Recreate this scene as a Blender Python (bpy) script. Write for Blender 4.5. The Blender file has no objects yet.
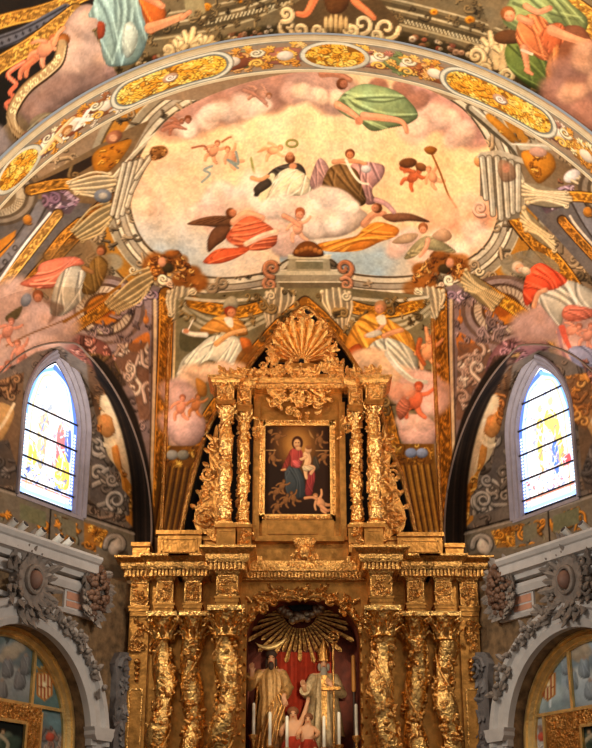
import math, random
import numpy as np
R = random.Random(7)
RNG = np.random.default_rng(5)

# ---------------------------------------------------------------- fresco painter
# Pigment is laid out on a chart (the design as a viewer on the church floor sees
# it, the way the quadratura painters set it out) and stored on the vertices of
# the vault and walls, so that it stays on the plaster.
def spl(pts, closed=False, n=5):
    P = np.array(pts, float)
    m = len(P)
    if m < 3:
        return P
    out = []
    rng = range(m) if closed else range(m - 1)
    for i in rng:
        if closed:
            a, b, c, d = P[(i - 1) % m], P[i], P[(i + 1) % m], P[(i + 2) % m]
        else:
            a, b, c, d = P[max(i - 1, 0)], P[i], P[i + 1], P[min(i + 2, m - 1)]
        for k in range(n):
            t = k / n
            out.append(.5 * (2 * b + (c - a) * t + (2 * a - 5 * b + 4 * c - d) * t * t + (3 * b - a - 3 * c + d) * t ** 3))
    if not closed:
        out.append(P[-1])
    return np.array(out)

def vnoise(h, w, cells, seed):
    g = np.random.default_rng(seed)
    ch, cw = max(2, int(h / cells) + 3), max(2, int(w / cells) + 3)
    G = g.random((ch, cw))
    y = np.arange(h) / cells
    x = np.arange(w) / cells
    y0 = y.astype(int); x0 = x.astype(int)
    fy = y - y0; fx = x - x0
    fy = (fy * fy * (3 - 2 * fy))[:, None]; fx = (fx * fx * (3 - 2 * fx))[None, :]
    a = G[np.ix_(y0, x0)]; b = G[np.ix_(y0, x0 + 1)]; c = G[np.ix_(y0 + 1, x0)]; d = G[np.ix_(y0 + 1, x0 + 1)]
    return (a * (1 - fx) + b * fx) * (1 - fy) + (c * (1 - fx) + d * fx) * fy - .5

class Canvas:
    def __init__(s, x0, y0, x1, y1, sc, base):
        s.x0, s.y0, s.sc = x0, y0, sc
        s.w, s.h = int((x1 - x0) * sc), int((y1 - y0) * sc)
        s.a = np.empty((s.h, s.w, 3), np.float32); s.a[:] = base
        s.clip = None
    def bb(s, P, pad):
        i0 = max(0, int((P[:, 0].min() - pad - s.x0) * s.sc)); i1 = min(s.w, int((P[:, 0].max() + pad - s.x0) * s.sc) + 2)
        j0 = max(0, int((P[:, 1].min() - pad - s.y0) * s.sc)); j1 = min(s.h, int((P[:, 1].max() + pad - s.y0) * s.sc) + 2)
        if i1 <= i0 or j1 <= j0:
            return None
        X = (np.arange(i0, i1) + .5) / s.sc + s.x0; Y = (np.arange(j0, j1) + .5) / s.sc + s.y0
        return i0, i1, j0, j1, X[None, :], Y[:, None]
    def put(s, B, m, col):
        i0, i1, j0, j1 = B[:4]
        if s.clip is not None:
            m = m * s.clip[j0:j1, i0:i1]
        v = s.a[j0:j1, i0:i1]
        col = np.asarray(col, np.float32)
        v += (col - v) * m[..., None]
    def sd(s, P, B, closed=True):
        X, Y = B[4], B[5]
        d2 = np.full((Y.shape[0], X.shape[1]), 1e9); ins = np.zeros(d2.shape, bool)
        n = len(P)
        for i in range(n if closed else n - 1):
            ax, ay = P[i]; bx, by = P[(i + 1) % n]
            ex, ey = bx - ax, by - ay
            L = ex * ex + ey * ey + 1e-9
            t = np.clip(((X - ax) * ex + (Y - ay) * ey) / L, 0, 1)
            d2 = np.minimum(d2, (X - ax - t * ex) ** 2 + (Y - ay - t * ey) ** 2)
            if closed and ay != by:
                c = ((ay > Y) != (by > Y)) & (X < (bx - ax) * (Y - ay) / (by - ay) + ax)
                ins ^= c
        d = np.sqrt(d2)
        return np.where(ins, -d, d) if closed else d
    def poly(s, pts, col, smooth=True, soft=.9, alpha=1., vol=0., lit=(-.5, -.8), rim=3., keep=False):
        P = spl(pts, True) if smooth else np.array(pts, float)
        B = s.bb(P, soft + 1)
        if B is None:
            return
        d = s.sd(P, B)
        m = np.clip(.5 - d / soft, 0, 1) * alpha
        c = np.array(col, float)[None, None, :] * np.ones(d.shape + (1,))
        if vol:
            mn, mx = P.min(0), P.max(0); ce = (mn + mx) / 2; hs = (mx - mn) / 2 + 1e-6
            g = ((B[4] - ce[0]) / hs[0] * lit[0] + (B[5] - ce[1]) / hs[1] * lit[1])
            sh = 1 + vol * (.45 * g - .6 * np.exp(np.minimum(d, 0) / rim))
            c = c * sh[..., None]
        s.put(B, m, np.clip(c, 0, 255))
        if keep:
            k = np.zeros((s.h, s.w), np.float32); k[B[2]:B[3], B[0]:B[1]] = m
            s.clip = k
    def line(s, pts, w, col, w1=None, alpha=1., smooth=True, soft=.8):
        P = spl(pts) if smooth else np.array(pts, float)
        w1 = w if w1 is None else w1
        B = s.bb(P, max(w, w1) / 2 + soft)
        if B is None:
            return
        X, Y = B[4], B[5]
        n = len(P)
        best = np.full((Y.shape[0], X.shape[1]), 1e9)
        for i in range(n - 1):
            ax, ay = P[i]; ex, ey = P[i + 1] - P[i]
            t = np.clip(((X - ax) * ex + (Y - ay) * ey) / (ex * ex + ey * ey + 1e-9), 0, 1)
            ww = w + (w1 - w) * (i + t) / (n - 1)
            best = np.minimum(best, np.sqrt((X - ax - t * ex) ** 2 + (Y - ay - t * ey) ** 2) - ww / 2)
        s.put(B, np.clip(.5 - best / soft, 0, 1) * alpha, col)
    def ell(s, cx, cy, rx, ry, col, ang=0, soft=.9, alpha=1., vol=0., lit=(-.4, -.8)):
        r = max(rx, ry)
        B = s.bb(np.array([[cx - r, cy - r], [cx + r, cy + r]]), soft)
        if B is None:
            return
        ca, sa = math.cos(ang), math.sin(ang)
        u = ((B[4] - cx) * ca + (B[5] - cy) * sa) / rx; v = (-(B[4] - cx) * sa + (B[5] - cy) * ca) / ry
        q = np.sqrt(u * u + v * v)
        m = np.clip(.5 - (q - 1) * min(rx, ry) / soft, 0, 1) * alpha
        c = np.array(col, float)[None, None, :] * np.ones(q.shape + (1,))
        if vol:
            c = c * (1 + vol * (.5 * (u * lit[0] + v * lit[1]) - .45 * q ** 3))[..., None]
        s.put(B, m, np.clip(c, 0, 255))
    # ---- composite strokes
    def drape(s, pts, col, n=6, ang=None, vol=.5, seed=0, contrast=.35, rim=2.5):
        r = random.Random(seed + int(pts[0][0] * 7))
        old = s.clip
        s.poly(pts, col, vol=vol, rim=rim, keep=True)
        P = spl(pts, True); mn, mx = P.min(0), P.max(0); ce = (mn + mx) / 2
        size = float(np.hypot(*(mx - mn)))
        if ang is None:
            ang = math.atan2(mx[1] - mn[1], mx[0] - mn[0])
        for k in range(n):
            o = (k + .5) / n - .5 + r.uniform(-.06, .06)
            cx = ce[0] - math.sin(ang) * o * size * .75; cy = ce[1] + math.cos(ang) * o * size * .75
            L = size * r.uniform(.25, .5); a = ang + r.uniform(-.35, .35); b = r.uniform(-.12, .12) * size
            p = [(cx - math.cos(a) * L, cy - math.sin(a) * L), (cx - math.sin(a) * b, cy + math.cos(a) * b), (cx + math.cos(a) * L, cy + math.sin(a) * L)]
            w = max(.8, size * .035)
            s.line(p, w, tuple(np.array(col) * (1 - contrast)), w * .3, alpha=.75, soft=1.2)
            q = [(x + w * .9, y - w * .8) for x, y in p]
            s.line(q, w, tuple(np.clip(np.array(col) * (1 + contrast * .6) + 12, 0, 255)), w * .3, alpha=.7, soft=1.2)
        s.clip = old
    def limb(s, pts, w, w1, col=(214, 150, 112)):
        c = np.array(col, float)
        s.line(pts, w + .8, tuple(c * .6), w1 + .7, alpha=.5)
        s.line(pts, w, tuple(c * .93), w1)
        s.line([(x - w * .15, y - w * .18) for x, y in pts], w * .5, tuple(np.clip(c * 1.13, 0, 255)), w1 * .5, alpha=.7, soft=1.3)
    def head(s, x, y, r, skin=(214, 152, 116), hair=(120, 74, 44), d=(0, -1), beard=False):
        s.ell(x + d[0] * r * .35, y + d[1] * r * .35, r * 1.1, r * 1.1, hair, vol=.4)
        s.ell(x - d[0] * r * .25, y - d[1] * r * .25, r * .82, r * .86, skin, vol=.35)
        s.ell(x - r * .3, y - d[1] * r * .2, r * .16, r * .13, (110, 66, 44), alpha=.45)
        s.ell(x + r * .3, y - d[1] * r * .2, r * .16, r * .13, (110, 66, 44), alpha=.45)
        if beard:
            s.ell(x - d[0] * r * .7, y - d[1] * r * .75, r * .6, r * .5, (190, 175, 150), alpha=.9, vol=.4)
    def putto(s, x, y, k=1., a=0., col=(220, 150, 115), hair=(128, 80, 46)):
        ca, sa = math.cos(a) * k, math.sin(a) * k
        T = lambda u, v: (x + u * ca - v * sa, y + u * sa + v * ca)
        s.limb([T(-1, 5), T(-4, 9), T(-3, 14)], 4.2 * k, 2.4 * k, col)
        s.limb([T(2, 5), T(5, 9), T(9, 11)], 4.2 * k, 2.4 * k, col)
        s.limb([T(3, -3), T(7, -5), T(10, -9)], 2.8 * k, 1.8 * k, col)
        s.ell(*T(0, 1), 4.6 * k, 6.6 * k, col, a, vol=.4)
        s.limb([T(-3, -3), T(-7, 0), T(-9, 4)], 2.8 * k, 1.8 * k, col)
        s.head(*T(0, -7.4), 2.8 * k, col, tuple(np.array(hair) * .55 + np.array(col) * .38))
    def cloud(s, pts, r, col, n=3, seed=1):
        q = random.Random(seed)
        c = np.array(col, float)
        for x, y in pts:
            for k in range(n):
                dx, dy = q.uniform(-r, r) * .6, q.uniform(-r, r) * .5
                rr = r * q.uniform(.55, 1)
                s.ell(x + dx, y + dy, rr * 1.2, rr, tuple(np.clip(c * q.uniform(.93, 1.07), 0, 255)), q.uniform(-.5, .5), soft=rr * .5, alpha=.8, vol=.22)
    def spiral(s, cx, cy, r, w, col, a0=0., turns=1.4, dr=1, tail=0.):
        c = np.array(col, float)
        pts = []
        for k in range(14):
            t = k / 13
            rr = r * (1 - .85 * t); a = a0 + dr * t * turns * 2 * math.pi
            pts.append((cx + rr * math.cos(a), cy + rr * math.sin(a)))
        if tail:
            a = a0 - dr * 1.2
            pts = [(pts[0][0] + tail * math.cos(a), pts[0][1] + tail * math.sin(a))] + pts
        s.line([(x + .5, y + .8) for x, y in pts], w * 1.5, tuple(c * .45), w * .9, alpha=.7)
        s.line(pts, w, tuple(c), w * .55)
        s.line([(x - w * .15, y - w * .2) for x, y in pts], w * .4, tuple(np.clip(c * 1.2 + 8, 0, 255)), w * .2, alpha=.7)
    def leaf(s, x, y, a, L, w, col, n=4):
        c = np.array(col, float)
        for k in range(n):
            o = (k / (n - 1) - .5) if n > 1 else 0
            aa = a + o * 1.1
            ex, ey = x + math.cos(aa) * L * (1 - abs(o) * .5), y + math.sin(aa) * L * (1 - abs(o) * .5)
            mx_, my_ = x + math.cos(a + o * .4) * L * .5, y + math.sin(a + o * .4) * L * .5
            s.line([(x + .6, y + .7), (mx_ + .6, my_ + .7), (ex + .6, ey + .7)], w, tuple(c * .45), w * .8, alpha=.7)
            s.line([(x, y), (mx_, my_), (ex, ey)], w * .85, tuple(c), w * .6)
            s.line([(mx_ - .2, my_ - .3), (ex - .2, ey - .3)], w * .35, tuple(np.clip(c * 1.22 + 8, 0, 255)), w * .3, alpha=.8)
    def orn(s, poly, n, size, cols, seed=1, ground=None, alpha=.8):
        """a field of painted scrolls and leaves inside an outline"""
        q = random.Random(seed)
        old = s.clip
        if ground is not None:
            s.poly(poly, ground, smooth=False, soft=1.5, alpha=alpha, keep=True)
        else:
            s.poly(poly, (0, 0, 0), smooth=False, alpha=0.001, keep=True); s.clip = np.clip(s.clip * 1000, 0, 1)
        P = np.array(poly, float); mn, mx = P.min(0), P.max(0)
        for k in range(n):
            x, y = q.uniform(mn[0], mx[0]), q.uniform(mn[1], mx[1]); z = size * q.uniform(.6, 1.3); c = q.choice(cols)
            if q.random() < .55:
                s.spiral(x, y, z * .6, z * .28, c, q.uniform(0, 6.3), q.uniform(.8, 1.5), q.choice((-1, 1)), z * .7)
            else:
                s.leaf(x, y, q.uniform(0, 6.3), z, z * .3, c, q.choice((3, 4, 5)))
        s.clip = old
    def goldband(s, pts, w, col=(196, 142, 62), light=None, step=None, seed=3):
        """gilded fabric band: dark edges, fine leaf pattern along the run"""
        P = spl(pts); c = np.array(col, float)
        s.line(P, w + 2.4, tuple(c * .34), smooth=False)
        s.line(P, w, tuple(c * .74), smooth=False)
        T = np.gradient(P, axis=0); T /= np.hypot(*T.T)[:, None] + 1e-9; NN = np.c_[-T[:, 1], T[:, 0]]
        D = np.hypot(*np.diff(P, axis=0).T); S = np.r_[0, D.cumsum()]
        q = random.Random(seed + int(pts[0][0]))
        for t in np.arange(1, S[-1], 1.7):
            for r_ in range(max(1, int(w / 3.2))):
                x, y = np.interp(t, S, P[:, 0]), np.interp(t, S, P[:, 1]); nx, ny = np.interp(t, S, NN[:, 0]), np.interp(t, S, NN[:, 1])
                o = q.uniform(-.42, .42) * w; a = math.atan2(-nx, ny) + q.choice((-.7, .7, 0)) + q.uniform(-.3, .3)
                k = q.choice((.5, .62, 1.05, 1.2, 1.32)); L = q.uniform(.9, 2.0)
                s.line([(x + nx * o - math.cos(a) * L, y + ny * o - math.sin(a) * L), (x + nx * o + math.cos(a) * L, y + ny * o + math.sin(a) * L)], q.uniform(.8, 1.5), tuple(np.clip(c * k, 0, 255)), alpha=.8, smooth=False)
        s.line(P + NN * w * .46, 1.2, tuple(np.clip(c * 1.25, 0, 255)), smooth=False); s.line(P - NN * w * .46, 1.0, tuple(np.clip(c * 1.1, 0, 255)), smooth=False)
    def weave(s, poly, n, size, base, seed=1):
        """low-contrast painted arabesque over a plain ground"""
        q = random.Random(seed); b = np.array(base, float)
        s.orn(poly, n, size, [tuple(b * 1.14), tuple(b * .84), tuple(b * 1.05), tuple(b * .7)], seed)
    def fan(s, base, tips, w, col, w1=None, n=6):
        """fluted white acanthus: curved ribs from the points of base to the points of tips, dark channels, curled ends"""
        c = np.array(col, float); B0, T0 = spl(base), spl(tips)
        ce = (B0.mean(0) + T0.mean(0)) / 2; L = float(np.hypot(*(T0.mean(0) - B0.mean(0))))
        out = list(B0) + [(B0[-1] + T0[-1]) / 2 + (B0[-1] - B0[0]) * .12] + list(T0[::-1]) + [(B0[0] + T0[0]) / 2 - (B0[-1] - B0[0]) * .05]
        s.poly([(p_[0] + .8, p_[1] + 1.) for p_ in out], tuple(c * .3), soft=1.5); s.poly(out, tuple(c * .66), soft=1.2)
        for k in range(n):
            t = k / (n - 1); a = B0[int(t * (len(B0) - 1))]; b = T0[int(t * (len(T0) - 1))]; pv = np.array([(b - a)[1], -(b - a)[0]]) * (t - .5) * .22
            p = [a, a + (b - a) * .35 + pv, a + (b - a) * .7 + pv * .6, b]
            ww = max(1.3, w * .8)
            s.line(p, ww, tuple(c * (.8 + .16 * (k % 2))), ww * .75); s.line([q_ - np.array([.3, .4]) for q_ in p], ww * .4, tuple(np.clip(c * 1.08, 0, 255)), ww * .3)
        for e in (T0[0], T0[-1]):
            s.spiral(e[0], e[1], max(1.8, w * .7), max(1., w * .4), tuple(c * .95), 0, 1.1)
        for e in (B0[0], B0[-1]):
            s.ell(e[0], e[1], w * .7, w * .7, tuple(c), vol=.5)
    def grain(s, amp=.09, seed=2, con=1., tone=(1, 1, 1)):
        n = vnoise(s.h, s.w, 3.1, seed) * .8 + vnoise(s.h, s.w, 9, seed + 1) * .6 + vnoise(s.h, s.w, 41, seed + 2) * .8
        s.a *= (1 + amp * n)[..., None]
        n2 = vnoise(s.h, s.w, 23, seed + 3)
        s.a *= 1 + amp * .5 * n2[..., None] * np.array([.6, 0, -.8], np.float32)
        s.a = (s.a - 118) * con + 118; s.a *= np.array(tone, np.float32)
        np.clip(s.a, 0, 255, out=s.a)
    def sample(s, x, y):
        fx = np.clip((x - s.x0) * s.sc - .5, 0, s.w - 1.001); fy = np.clip((y - s.y0) * s.sc - .5, 0, s.h - 1.001)
        i, j = fx.astype(int), fy.astype(int); u, v = (fx - i)[:, None], (fy - j)[:, None]
        A = s.a
        c = (A[j, i] * (1 - u) + A[j, i + 1] * u) * (1 - v) + (A[j + 1, i] * (1 - u) + A[j + 1, i + 1] * u) * v
        c = np.clip(c / 255, 0, 1)
        return np.where(c <= .04045, c / 12.92, ((c + .055) / 1.055) ** 2.4)
def paint_apse():
    C = Canvas(-70, 20, 662, 580, 2, (142, 122, 98))
    GR = (166, 155, 134); GL = (204, 194, 168); GD = (92, 82, 66); GO = (194, 140, 62); GB = (120, 82, 40); WH = (206, 188, 152)
    OV = [(131, 205), (134, 176), (146, 146), (170, 118), (205, 98), (250, 82), (300, 72), (345, 70), (395, 78), (435, 93), (466, 113), (488, 146), (498, 180),
          (498, 212), (488, 240), (468, 258), (436, 270), (396, 276), (350, 272), (328, 257), (292, 257), (266, 271), (226, 277), (190, 272), (160, 256), (140, 234)]
    O = spl(OV, True)
    # ---- grey painted cornice round the sky: rings that follow the oval
    ys, xs = np.mgrid[0:C.h, 0:C.w]; X = (xs + .5) / 2 - 70; Y = (ys + .5) / 2 + 20
    B = (0, C.w, 0, C.h, X[0][None, :], Y[:, 0][:, None])
    d = C.sd(O, B)
    for lo, hi, col in [(0, 46, (140, 128, 106)), (0, 2.2, GD), (2.2, 7, GL), (7, 8.2, (110, 98, 78)), (8.2, 13, GR), (13, 14, GD), (14, 17.5, (214, 203, 176)), (17.5, 19, GD), (19, 25, (150, 140, 118)),
                        (25, 26.5, (188, 178, 150)), (26.5, 40, (168, 122, 56)), (40, 42, (96, 76, 48)), (42, 48, (158, 147, 124))]:
        m = np.clip(.5 + (d - lo), 0, 1) * np.clip(.5 - (d - hi), 0, 1) * (Y > 100)
        C.a += (np.array(col, np.float32) - C.a) * m[..., None]
    # gold fabric panels of the ring are broken by grey blocks
    for x, y, r in [(112, 262, 11), (150, 290, 9), (95, 190, 10), (512, 268, 11), (478, 292, 9), (530, 190, 9), (222, 312, 9), (392, 312, 9)]:
        C.ell(x, y, r, r * .8, (150, 140, 116), soft=3)
    C.weave([(-70, 100), (662, 100), (662, 300), (-70, 300)], 700, 9, (140, 122, 96), 201)
    # ---- left web: architecture between arch band and rib
    C.poly([(-70, 300), (-70, 180), (40, 178), (130, 128), (150, 120), (128, 160), (104, 195), (60, 250), (0, 320)], (120, 100, 74), smooth=False)
    C.poly([(20, 190), (60, 172), (128, 138), (100, 160), (64, 180)], (58, 46, 34))
    C.orn([(50, 178), (100, 150), (135, 132), (112, 160), (80, 182)], 16, 8, [(150, 130, 96), (120, 98, 66), (170, 120, 60)], 4)
    C.poly([(92, 158), (100, 148), (118, 142), (132, 140), (122, 158), (108, 172), (96, 174)], (176, 120, 46), vol=.5)
    C.orn([(96, 172), (100, 150), (128, 142), (116, 166)], 14, 4, [(214, 160, 76), (150, 96, 36)], 6)
    C.ell(114, 137, 9, 6, (150, 105, 80), -.5, vol=.4); C.ell(113, 138, 4, 3.5, (190, 150, 120))
    # block of grey fluted mouldings left of the sky, and its twin on the right
    C.poly([(104, 196), (122, 172), (168, 128), (172, 122), (150, 140), (128, 160)], (90, 78, 60)); C.line([(112, 180), (140, 148), (172, 122)], 4, (176, 166, 142)); C.line([(110, 180), (138, 148), (170, 121)], 1.3, (216, 206, 180))
    C.orn([(116, 176), (128, 160), (146, 152), (140, 166), (126, 178)], 10, 6, [(146, 112, 84), (120, 90, 66)], 9)
    C.line([(470, 108), (492, 128), (516, 150), (530, 182)], 9, (92, 84, 68)); C.line([(472, 108), (494, 127), (518, 150), (532, 182)], 6, (172, 163, 142)); C.line([(473, 107), (495, 126), (519, 149), (533, 181)], 1.6, (218, 208, 182))
    C.poly([(490, 114), (508, 128), (520, 142), (512, 143), (498, 130), (486, 118)], (190, 136, 56), vol=.4); C.orn([(488, 115), (508, 128), (518, 142), (500, 134)], 12, 4, [(228, 176, 92), (150, 100, 40)], 3)
    C.poly([(514, 140), (560, 160), (592, 180), (662, 200), (662, 300), (592, 250), (540, 215), (526, 186)], (122, 104, 80), smooth=False)
    C.poly([(516, 143), (545, 143), (552, 150), (520, 150)], (176, 168, 148), smooth=False); C.line([(512, 144), (548, 146)], 1.6, (216, 208, 186))
    C.poly([(521, 153), (548, 152), (556, 166), (548, 178), (536, 182)], (182, 126, 50), vol=.5); C.orn([(522, 154), (548, 154), (553, 168), (537, 180)], 16, 5, [(220, 166, 84), (140, 92, 38)], 8)
    C.ell(538, 152, 9, 5, (196, 158, 138), .15, vol=.4); C.ell(572, 176, 9, 6, (214, 208, 204), -.5, vol=.4)
    C.orn([(552, 158), (592, 184), (640, 204), (592, 216), (560, 190)], 22, 9, [(160, 142, 112), (126, 92, 70), (186, 170, 140)], 12)
    # ---- side cells next to the arch: lavender-grey field, ring and scrolls
    for sx in (0, 1):
        F = (lambda x, y: (x, y)) if not sx else (lambda x, y: (616 - x, y + (0 if x > 60 else -8)))
        C.poly([F(-70, 330), F(-70, 200), F(30, 198), F(92, 204), F(60, 245), F(0, 312)], (104, 98, 94), smooth=False)
        for rr, col in [(40, (92, 80, 66)), (36, (140, 128, 112)), (31, (96, 84, 68)), (27, (176, 164, 140)), (18, (120, 104, 80)), (12, (202, 190, 160))]:
            C.ell(*F(-2, 196), rr, rr * .75, col)
        for k in range(22):
            a = .2 + k * .14; C.line([F(-2 + 19 * math.cos(a), 196 + 14 * math.sin(a)), F(-2 + 26 * math.cos(a), 196 + 19 * math.sin(a))], 1.1, (116, 104, 84))
        C.poly([F(0, 240), F(16, 230), F(14, 242), F(-20, 280), F(-20, 240)], (184, 128, 58), smooth=False)
        C.line([F(40, 206), F(22, 240), F(-10, 275)], 9, (126, 122, 122)); C.line([F(46, 208), F(26, 242), F(-8, 280)], 1.6, (70, 62, 56)); C.line([F(33, 208), F(16, 236), F(-10, 262)], 1.3, (66, 60, 54))
        C.spiral(*F(28, 219), 5, 2, (176, 126, 62), 1); C.ell(*F(28, 220), 4, 4, (186, 128, 58), vol=.5)
        for k in range(4):
            x, y = 15 - k * 5, 248 + k * 7; p = F(x, y)
            (C.ell(p[0], p[1], 2.6, 3, (58, 52, 50)), C.ell(p[0], p[1], 1.3, 1.8, (130, 124, 120))) if k % 2 == 0 else C.line([F(x - 2, y - 2), F(x + 2, y + 3)], 1.3, (58, 52, 50))
        C.orn([F(42, 192), F(66, 190), F(80, 200), F(70, 214), F(52, 214), F(42, 204)], 16, 9, [(176, 152, 164), (140, 112, 128), (200, 180, 186)], 5, (96, 78, 84))
    # ---- great diagonal ribs (gold with white fillets)
    C.goldband([(-60, 380), (0, 318), (60, 250), (100, 210), (112, 200)], 14, (150, 104, 48))
    C.goldband([(-60, 352), (-10, 300), (30, 250), (58, 214)], 9, (206, 158, 90), step=5)
    C.line([(-60, 336), (-10, 290), (22, 246), (50, 212)], 4.4, (96, 92, 92)); C.line([(-60, 338), (-10, 292), (22, 248), (50, 213)], 2.6, (226, 220, 214))
    C.goldband([(48, 256), (64, 236), (80, 222)], 8, (186, 132, 62))
    C.goldband([(650, 380), (592, 312), (560, 268), (534, 240), (516, 218)], 15, (186, 132, 56), step=6)
    C.goldband([(650, 310), (600, 262), (572, 232), (562, 220)], 8, (170, 120, 56), step=5)
    C.line([(650, 300), (604, 256), (578, 228), (570, 216)], 2.4, (206, 192, 170))
    C.goldband([(30, 190), (60, 184), (92, 184), (104, 180)], 10, (184, 134, 62)); C.goldband([(640, 210), (592, 198), (560, 196), (540, 194)], 9, (206, 150, 66))
    # acanthus ends of the ribs
    C.fan([(110, 174), (116, 182), (110, 192)], [(68, 182), (70, 188), (76, 193)], 3, WH)
    C.fan([(108, 202), (116, 210), (108, 224)], [(72, 230), (76, 236), (82, 241)], 3, (190, 168, 124))
    C.ell(103, 196, 9, 7, (124, 128, 134), vol=.5); C.ell(103, 196, 4.5, 3.4, (176, 172, 160), vol=.4)
    C.fan([(522, 182), (520, 192), (528, 203)], [(566, 192), (572, 199), (566, 206)], 3.4, WH)
    C.fan([(524, 208), (520, 218), (526, 230)], [(551, 236), (555, 243), (554, 250)], 3.6, (206, 184, 140))
    # ---- sky
    C.poly(OV, (240, 202, 160), keep=True)
    t = np.clip((Y - 185) / 75, 0, 1) * np.clip((300 - X) / 130, 0, 1); C.a += (np.array((172, 188, 192), np.float32) - C.a) * (t * C.clip)[..., None]
    t = np.clip((Y - 225) / 30, 0, 1) * np.clip((440 - X) / 60, 0, 1) * (X > 280); C.a += (np.array((166, 184, 188), np.float32) - C.a) * (t * C.clip)[..., None]
    t = np.exp(-((X - 310) / 110) ** 2 - ((Y - 125) / 40) ** 2); C.a += (np.array((250, 214, 170), np.float32) - C.a) * (t * .8 * C.clip)[..., None]
    t = np.exp(-((X - 440) / 70) ** 2 - ((Y - 170) / 34) ** 2); C.a += (np.array((246, 196, 146), np.float32) - C.a) * (t * .7 * C.clip)[..., None]
    t = np.exp(-((X - 165) / 45) ** 2 - ((Y - 180) / 34) ** 2); C.a += (np.array((234, 192, 158), np.float32) - C.a) * (t * .8 * C.clip)[..., None]
    # upper clouds
    MV = (188, 150, 132); PK = (224, 184, 162); CR = (240, 212, 184); PL = (232, 206, 184)
    C.cloud([(180, 118), (200, 105), (222, 98), (245, 92), (262, 88), (280, 84)], 20, (176, 136, 118), 4, 3)
    C.cloud([(205, 118), (225, 116), (240, 108), (190, 130), (262, 102)], 11, PL, 3, 5)
    C.cloud([(300, 84), (320, 88), (338, 92), (318, 80)], 18, (196, 160, 142), 3, 8); C.cloud([(322, 96), (340, 97), (306, 92)], 9, (242, 212, 182), 3, 9)
    C.cloud([(440, 105), (455, 112), (468, 122), (425, 92), (475, 130)], 16, (196, 150, 134), 4, 11); C.cloud([(430, 120), (446, 118), (420, 128), (462, 135)], 13, (232, 196, 172), 4, 12)
    C.cloud([(380, 88), (400, 92), (420, 98)], 10, (160, 118, 98), 3, 13)
    C.putto(176, 124, .85, 1.2, (168, 116, 92)); C.limb([(163, 130), (172, 126), (182, 128)], 4, 3, (176, 124, 100)); C.head(188, 120, 3.4, (170, 118, 94))
    C.putto(262, 94, 1.0, 1.9, (190, 146, 122)); C.limb([(244, 90), (254, 94), (266, 103)], 4, 3, (180, 134, 112))
    # angel in green
    C.limb([(322, 74), (336, 74), (350, 80)], 7, 5, (178, 128, 102)); C.head(343, 84, 5, (178, 120, 92), (118, 76, 50), (-.7, 0))
    C.drape([(337, 102), (346, 92), (362, 84), (380, 86), (398, 92), (412, 104), (418, 116), (408, 124), (390, 128), (372, 131), (360, 122), (348, 117), (338, 110)], (146, 164, 118), 9, .3)
    C.limb([(338, 105), (350, 112), (360, 120)], 8, 5, (222, 164, 128)); C.limb([(364, 116), (384, 118), (402, 122), (407, 132)], 8, 3.5, (216, 158, 124)); C.ell(359, 121, 4, 4, (200, 138, 106))
    # putti with ribbons
    C.putto(214, 150, .95, .5, (224, 162, 122), (150, 90, 56)); C.putto(231, 156, .95, -.5, (226, 168, 128), (168, 104, 64))
    C.line([(192, 148), (204, 146), (208, 152)], 2, (170, 110, 80)); C.line([(236, 152), (238, 164), (228, 160), (238, 168)], 2.6, (140, 150, 140)); C.line([(212, 166), (204, 170), (210, 174), (202, 182)], 2.4, (150, 158, 146))
    C.line([(222, 142), (228, 138), (231, 137)], 2, (170, 120, 84))
    C.putto(274, 150, .9, 1.3, (240, 176, 130), (220, 140, 92)); C.line([(258, 152), (268, 148)], 2, (226, 160, 116))
    t = [(292 + 5.6 * math.cos(a), 143.5 + 3.6 * math.sin(a)) for a in np.linspace(0, 6.4, 14)]; C.line(t, 2.1, (128, 124, 66), smooth=False); C.line(t, .7, (170, 164, 96), smooth=False)
    C.line([(251, 158), (253, 168), (256, 180)], 2, (150, 146, 82), 3.4)
    # flying putti with a staff
    C.limb([(402, 168), (412, 172), (422, 178)], 5, 3.4, (192, 112, 74)); C.putto(414, 176, 1.05, .8, (190, 108, 70), (104, 66, 38)); C.ell(408, 163, 9, 5, (116, 78, 48), -.1, vol=.5); C.ell(421, 167, 6, 4, (130, 88, 54), .4, vol=.5)
    C.putto(432, 176, .95, -.5, (230, 164, 122), (206, 140, 92)); C.line([(431, 152), (440, 172), (448, 194), (456, 207)], 1.9, (142, 96, 52)); C.poly([(424, 149), (430, 146), (437, 149), (434, 154), (428, 154)], (166, 110, 52), vol=.5)
    C.ell(480, 161, 6, 6, (206, 150, 98), vol=.4)
    # lower clouds
    C.cloud([(230, 195), (216, 205), (250, 190), (262, 200)], 15, (232, 208, 188), 3, 21); C.cloud([(205, 210), (215, 222), (275, 232), (285, 245), (300, 238)], 13, (222, 190, 172), 3, 22)
    C.cloud([(140, 195), (150, 205)], 10, (232, 200, 170), 2, 24); C.cloud([(285, 195), (272, 205), (290, 215)], 14, (236, 214, 194), 3, 23)
    C.cloud([(440, 215), (456, 218), (470, 222), (484, 214)], 14, (240, 180, 142), 3, 25); C.cloud([(420, 252), (436, 246), (452, 250), (468, 252), (480, 236)], 12, (238, 204, 178), 3, 26)
    C.cloud([(395, 248), (404, 240)], 9, (230, 196, 176), 3, 27)
    C.spiral(480, 208, 8, 3, (214, 168, 142), 1); C.ell(470, 202, 14, 9, (206, 176, 152), .2, alpha=.5, soft=6)
    # central group: saint in black and white
    C.drape([(254, 196), (262, 182), (272, 170), (286, 164), (300, 164), (306, 174), (302, 186), (288, 190), (270, 194)], (84, 76, 66), 5, .2)
    C.drape([(268, 192), (276, 176), (288, 168), (302, 172), (312, 184), (308, 196), (292, 196), (276, 202), (266, 200)], (236, 222, 184), 8, -1.0, contrast=.28)
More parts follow.
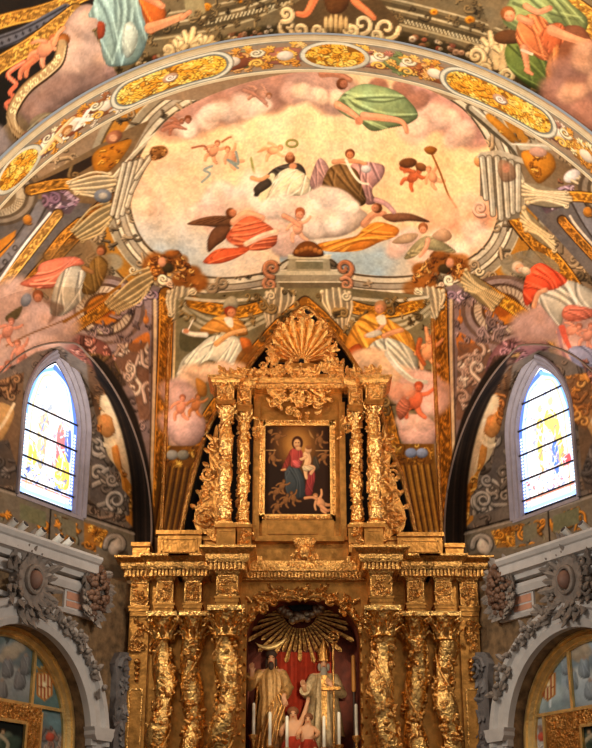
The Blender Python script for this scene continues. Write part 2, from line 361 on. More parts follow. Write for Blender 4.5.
    C.line([(272, 176), (262, 198)], 6, (228, 212, 172), 8); C.poly([(254, 188), (266, 178), (272, 184), (262, 192), (256, 194)], (88, 78, 66), vol=.4)
    C.limb([(252, 178), (260, 180), (268, 176)], 4, 3, (214, 160, 116)); C.head(290, 157, 4.6, (200, 140, 100), (130, 82, 50), (0, 1)); C.ell(293, 166, 4, 3, (206, 150, 112))
    # saint in brown and mauve
    C.drape([(310, 186), (314, 168), (320, 158), (328, 166), (330, 180), (322, 192)], (186, 150, 142), 5, 1.3)
    C.drape([(352, 164), (368, 162), (384, 166), (382, 178), (372, 190), (376, 202), (366, 204), (358, 190), (350, 178)], (180, 140, 132), 7, 1.2)
    C.drape([(322, 188), (328, 170), (340, 164), (356, 170), (362, 186), (366, 202), (356, 206), (344, 194), (332, 188)], (122, 96, 62), 8, 1.1)
    C.limb([(334, 162), (352, 161), (366, 164)], 4.5, 3, (206, 150, 112)); C.line([(346, 160), (352, 172), (360, 182), (368, 184)], 3, (228, 214, 192), 2.2); C.head(350, 154.5, 4.4, (196, 132, 92), (120, 74, 44), (0, -.5)); C.ell(366, 169, 5, 4, (204, 196, 186), vol=.4)
    # great cloud with cherub
    C.poly([(272, 212), (282, 200), (300, 196), (318, 188), (338, 188), (352, 196), (360, 208), (368, 216), (358, 228), (342, 236), (324, 238), (306, 238), (300, 226), (286, 222)], (232, 210, 188), vol=.45, rim=5, soft=2)
    C.cloud([(330, 200), (345, 212), (318, 210), (310, 224), (334, 226)], 12, (240, 220, 198), 2, 31)
    C.cloud([(276, 210), (288, 208)], 12, (236, 212, 190), 2, 32)
    C.putto(298, 226, 1.15, .1, (236, 178, 144), (188, 120, 84)); C.head(300, 214, 4.6, (226, 160, 124), (176, 108, 72)); C.limb([(284, 216), (292, 220), (300, 226)], 5, 4, (222, 160, 128))
    # angel in red, wings
    C.poly([(187, 224), (206, 217), (226, 216), (236, 222), (226, 228), (206, 226)], (128, 92, 64), vol=.6, rim=2); C.poly([(208, 252), (208, 238), (216, 227), (230, 226), (226, 238), (216, 246)], (116, 82, 58), vol=.6, rim=2)
    for k in range(4):
        C.line([(196 + k * 7, 223), (214 + k * 5, 218)], .8, (84, 58, 40))
    C.limb([(234, 222), (246, 214), (262, 218)], 8, 6, (228, 168, 132)); C.head(232, 213, 4.6, (196, 130, 92), (120, 76, 46), (-.8, 0))
    C.drape([(226, 238), (236, 224), (250, 216), (264, 222), (276, 232), (276, 244), (264, 250), (248, 250), (236, 246)], (222, 120, 84), 9, -.4)
    C.drape([(203, 262), (216, 250), (232, 248), (250, 248), (240, 256), (226, 262), (214, 264)], (216, 108, 70), 6, -.25); C.limb([(246, 244), (262, 236), (276, 232)], 5, 6, (242, 198, 166))
    # angel in orange
    C.drape([(318, 244), (336, 240), (356, 236), (366, 226), (380, 222), (398, 228), (396, 236), (380, 242), (362, 250), (340, 252), (322, 250)], (226, 146, 66), 10, -.25)
    C.limb([(364, 224), (374, 214), (384, 214)], 7, 5, (206, 150, 116)); C.head(376, 208, 4.6, (198, 140, 104), (112, 74, 46), (.8, 0)); C.poly([(382, 216), (396, 213), (412, 214), (430, 222), (410, 221), (392, 222)], (136, 96, 70), vol=.6, rim=2); C.limb([(376, 200), (386, 204), (394, 212)], 5, 4, (196, 156, 150))
    # angel lower right
    C.poly([(392, 242), (404, 234), (418, 234), (412, 242), (400, 244)], (206, 172, 134), vol=.4); C.drape([(404, 258), (414, 244), (426, 236), (440, 240), (456, 252), (440, 252), (426, 250), (412, 258)], (170, 158, 118), 6, -.4)
    C.limb([(428, 240), (426, 248), (420, 256)], 5, 3, (226, 170, 136)); C.head(423, 229, 4.4, (210, 150, 114), (150, 98, 62)); C.poly([(432, 236), (444, 228), (452, 236), (444, 242)], (200, 164, 130), vol=.4)
    C.clip = None
    C.poly([(480, 156), (520, 160), (520, 218), (500, 222), (494, 200), (480, 196)], (120, 110, 92), smooth=False); C.poly([(476, 158), (500, 156), (524, 164), (522, 158), (500, 150), (480, 152)], (178, 168, 146), smooth=False)
    for k, (x0, y0, x1, y1) in enumerate([(112, 214, 124, 164), (117, 217, 130, 163), (122, 214, 136, 162), (127, 206, 141, 160), (131, 192, 148, 158), (136, 178, 154, 152)]):
        C.line([(x0, y0), (x1, y1)], 5.5, GD); C.line([(x0, y0), (x1, y1)], 4, (178, 168, 146)); C.line([(x0 - 1, y0), (x1 - 1, y1)], 1.4, (220, 210, 184))
    for k in range(6):
        x0, y0, x1, y1 = [(482, 158, 486, 198), (489, 158, 493, 214), (497, 158, 501, 218), (504, 160, 508, 216), (511, 162, 513, 212), (518, 166, 518, 210)][k]
        C.line([(x0, y0), (x1, y1)], 6.5, GD); C.line([(x0, y0), (x1, y1)], 5, (170, 162, 142)); C.line([(x0 - 1.2, y0), (x1 - 1.2, y1)], 1.5, (214, 206, 182))
    C.poly([(150, 152), (153, 147), (164, 146), (168, 152), (162, 158), (152, 160)], (140, 100, 58), vol=.3, soft=2); C.orn([(150, 152), (153, 147), (164, 146), (168, 152), (162, 158), (152, 160)], 14, 4, [(176, 130, 80), (104, 74, 42)], 72)
    C.poly([(500, 160), (512, 164), (516, 178), (504, 182), (498, 172)], (150, 118, 92), vol=.4, alpha=.8); C.ell(506, 168, 4, 5, (176, 130, 104))
    # ---- painted balustrade block over the altar
    for pts, c in [([(275, 271), (345, 271), (350, 287), (270, 287)], (150, 140, 116)), ([(273, 270), (346, 270), (346, 275), (273, 275)], (196, 186, 156)), ([(278, 282), (343, 282), (340, 290), (282, 290)], (110, 98, 76)),
                   ([(289, 257), (329, 257), (331, 271), (287, 271)], (160, 150, 122)), ([(288, 255), (331, 255), (331, 259), (288, 259)], (200, 190, 158)), ([(296, 261), (323, 261), (323, 269), (296, 269)], (128, 122, 96))]:
        C.poly(pts, c, smooth=False)
        C.line(pts[:2], 1.1, (214, 204, 176), smooth=False)
    for x, dr in ((272, 1), (344, -1)):
        C.spiral(x, 268, 9, 4.5, (172, 118, 84), 1.5, 1.3, dr); C.spiral(x - dr * 2, 284, 7, 3.5, (182, 132, 100), 4, 1.3, -dr)
    C.poly([(294, 256), (298, 245), (308, 241), (318, 245), (323, 256)], (130, 84, 46), vol=.5)
    for k in range(6):
        C.ell(297 + k * 4.6, 248 + abs(k - 2.5) * 1.6, 2.6, 2.8, (166, 112, 62), vol=.5)
    C.poly([(283, 290), (333, 290), (326, 304), (316, 310), (300, 310), (290, 304)], (150, 140, 114)); C.ell(308, 296, 7, 5, (176, 164, 134), vol=.4)
    # ---- corner nodes: brown winged heads
    for sx in (0, 1):
        F = (lambda x, y: (x, y)) if not sx else (lambda x, y: (612 - x, y + 1))
        C.cloud([F(150, 272), F(162, 262), F(178, 262), F(190, 272), F(196, 284), F(152, 262), F(182, 280)], 9, (148, 96, 46), 3, 41 + sx)
        C.orn([F(140, 280), F(150, 258), F(178, 250), F(200, 276), F(196, 292), F(170, 272)], 30, 7, [(182, 122, 62), (132, 82, 40), (206, 150, 84), (112, 70, 36)], 42 + sx); C.orn([F(140, 284), F(152, 262), F(178, 252), F(198, 276), F(194, 290), F(172, 276)], 70, 4, [(196, 140, 78), (120, 76, 38), (222, 172, 104), (90, 58, 30)], 44 + sx)
        C.ell(*F(172, 254), 8, 4, (150, 96, 48), vol=.5, soft=3); C.ell(*F(168, 268), 6, 5, (74, 62, 40), vol=.5, soft=2); C.spiral(*F(163, 279), 5, 3, (226, 206, 172), 1); C.spiral(*F(170, 284), 3.4, 2, (206, 176, 146), 1)
        C.ell(*F(162, 262), 4, 5, (206, 150, 116), vol=.4); C.spiral(*F(133, 270), 4.5, 2.2, WH, 0, 1.2)
    # ---- corner ribs and the side-cell fields with rings
    for sx in (0, 1):
        F = (lambda x, y: (x, y)) if not sx else (lambda x, y: (606 - x, y))
        C.poly([F(168, 290), F(160, 530), F(20, 530), F(20, 420), F(60, 345), F(76, 332), F(150, 284)], (128, 112, 108), smooth=False)
        C.poly([F(154, 292), F(152, 345), F(110, 352), F(76, 340), F(80, 330), F(146, 288)], (142, 124, 122), smooth=False)
        for rr, c in [(38, (112, 92, 80)), (34, (150, 132, 126)), (29, (86, 68, 56)), (26, (196, 180, 156)), (19, (92, 66, 44)), (16, (196, 128, 54)), (8, (150, 88, 36))]:
            C.ell(*F(104, 310), rr * 1.08, rr * .92, c, alpha=.95)
        for k in range(34):
            a = k * .185; C.line([F(104 + 20 * 1.08 * math.cos(a), 310 + 20 * .92 * math.sin(a)), F(104 + 25 * 1.08 * math.cos(a + .12), 310 + 25 * .92 * math.sin(a + .12))], 1.2, (132, 112, 96))
        C.poly([F(148, 332), F(146, 352), F(120, 350), F(112, 358), F(126, 346)], (190, 122, 64)); C.ell(*F(146, 320), 3, 4, (196, 130, 70), vol=.4); C.line([F(146, 310), F(146, 318)], 1.4, (170, 110, 60))
        C.spiral(*F(144, 296), 6, 3, (184, 160, 168), 2, 1.3); C.spiral(*F(154, 296), 5, 2.4, (150, 126, 136), 3, 1.3)
        C.weave([F(154, 345), F(110, 352), F(100, 380), F(134, 420), F(150, 530), F(156, 530)], 60, 7, (128, 110, 104), 203 + sx); C.weave([F(154, 292), F(152, 345), F(76, 340), F(146, 288)], 50, 7, (142, 122, 118), 205 + sx)
        # white-pink acanthus panel
        C.orn([F(118, 344), F(148, 342), F(150, 420), F(140, 420), F(134, 392), F(112, 362)], 26, 11, [(206, 186, 166), (170, 142, 124), (190, 166, 148)], 14 + sx, (118, 88, 68), .8)
        # red-brown shell over the window
        C.poly([F(50, 350), F(62, 338), F(80, 334), F(104, 342), F(112, 356), F(104, 372), F(92, 372), F(70, 356)], (128, 86, 76), vol=.4) if not sx else C.poly([F(44, 338), F(62, 336), F(80, 334), F(104, 342), F(116, 356), F(120, 374), F(104, 378), F(92, 366), F(60, 350)], (134, 98, 100), vol=.4)
        C.orn([F(50, 352), F(62, 338), F(80, 334), F(104, 342), F(116, 358), F(108, 376), F(92, 372), F(70, 356)], 30, 10, [(160, 108, 94), (122, 80, 70), (186, 142, 128), (92, 62, 52)] if not sx else [(168, 130, 136), (130, 96, 100), (196, 164, 166), (98, 70, 68)], 15 + sx)
        C.orn([F(84, 352), F(112, 356), F(126, 384), F(112, 396), F(98, 372)], 18, 9, [(122, 98, 66), (84, 66, 46), (150, 122, 84)], 17 + sx, (66, 52, 38), .7)
        # corner rib: white fillets and gold fabric
        C.goldband([F(166, 294), F(165, 350), F(162, 420), F(158, 530)], 13, (176, 122, 52), step=7)
        C.line([F(155, 300), F(155, 350), F(153, 430), F(150, 530)], 3, (206, 182, 146)); C.line([F(152.4, 300), F(152, 350), F(150.5, 430), F(148, 530)], 1.2, (96, 78, 62)); C.line([F(177, 310), F(175, 350), F(172, 400)], 2.2, (214, 186, 138))
    # ---- diagonal ribs from the nodes
    C.goldband([(148, 282), (120, 298), (90, 318), (66, 334), (40, 350)], 9, (178, 126, 52), step=6)
    C.fan([(148, 268), (153, 279), (148, 290)], [(106, 302), (109, 308), (118, 312)], 2.6, (200, 174, 126))
    C.goldband([(470, 280), (496, 296), (520, 312), (540, 328), (560, 345)], 11, (206, 148, 60), step=6)
    C.fan([(466, 270), (461, 280), (466, 290)], [(502, 296), (499, 303), (492, 309)], 2.8, (206, 182, 134))
    # leaf consoles on corner ribs
    C.fan([(169, 292), (180, 287), (193, 290)], [(170, 314), (175, 319), (184, 308)], 3.6, WH); C.spiral(193, 293, 4, 2, WH, 3)
    C.fan([(417, 290), (430, 287), (443, 291)], [(430, 319), (436, 318), (441, 306)], 3.6, WH); C.spiral(418, 292, 4, 2, WH, 0)
    # ---- left evangelist
    C.cloud([(10, 320), (30, 310), (20, 345), (45, 330), (8, 300), (40, 350), (0, 360), (-20, 340), (56, 318)], 18, (188, 160, 148), 4, 51)
    C.poly([(36, 262), (58, 246), (92, 240), (108, 252), (108, 276), (88, 300), (60, 300)], (118, 96, 66), alpha=.6, soft=6)
    C.drape([(20, 284), (36, 274), (40, 264), (58, 258), (76, 257), (84, 264), (66, 268), (62, 278), (52, 288), (36, 288)], (206, 124, 100), 8, -.3)
    C.drape([(54, 288), (62, 272), (78, 266), (87, 278), (84, 296), (72, 310), (60, 316), (50, 312)], (176, 168, 150), 9, 1.8)
    C.drape([(82, 292), (86, 274), (92, 260), (100, 256), (108, 264), (104, 280), (94, 294)], (128, 100, 56), 6, 1.3); C.head(101, 251, 4.6, (168, 112, 78), (104, 72, 42), (.5, -.5)); C.limb([(84, 268), (92, 272)], 5, 4, (150, 110, 70))
    C.poly([(44, 300), (52, 312), (48, 324), (58, 316), (64, 306)], (104, 78, 60), alpha=.6, soft=3); C.head(38, 297, 5, (176, 120, 90), (134, 86, 56)); C.ell(26, 300, 5, 7, (132, 134, 140), .4, vol=.4)
    C.poly([(6, 316), (22, 306), (18, 318), (8, 322)], (92, 80, 56)); C.line([(6, 346), (30, 334), (60, 322), (80, 312)], 1.3, (120, 84, 50)); C.line([(64, 322), (100, 300), (120, 286)], 3, (132, 92, 40))
    for x, y, a in [(8, 330, .4), (20, 352, -.3), (4, 372, .5), (14, 380, -.5), (-14, 372, 1)]:
        C.putto(x, y, 1.15, a, (196, 138, 116), (140, 92, 70))
    C.cloud([(-10, 400), (5, 394), (24, 372)], 9, (190, 158, 146), 2, 52)
    # ---- right evangelist
    C.poly([(500, 262), (530, 250), (556, 262), (556, 276), (520, 276)], (130, 120, 98), alpha=.8)
    C.cloud([(560, 322), (580, 316), (592, 340), (570, 345), (610, 330), (548, 318), (536, 322), (600, 365), (580, 365), (620, 310)], 18, (188, 156, 146), 4, 55)
    C.drape([(534, 296), (548, 284), (566, 280), (584, 286), (604, 300), (600, 320), (582, 316), (566, 312), (560, 326), (548, 314), (540, 304)], (184, 178, 162), 11, 1.0)
    C.drape([(523, 292), (528, 272), (540, 263), (554, 270), (567, 280), (558, 288), (544, 292), (534, 300), (526, 306)], (222, 96, 66), 8, .7)
    C.limb([(534, 306), (538, 294), (546, 290)], 5, 4, (206, 156, 122)); C.head(519, 268, 5.6, (206, 158, 124), (186, 168, 142), (-.6, -.4), True); C.ell(526, 271, 5, 4, (196, 180, 152), .4, vol=.4)
    C.drape([(562, 316), (566, 306), (580, 306), (600, 312), (590, 318), (572, 322)], (190, 116, 96), 5, .1)
    for x, y, a in [(572, 330, 1.2), (588, 334, .4), (598, 352, .2), (584, 356, -.6)]:
        C.putto(x, y, 1.05, a, (206, 146, 124), (150, 92, 70))
    C.line([(562, 328), (566, 340), (572, 352)], 7, (186, 96, 78), 3); C.drape([(568, 350), (584, 346), (600, 356), (592, 372), (576, 366)], (134, 136, 158), 5, .6); C.line([(558, 330), (566, 360), (586, 392)], 3, (150, 118, 120))
    # ---- altar wall: gold-edged gothic arch
    C.poly([(176, 300), (184, 296), (270, 288), (345, 288), (430, 296), (436, 530), (172, 530)], (122, 112, 84), smooth=False)
    for k, yy in enumerate((318, 324, 330)):
        C.line([(180, 300 + k * 6), (206, yy), (240, yy + 2), (278, 304 + k * 5)], 3, (176, 166, 136)); C.line([(332, 304 + k * 5), (372, yy + 2), (404, yy), (430, 300 + k * 6)], 3, (176, 166, 136))
    C.goldband([(192, 302), (210, 308), (240, 312), (268, 304)], 11, (190, 134, 52), step=5); C.goldband([(344, 304), (372, 312), (400, 310), (420, 303)], 11, (196, 138, 54), step=5)
    C.line([(186, 298), (220, 301), (276, 297)], 3, (200, 190, 162)); C.line([(340, 297), (390, 301), (428, 297)], 3, (200, 190, 162))
    C.fan([(267, 293), (279, 288), (294, 292)], [(268, 326), (274, 331), (284, 316)], 3.4, WH); C.spiral(271, 296, 4.5, 2.2, WH, 3)
    C.fan([(322, 292), (336, 288), (349, 293)], [(332, 316), (341, 331), (347, 326)], 3.4, WH); C.spiral(346, 296, 4.5, 2.2, WH, 0)
    C.goldband([(305, 303), (285, 320), (264, 342), (243, 368), (223, 396), (207, 420), (197, 446), (184, 490), (174, 535)], 12, (170, 118, 48), step=7)
    C.goldband([(305, 303), (324, 320), (345, 343), (364, 370), (380, 396), (388, 420), (394, 445), (410, 482), (421, 535)], 12, (180, 126, 52), step=7)
    C.weave([(180, 300), (270, 290), (345, 290), (430, 300), (432, 420), (400, 440), (305, 303), (205, 440), (176, 420)], 200, 7, (128, 108, 72), 207)
    # left bishop
    C.poly([(182, 330), (200, 336), (214, 326), (206, 350), (190, 352), (180, 348)], (92, 86, 62))
    C.drape([(176, 378), (182, 360), (196, 348), (212, 336), (234, 336), (242, 346), (238, 362), (226, 366), (208, 360), (192, 372), (180, 386)], (206, 200, 176), 12, -.8)
    C.drape([(200, 330), (214, 318), (228, 314), (242, 322), (248, 334), (236, 336), (222, 332), (210, 334)], (204, 146, 74), 7, .3)
    C.poly([(224, 318), (232, 318), (233, 327), (228, 326)], (226, 214, 190)); C.limb([(216, 344), (230, 334), (245, 330)], 5, 4, (206, 160, 108)); C.limb([(184, 331), (192, 334), (206, 335)], 4, 5, (222, 212, 190)); C.line([(188, 330), (193, 320)], 1.4, (226, 218, 200)); C.ell(186, 331, 3, 2.4, (200, 142, 104))
    C.head(231, 312, 5.4, (206, 140, 98), (140, 70, 44), (-.5, -.6)); C.poly([(223, 308), (226, 299), (233, 296), (238, 302), (237, 308), (230, 306)], (184, 174, 146), vol=.4); C.poly([(240, 338), (250, 340), (252, 352), (244, 352)], (186, 112, 56), vol=.4)
    C.poly([(242, 350), (256, 346), (258, 366), (240, 378), (234, 366)], (132, 88, 40), alpha=.8)
    C.cloud([(196, 374), (210, 370), (224, 372), (240, 376), (182, 390), (176, 402), (190, 386)], 11, (210, 176, 144), 3, 61)
    C.cloud([(172, 400), (186, 412), (178, 424), (184, 436), (176, 392)], 13, (190, 158, 146), 3, 62)
    C.poly([(166, 422), (172, 412), (184, 406), (198, 410), (206, 424), (202, 440), (188, 447), (174, 442)], (216, 180, 168), vol=.5, rim=4, soft=1.5)
    C.putto(181, 406, 1.05, .2, (218, 150, 118), (150, 88, 60)); C.putto(196, 404, .95, .3, (190, 130, 84), (140, 92, 52)); C.poly([(196, 378), (206, 384), (206, 396), (198, 394)], (196, 140, 72), vol=.4)
    # right bishop
    C.drape([(344, 350), (352, 328), (366, 314), (382, 316), (400, 326), (412, 336), (416, 352), (406, 350), (390, 338), (372, 344), (360, 356), (350, 362)], (212, 150, 66), 10, .9)
    C.drape([(342, 362), (350, 348), (360, 344), (364, 354), (358, 362), (350, 366)], (176, 92, 46), 4, .8)
    C.drape([(370, 346), (382, 338), (396, 340), (412, 350), (418, 366), (414, 378), (404, 376), (394, 360), (382, 354)], (184, 180, 160), 11, .9)
    C.limb([(366, 336), (376, 332), (384, 324)], 4, 3.4, (214, 160, 120)); C.limb([(384, 336), (394, 332), (402, 330)], 5, 4, (206, 150, 108)); C.head(380, 308, 5.6, (206, 146, 106), (176, 132, 92), (.3, -.8)); C.poly([(376, 317), (384, 315), (386, 324), (379, 324)], (226, 216, 190)); C.poly([(366, 334), (378, 330), (382, 334), (370, 338)], (224, 214, 190), vol=.3)
    C.cloud([(362, 362), (378, 358), (390, 368), (400, 380), (372, 374), (386, 382)], 11, (214, 180, 144), 3, 65); C.cloud([(414, 384), (426, 376), (436, 386), (430, 398), (404, 392), (436, 404)], 12, (206, 170, 154), 3, 66)
    C.line([(388, 354), (398, 368), (412, 380), (426, 382)], 7, (190, 186, 168), 4); C.line([(388, 352), (398, 366), (412, 378)], 1.8, (226, 222, 204))
    C.putto(428, 350, 1.35, .1, (222, 158, 112), (150, 92, 56)); C.limb([(420, 340), (418, 352), (424, 364)], 5, 4, (170, 96, 54)); C.limb([(428, 340), (426, 328)], 4, 3, (214, 150, 106))
    C.poly([(398, 430), (404, 418), (416, 414), (430, 418), (438, 430), (434, 444), (418, 448), (404, 444)], (226, 184, 166), vol=.5, rim=4, soft=1.5); C.cloud([(408, 420), (424, 424)], 8, (230, 192, 172), 2, 67)
    C.putto(416, 398, 1.5, .25, (214, 120, 84), (170, 84, 50)); C.drape([(396, 408), (402, 398), (410, 402), (408, 412), (400, 420)], (190, 120, 92), 4, .6); C.cloud([(394, 388), (402, 392)], 9, (216, 160, 130), 2, 68)
    # gold fans at the springing, grey shields
    for sx in (0, 1):
        F = (lambda x, y: (x, y)) if not sx else (lambda x, y: (594 - x, y - 2))
        C.poly([F(160, 446), F(204, 446), F(196, 490), F(186, 532), F(152, 532)], (100, 74, 36) if not sx else (136, 100, 46), smooth=False)
        for k in range(6):
            x0, x1 = 164 + k * 6.4, 154 + k * 5.6
            C.line([F(x0, 466), F((x0 + x1) / 2, 500), F(x1, 534)], 1.5, (74, 50, 20)); C.line([F(x0 + 2.4, 466), F((x0 + x1) / 2 + 2.4, 500), F(x1 + 2, 534)], 1.6, (146, 108, 52) if not sx else (178, 134, 64))
        C.orn([F(162, 446), F(204, 446), F(200, 468), F(160, 466)], 22, 7, [(196, 146, 66), (132, 90, 34), (220, 176, 92)], 70 + sx, (112, 76, 30), .7)
        C.ell(*F(172, 455), 6, 5, (150, 148, 140) if not sx else (140, 150, 172), vol=.5); C.ell(*F(183, 455), 6, 5, (134, 130, 116) if not sx else (132, 144, 168), vol=.5)
    # ---- window walls (plaster behind the formeret arch)
    for sx in (0, 1):
        F = (lambda x, y: (x, y)) if not sx else (lambda x, y: (599 - x, y + (4 if x < 90 else 0)))
        WG = (104, 98, 92)
        C.poly([F(-70, 420), F(-10, 380), F(36, 352), F(60, 346), F(90, 366), F(112, 396), F(126, 440), F(134, 490), F(136, 560), F(-70, 545)], (112, 104, 96), smooth=False)
        C.weave([F(-70, 400), F(60, 346), F(112, 396), F(134, 490), F(136, 560), F(-70, 545)], 260, 8, (108, 96, 86), 209 + sx)
        C.orn([F(86, 360), F(104, 384), F(110, 420), F(98, 424), F(90, 392)], 22, 10, [(150, 116, 84), (110, 84, 62), (176, 122, 74)], 81 + sx, (96, 74, 56), .8)
        C.poly([F(100, 400), F(112, 400), F(124, 440), F(132, 486), F(128, 500), F(118, 470), F(106, 450)], (206, 190, 160), vol=.2)
        C.poly([F(98, 420), F(104, 414), F(112, 418), F(116, 430), F(108, 438), F(100, 432)], (196, 146, 92), vol=.4); C.poly([F(112, 446), F(118, 446), F(122, 474), F(114, 462)], (200, 146, 82), vol=.3); C.line([F(102, 444), F(110, 446), F(118, 438), F(114, 420)], 4, (222, 208, 180), 3)
        C.orn([F(96, 404), F(104, 410), F(100, 440), F(110, 480), F(100, 486)], 18, 7, [(180, 122, 66), (140, 96, 58)], 82 + sx, alpha=.6)
        C.poly([F(120, 468), F(132, 486), F(136, 530), F(126, 520)], (176, 128, 62), smooth=False); C.orn([F(118, 462), F(132, 480), F(136, 530), F(128, 515)], 12, 6, [(150, 106, 56), (206, 164, 96)], 83 + sx)
        # grey volutes beside the window
        C.poly([F(92, 430), F(100, 432), F(108, 470), F(128, 496), F(130, 516), F(100, 510), F(90, 500)], (98, 92, 88), smooth=False)
        C.orn([F(92, 430), F(102, 440), F(110, 474), F(130, 498), F(128, 516), F(92, 506)], 18, 15, [(134, 128, 120), (104, 98, 92), (150, 144, 136)], 84 + sx)
        C.spiral(*F(116, 500), 10, 3.4, (150, 146, 140), 2, 1.5); C.spiral(*F(112, 480), 6, 2.6, (142, 136, 130), 1, 1.4); C.ell(*F(116, 500), 3, 3, (84, 80, 76))
        # window far side
        C.poly([F(-70, 420), F(0, 380), F(24, 372), F(22, 410), F(16, 486), F(-70, 486)], (112, 94, 76), smooth=False)
        C.poly([F(-20, 410), F(-2, 402), F(14, 410), F(8, 430), F(-4, 446), F(-20, 450)], (186, 152, 106), vol=.3); C.line([F(-20, 426), F(-2, 430), F(14, 404)], 4, (206, 188, 156), 3)
        C.orn([F(-40, 446), F(8, 440), F(18, 470), F(14, 486), F(-40, 484)], 18, 13, [(122, 114, 108), (92, 86, 82)], 85 + sx, (86, 80, 76), .8); C.orn([F(-10, 384), F(24, 372), F(22, 402), F(0, 402)], 16, 9, [(140, 112, 84), (104, 82, 64)], 86 + sx)
        if sx:
            C.orn([(566, 376), (592, 372), (600, 400), (586, 430), (570, 420)], 22, 9, [(196, 138, 76), (150, 104, 64), (212, 162, 98)], 88, (130, 94, 62), .7)
            C.orn([(580, 360), (640, 350), (640, 400), (596, 392)], 22, 10, [(170, 120, 100), (130, 94, 84)], 89)
        # dark band with moulding lines on the soffit of the formeret arch
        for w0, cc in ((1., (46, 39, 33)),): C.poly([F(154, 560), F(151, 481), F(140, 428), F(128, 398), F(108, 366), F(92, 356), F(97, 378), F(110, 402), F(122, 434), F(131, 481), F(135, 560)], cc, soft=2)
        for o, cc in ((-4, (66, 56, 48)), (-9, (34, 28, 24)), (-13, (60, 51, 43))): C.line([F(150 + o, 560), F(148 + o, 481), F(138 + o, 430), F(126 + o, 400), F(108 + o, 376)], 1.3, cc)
        # frieze under the sill
        C.poly([F(-70, 462), F(0, 487), F(64, 509), F(134, 532), F(136, 578), F(-70, 578)], (116, 110, 98), smooth=False)
        C.orn([F(-60, 476), F(0, 496), F(50, 512), F(50, 534), F(0, 520), F(-60, 500)], 26, 9, [(176, 124, 56), (134, 98, 50), (128, 124, 104)], 90 + sx)
        C.orn([F(54, 514), F(96, 528), F(96, 552), F(54, 536)], 20, 9, [(186, 130, 60), (120, 116, 98), (140, 102, 54)], 92 + sx)
        C.poly([F(20, 503), F(46, 512), F(46, 528), F(20, 519)], (112, 114, 92), smooth=False); C.poly([F(62, 518), F(76, 522), F(76, 538), F(62, 533)], (116, 112, 94), smooth=False)
        C.orn([F(84, 522), F(108, 531), F(102, 548), F(84, 542)], 26, 6, [(206, 150, 66), (150, 104, 46), (226, 176, 96)], 94 + sx, (150, 108, 54), .8)
        C.spiral(*F(116, 545), 11, 5, (146, 140, 132), 3, 1.4, 1); C.poly([F(108, 548), F(118, 538), F(122, 548), F(114, 556)], (206, 198, 186), vol=.4)
        C.line([F(-70, 463), F(0, 487), F(64, 508), F(134, 531)], 1.5, (34, 28, 24), smooth=False); C.line([F(-70, 466), F(0, 490), F(64, 511), F(134, 534)], 2, (150, 144, 136), smooth=False); C.line([F(51, 505), F(49, 540)], 1.4, (36, 30, 26))
    C.grain(.15, 11, 1.3, (1.03, .97, .92))
    return C
GLY = {'S': [[(1, .1), (.5, 0), (0, .2), (.2, .45), (.8, .55), (1, .8), (.5, 1), (0, .9)]], 'E': [[(1, 0), (0, 0), (0, 1), (1, 1)], [(0, .5), (.8, .5)]], 'O': [[(.5, 0), (0, .5), (.5, 1), (1, .5), (.5, 0)]],
       'C': [[(1, .1), (.4, 0), (0, .5), (.4, 1), (1, .9)]], 'N': [[(0, 1), (0, 0), (1, 1), (1, 0)]], 'D': [[(0, 0), (0, 1), (.6, 1), (1, .5), (.6, 0), (0, 0)]], 'I': [[(.5, 0), (.5, 1)]], 'T': [[(0, 0), (1, 0)], [(.5, 0), (.5, 1)]]}

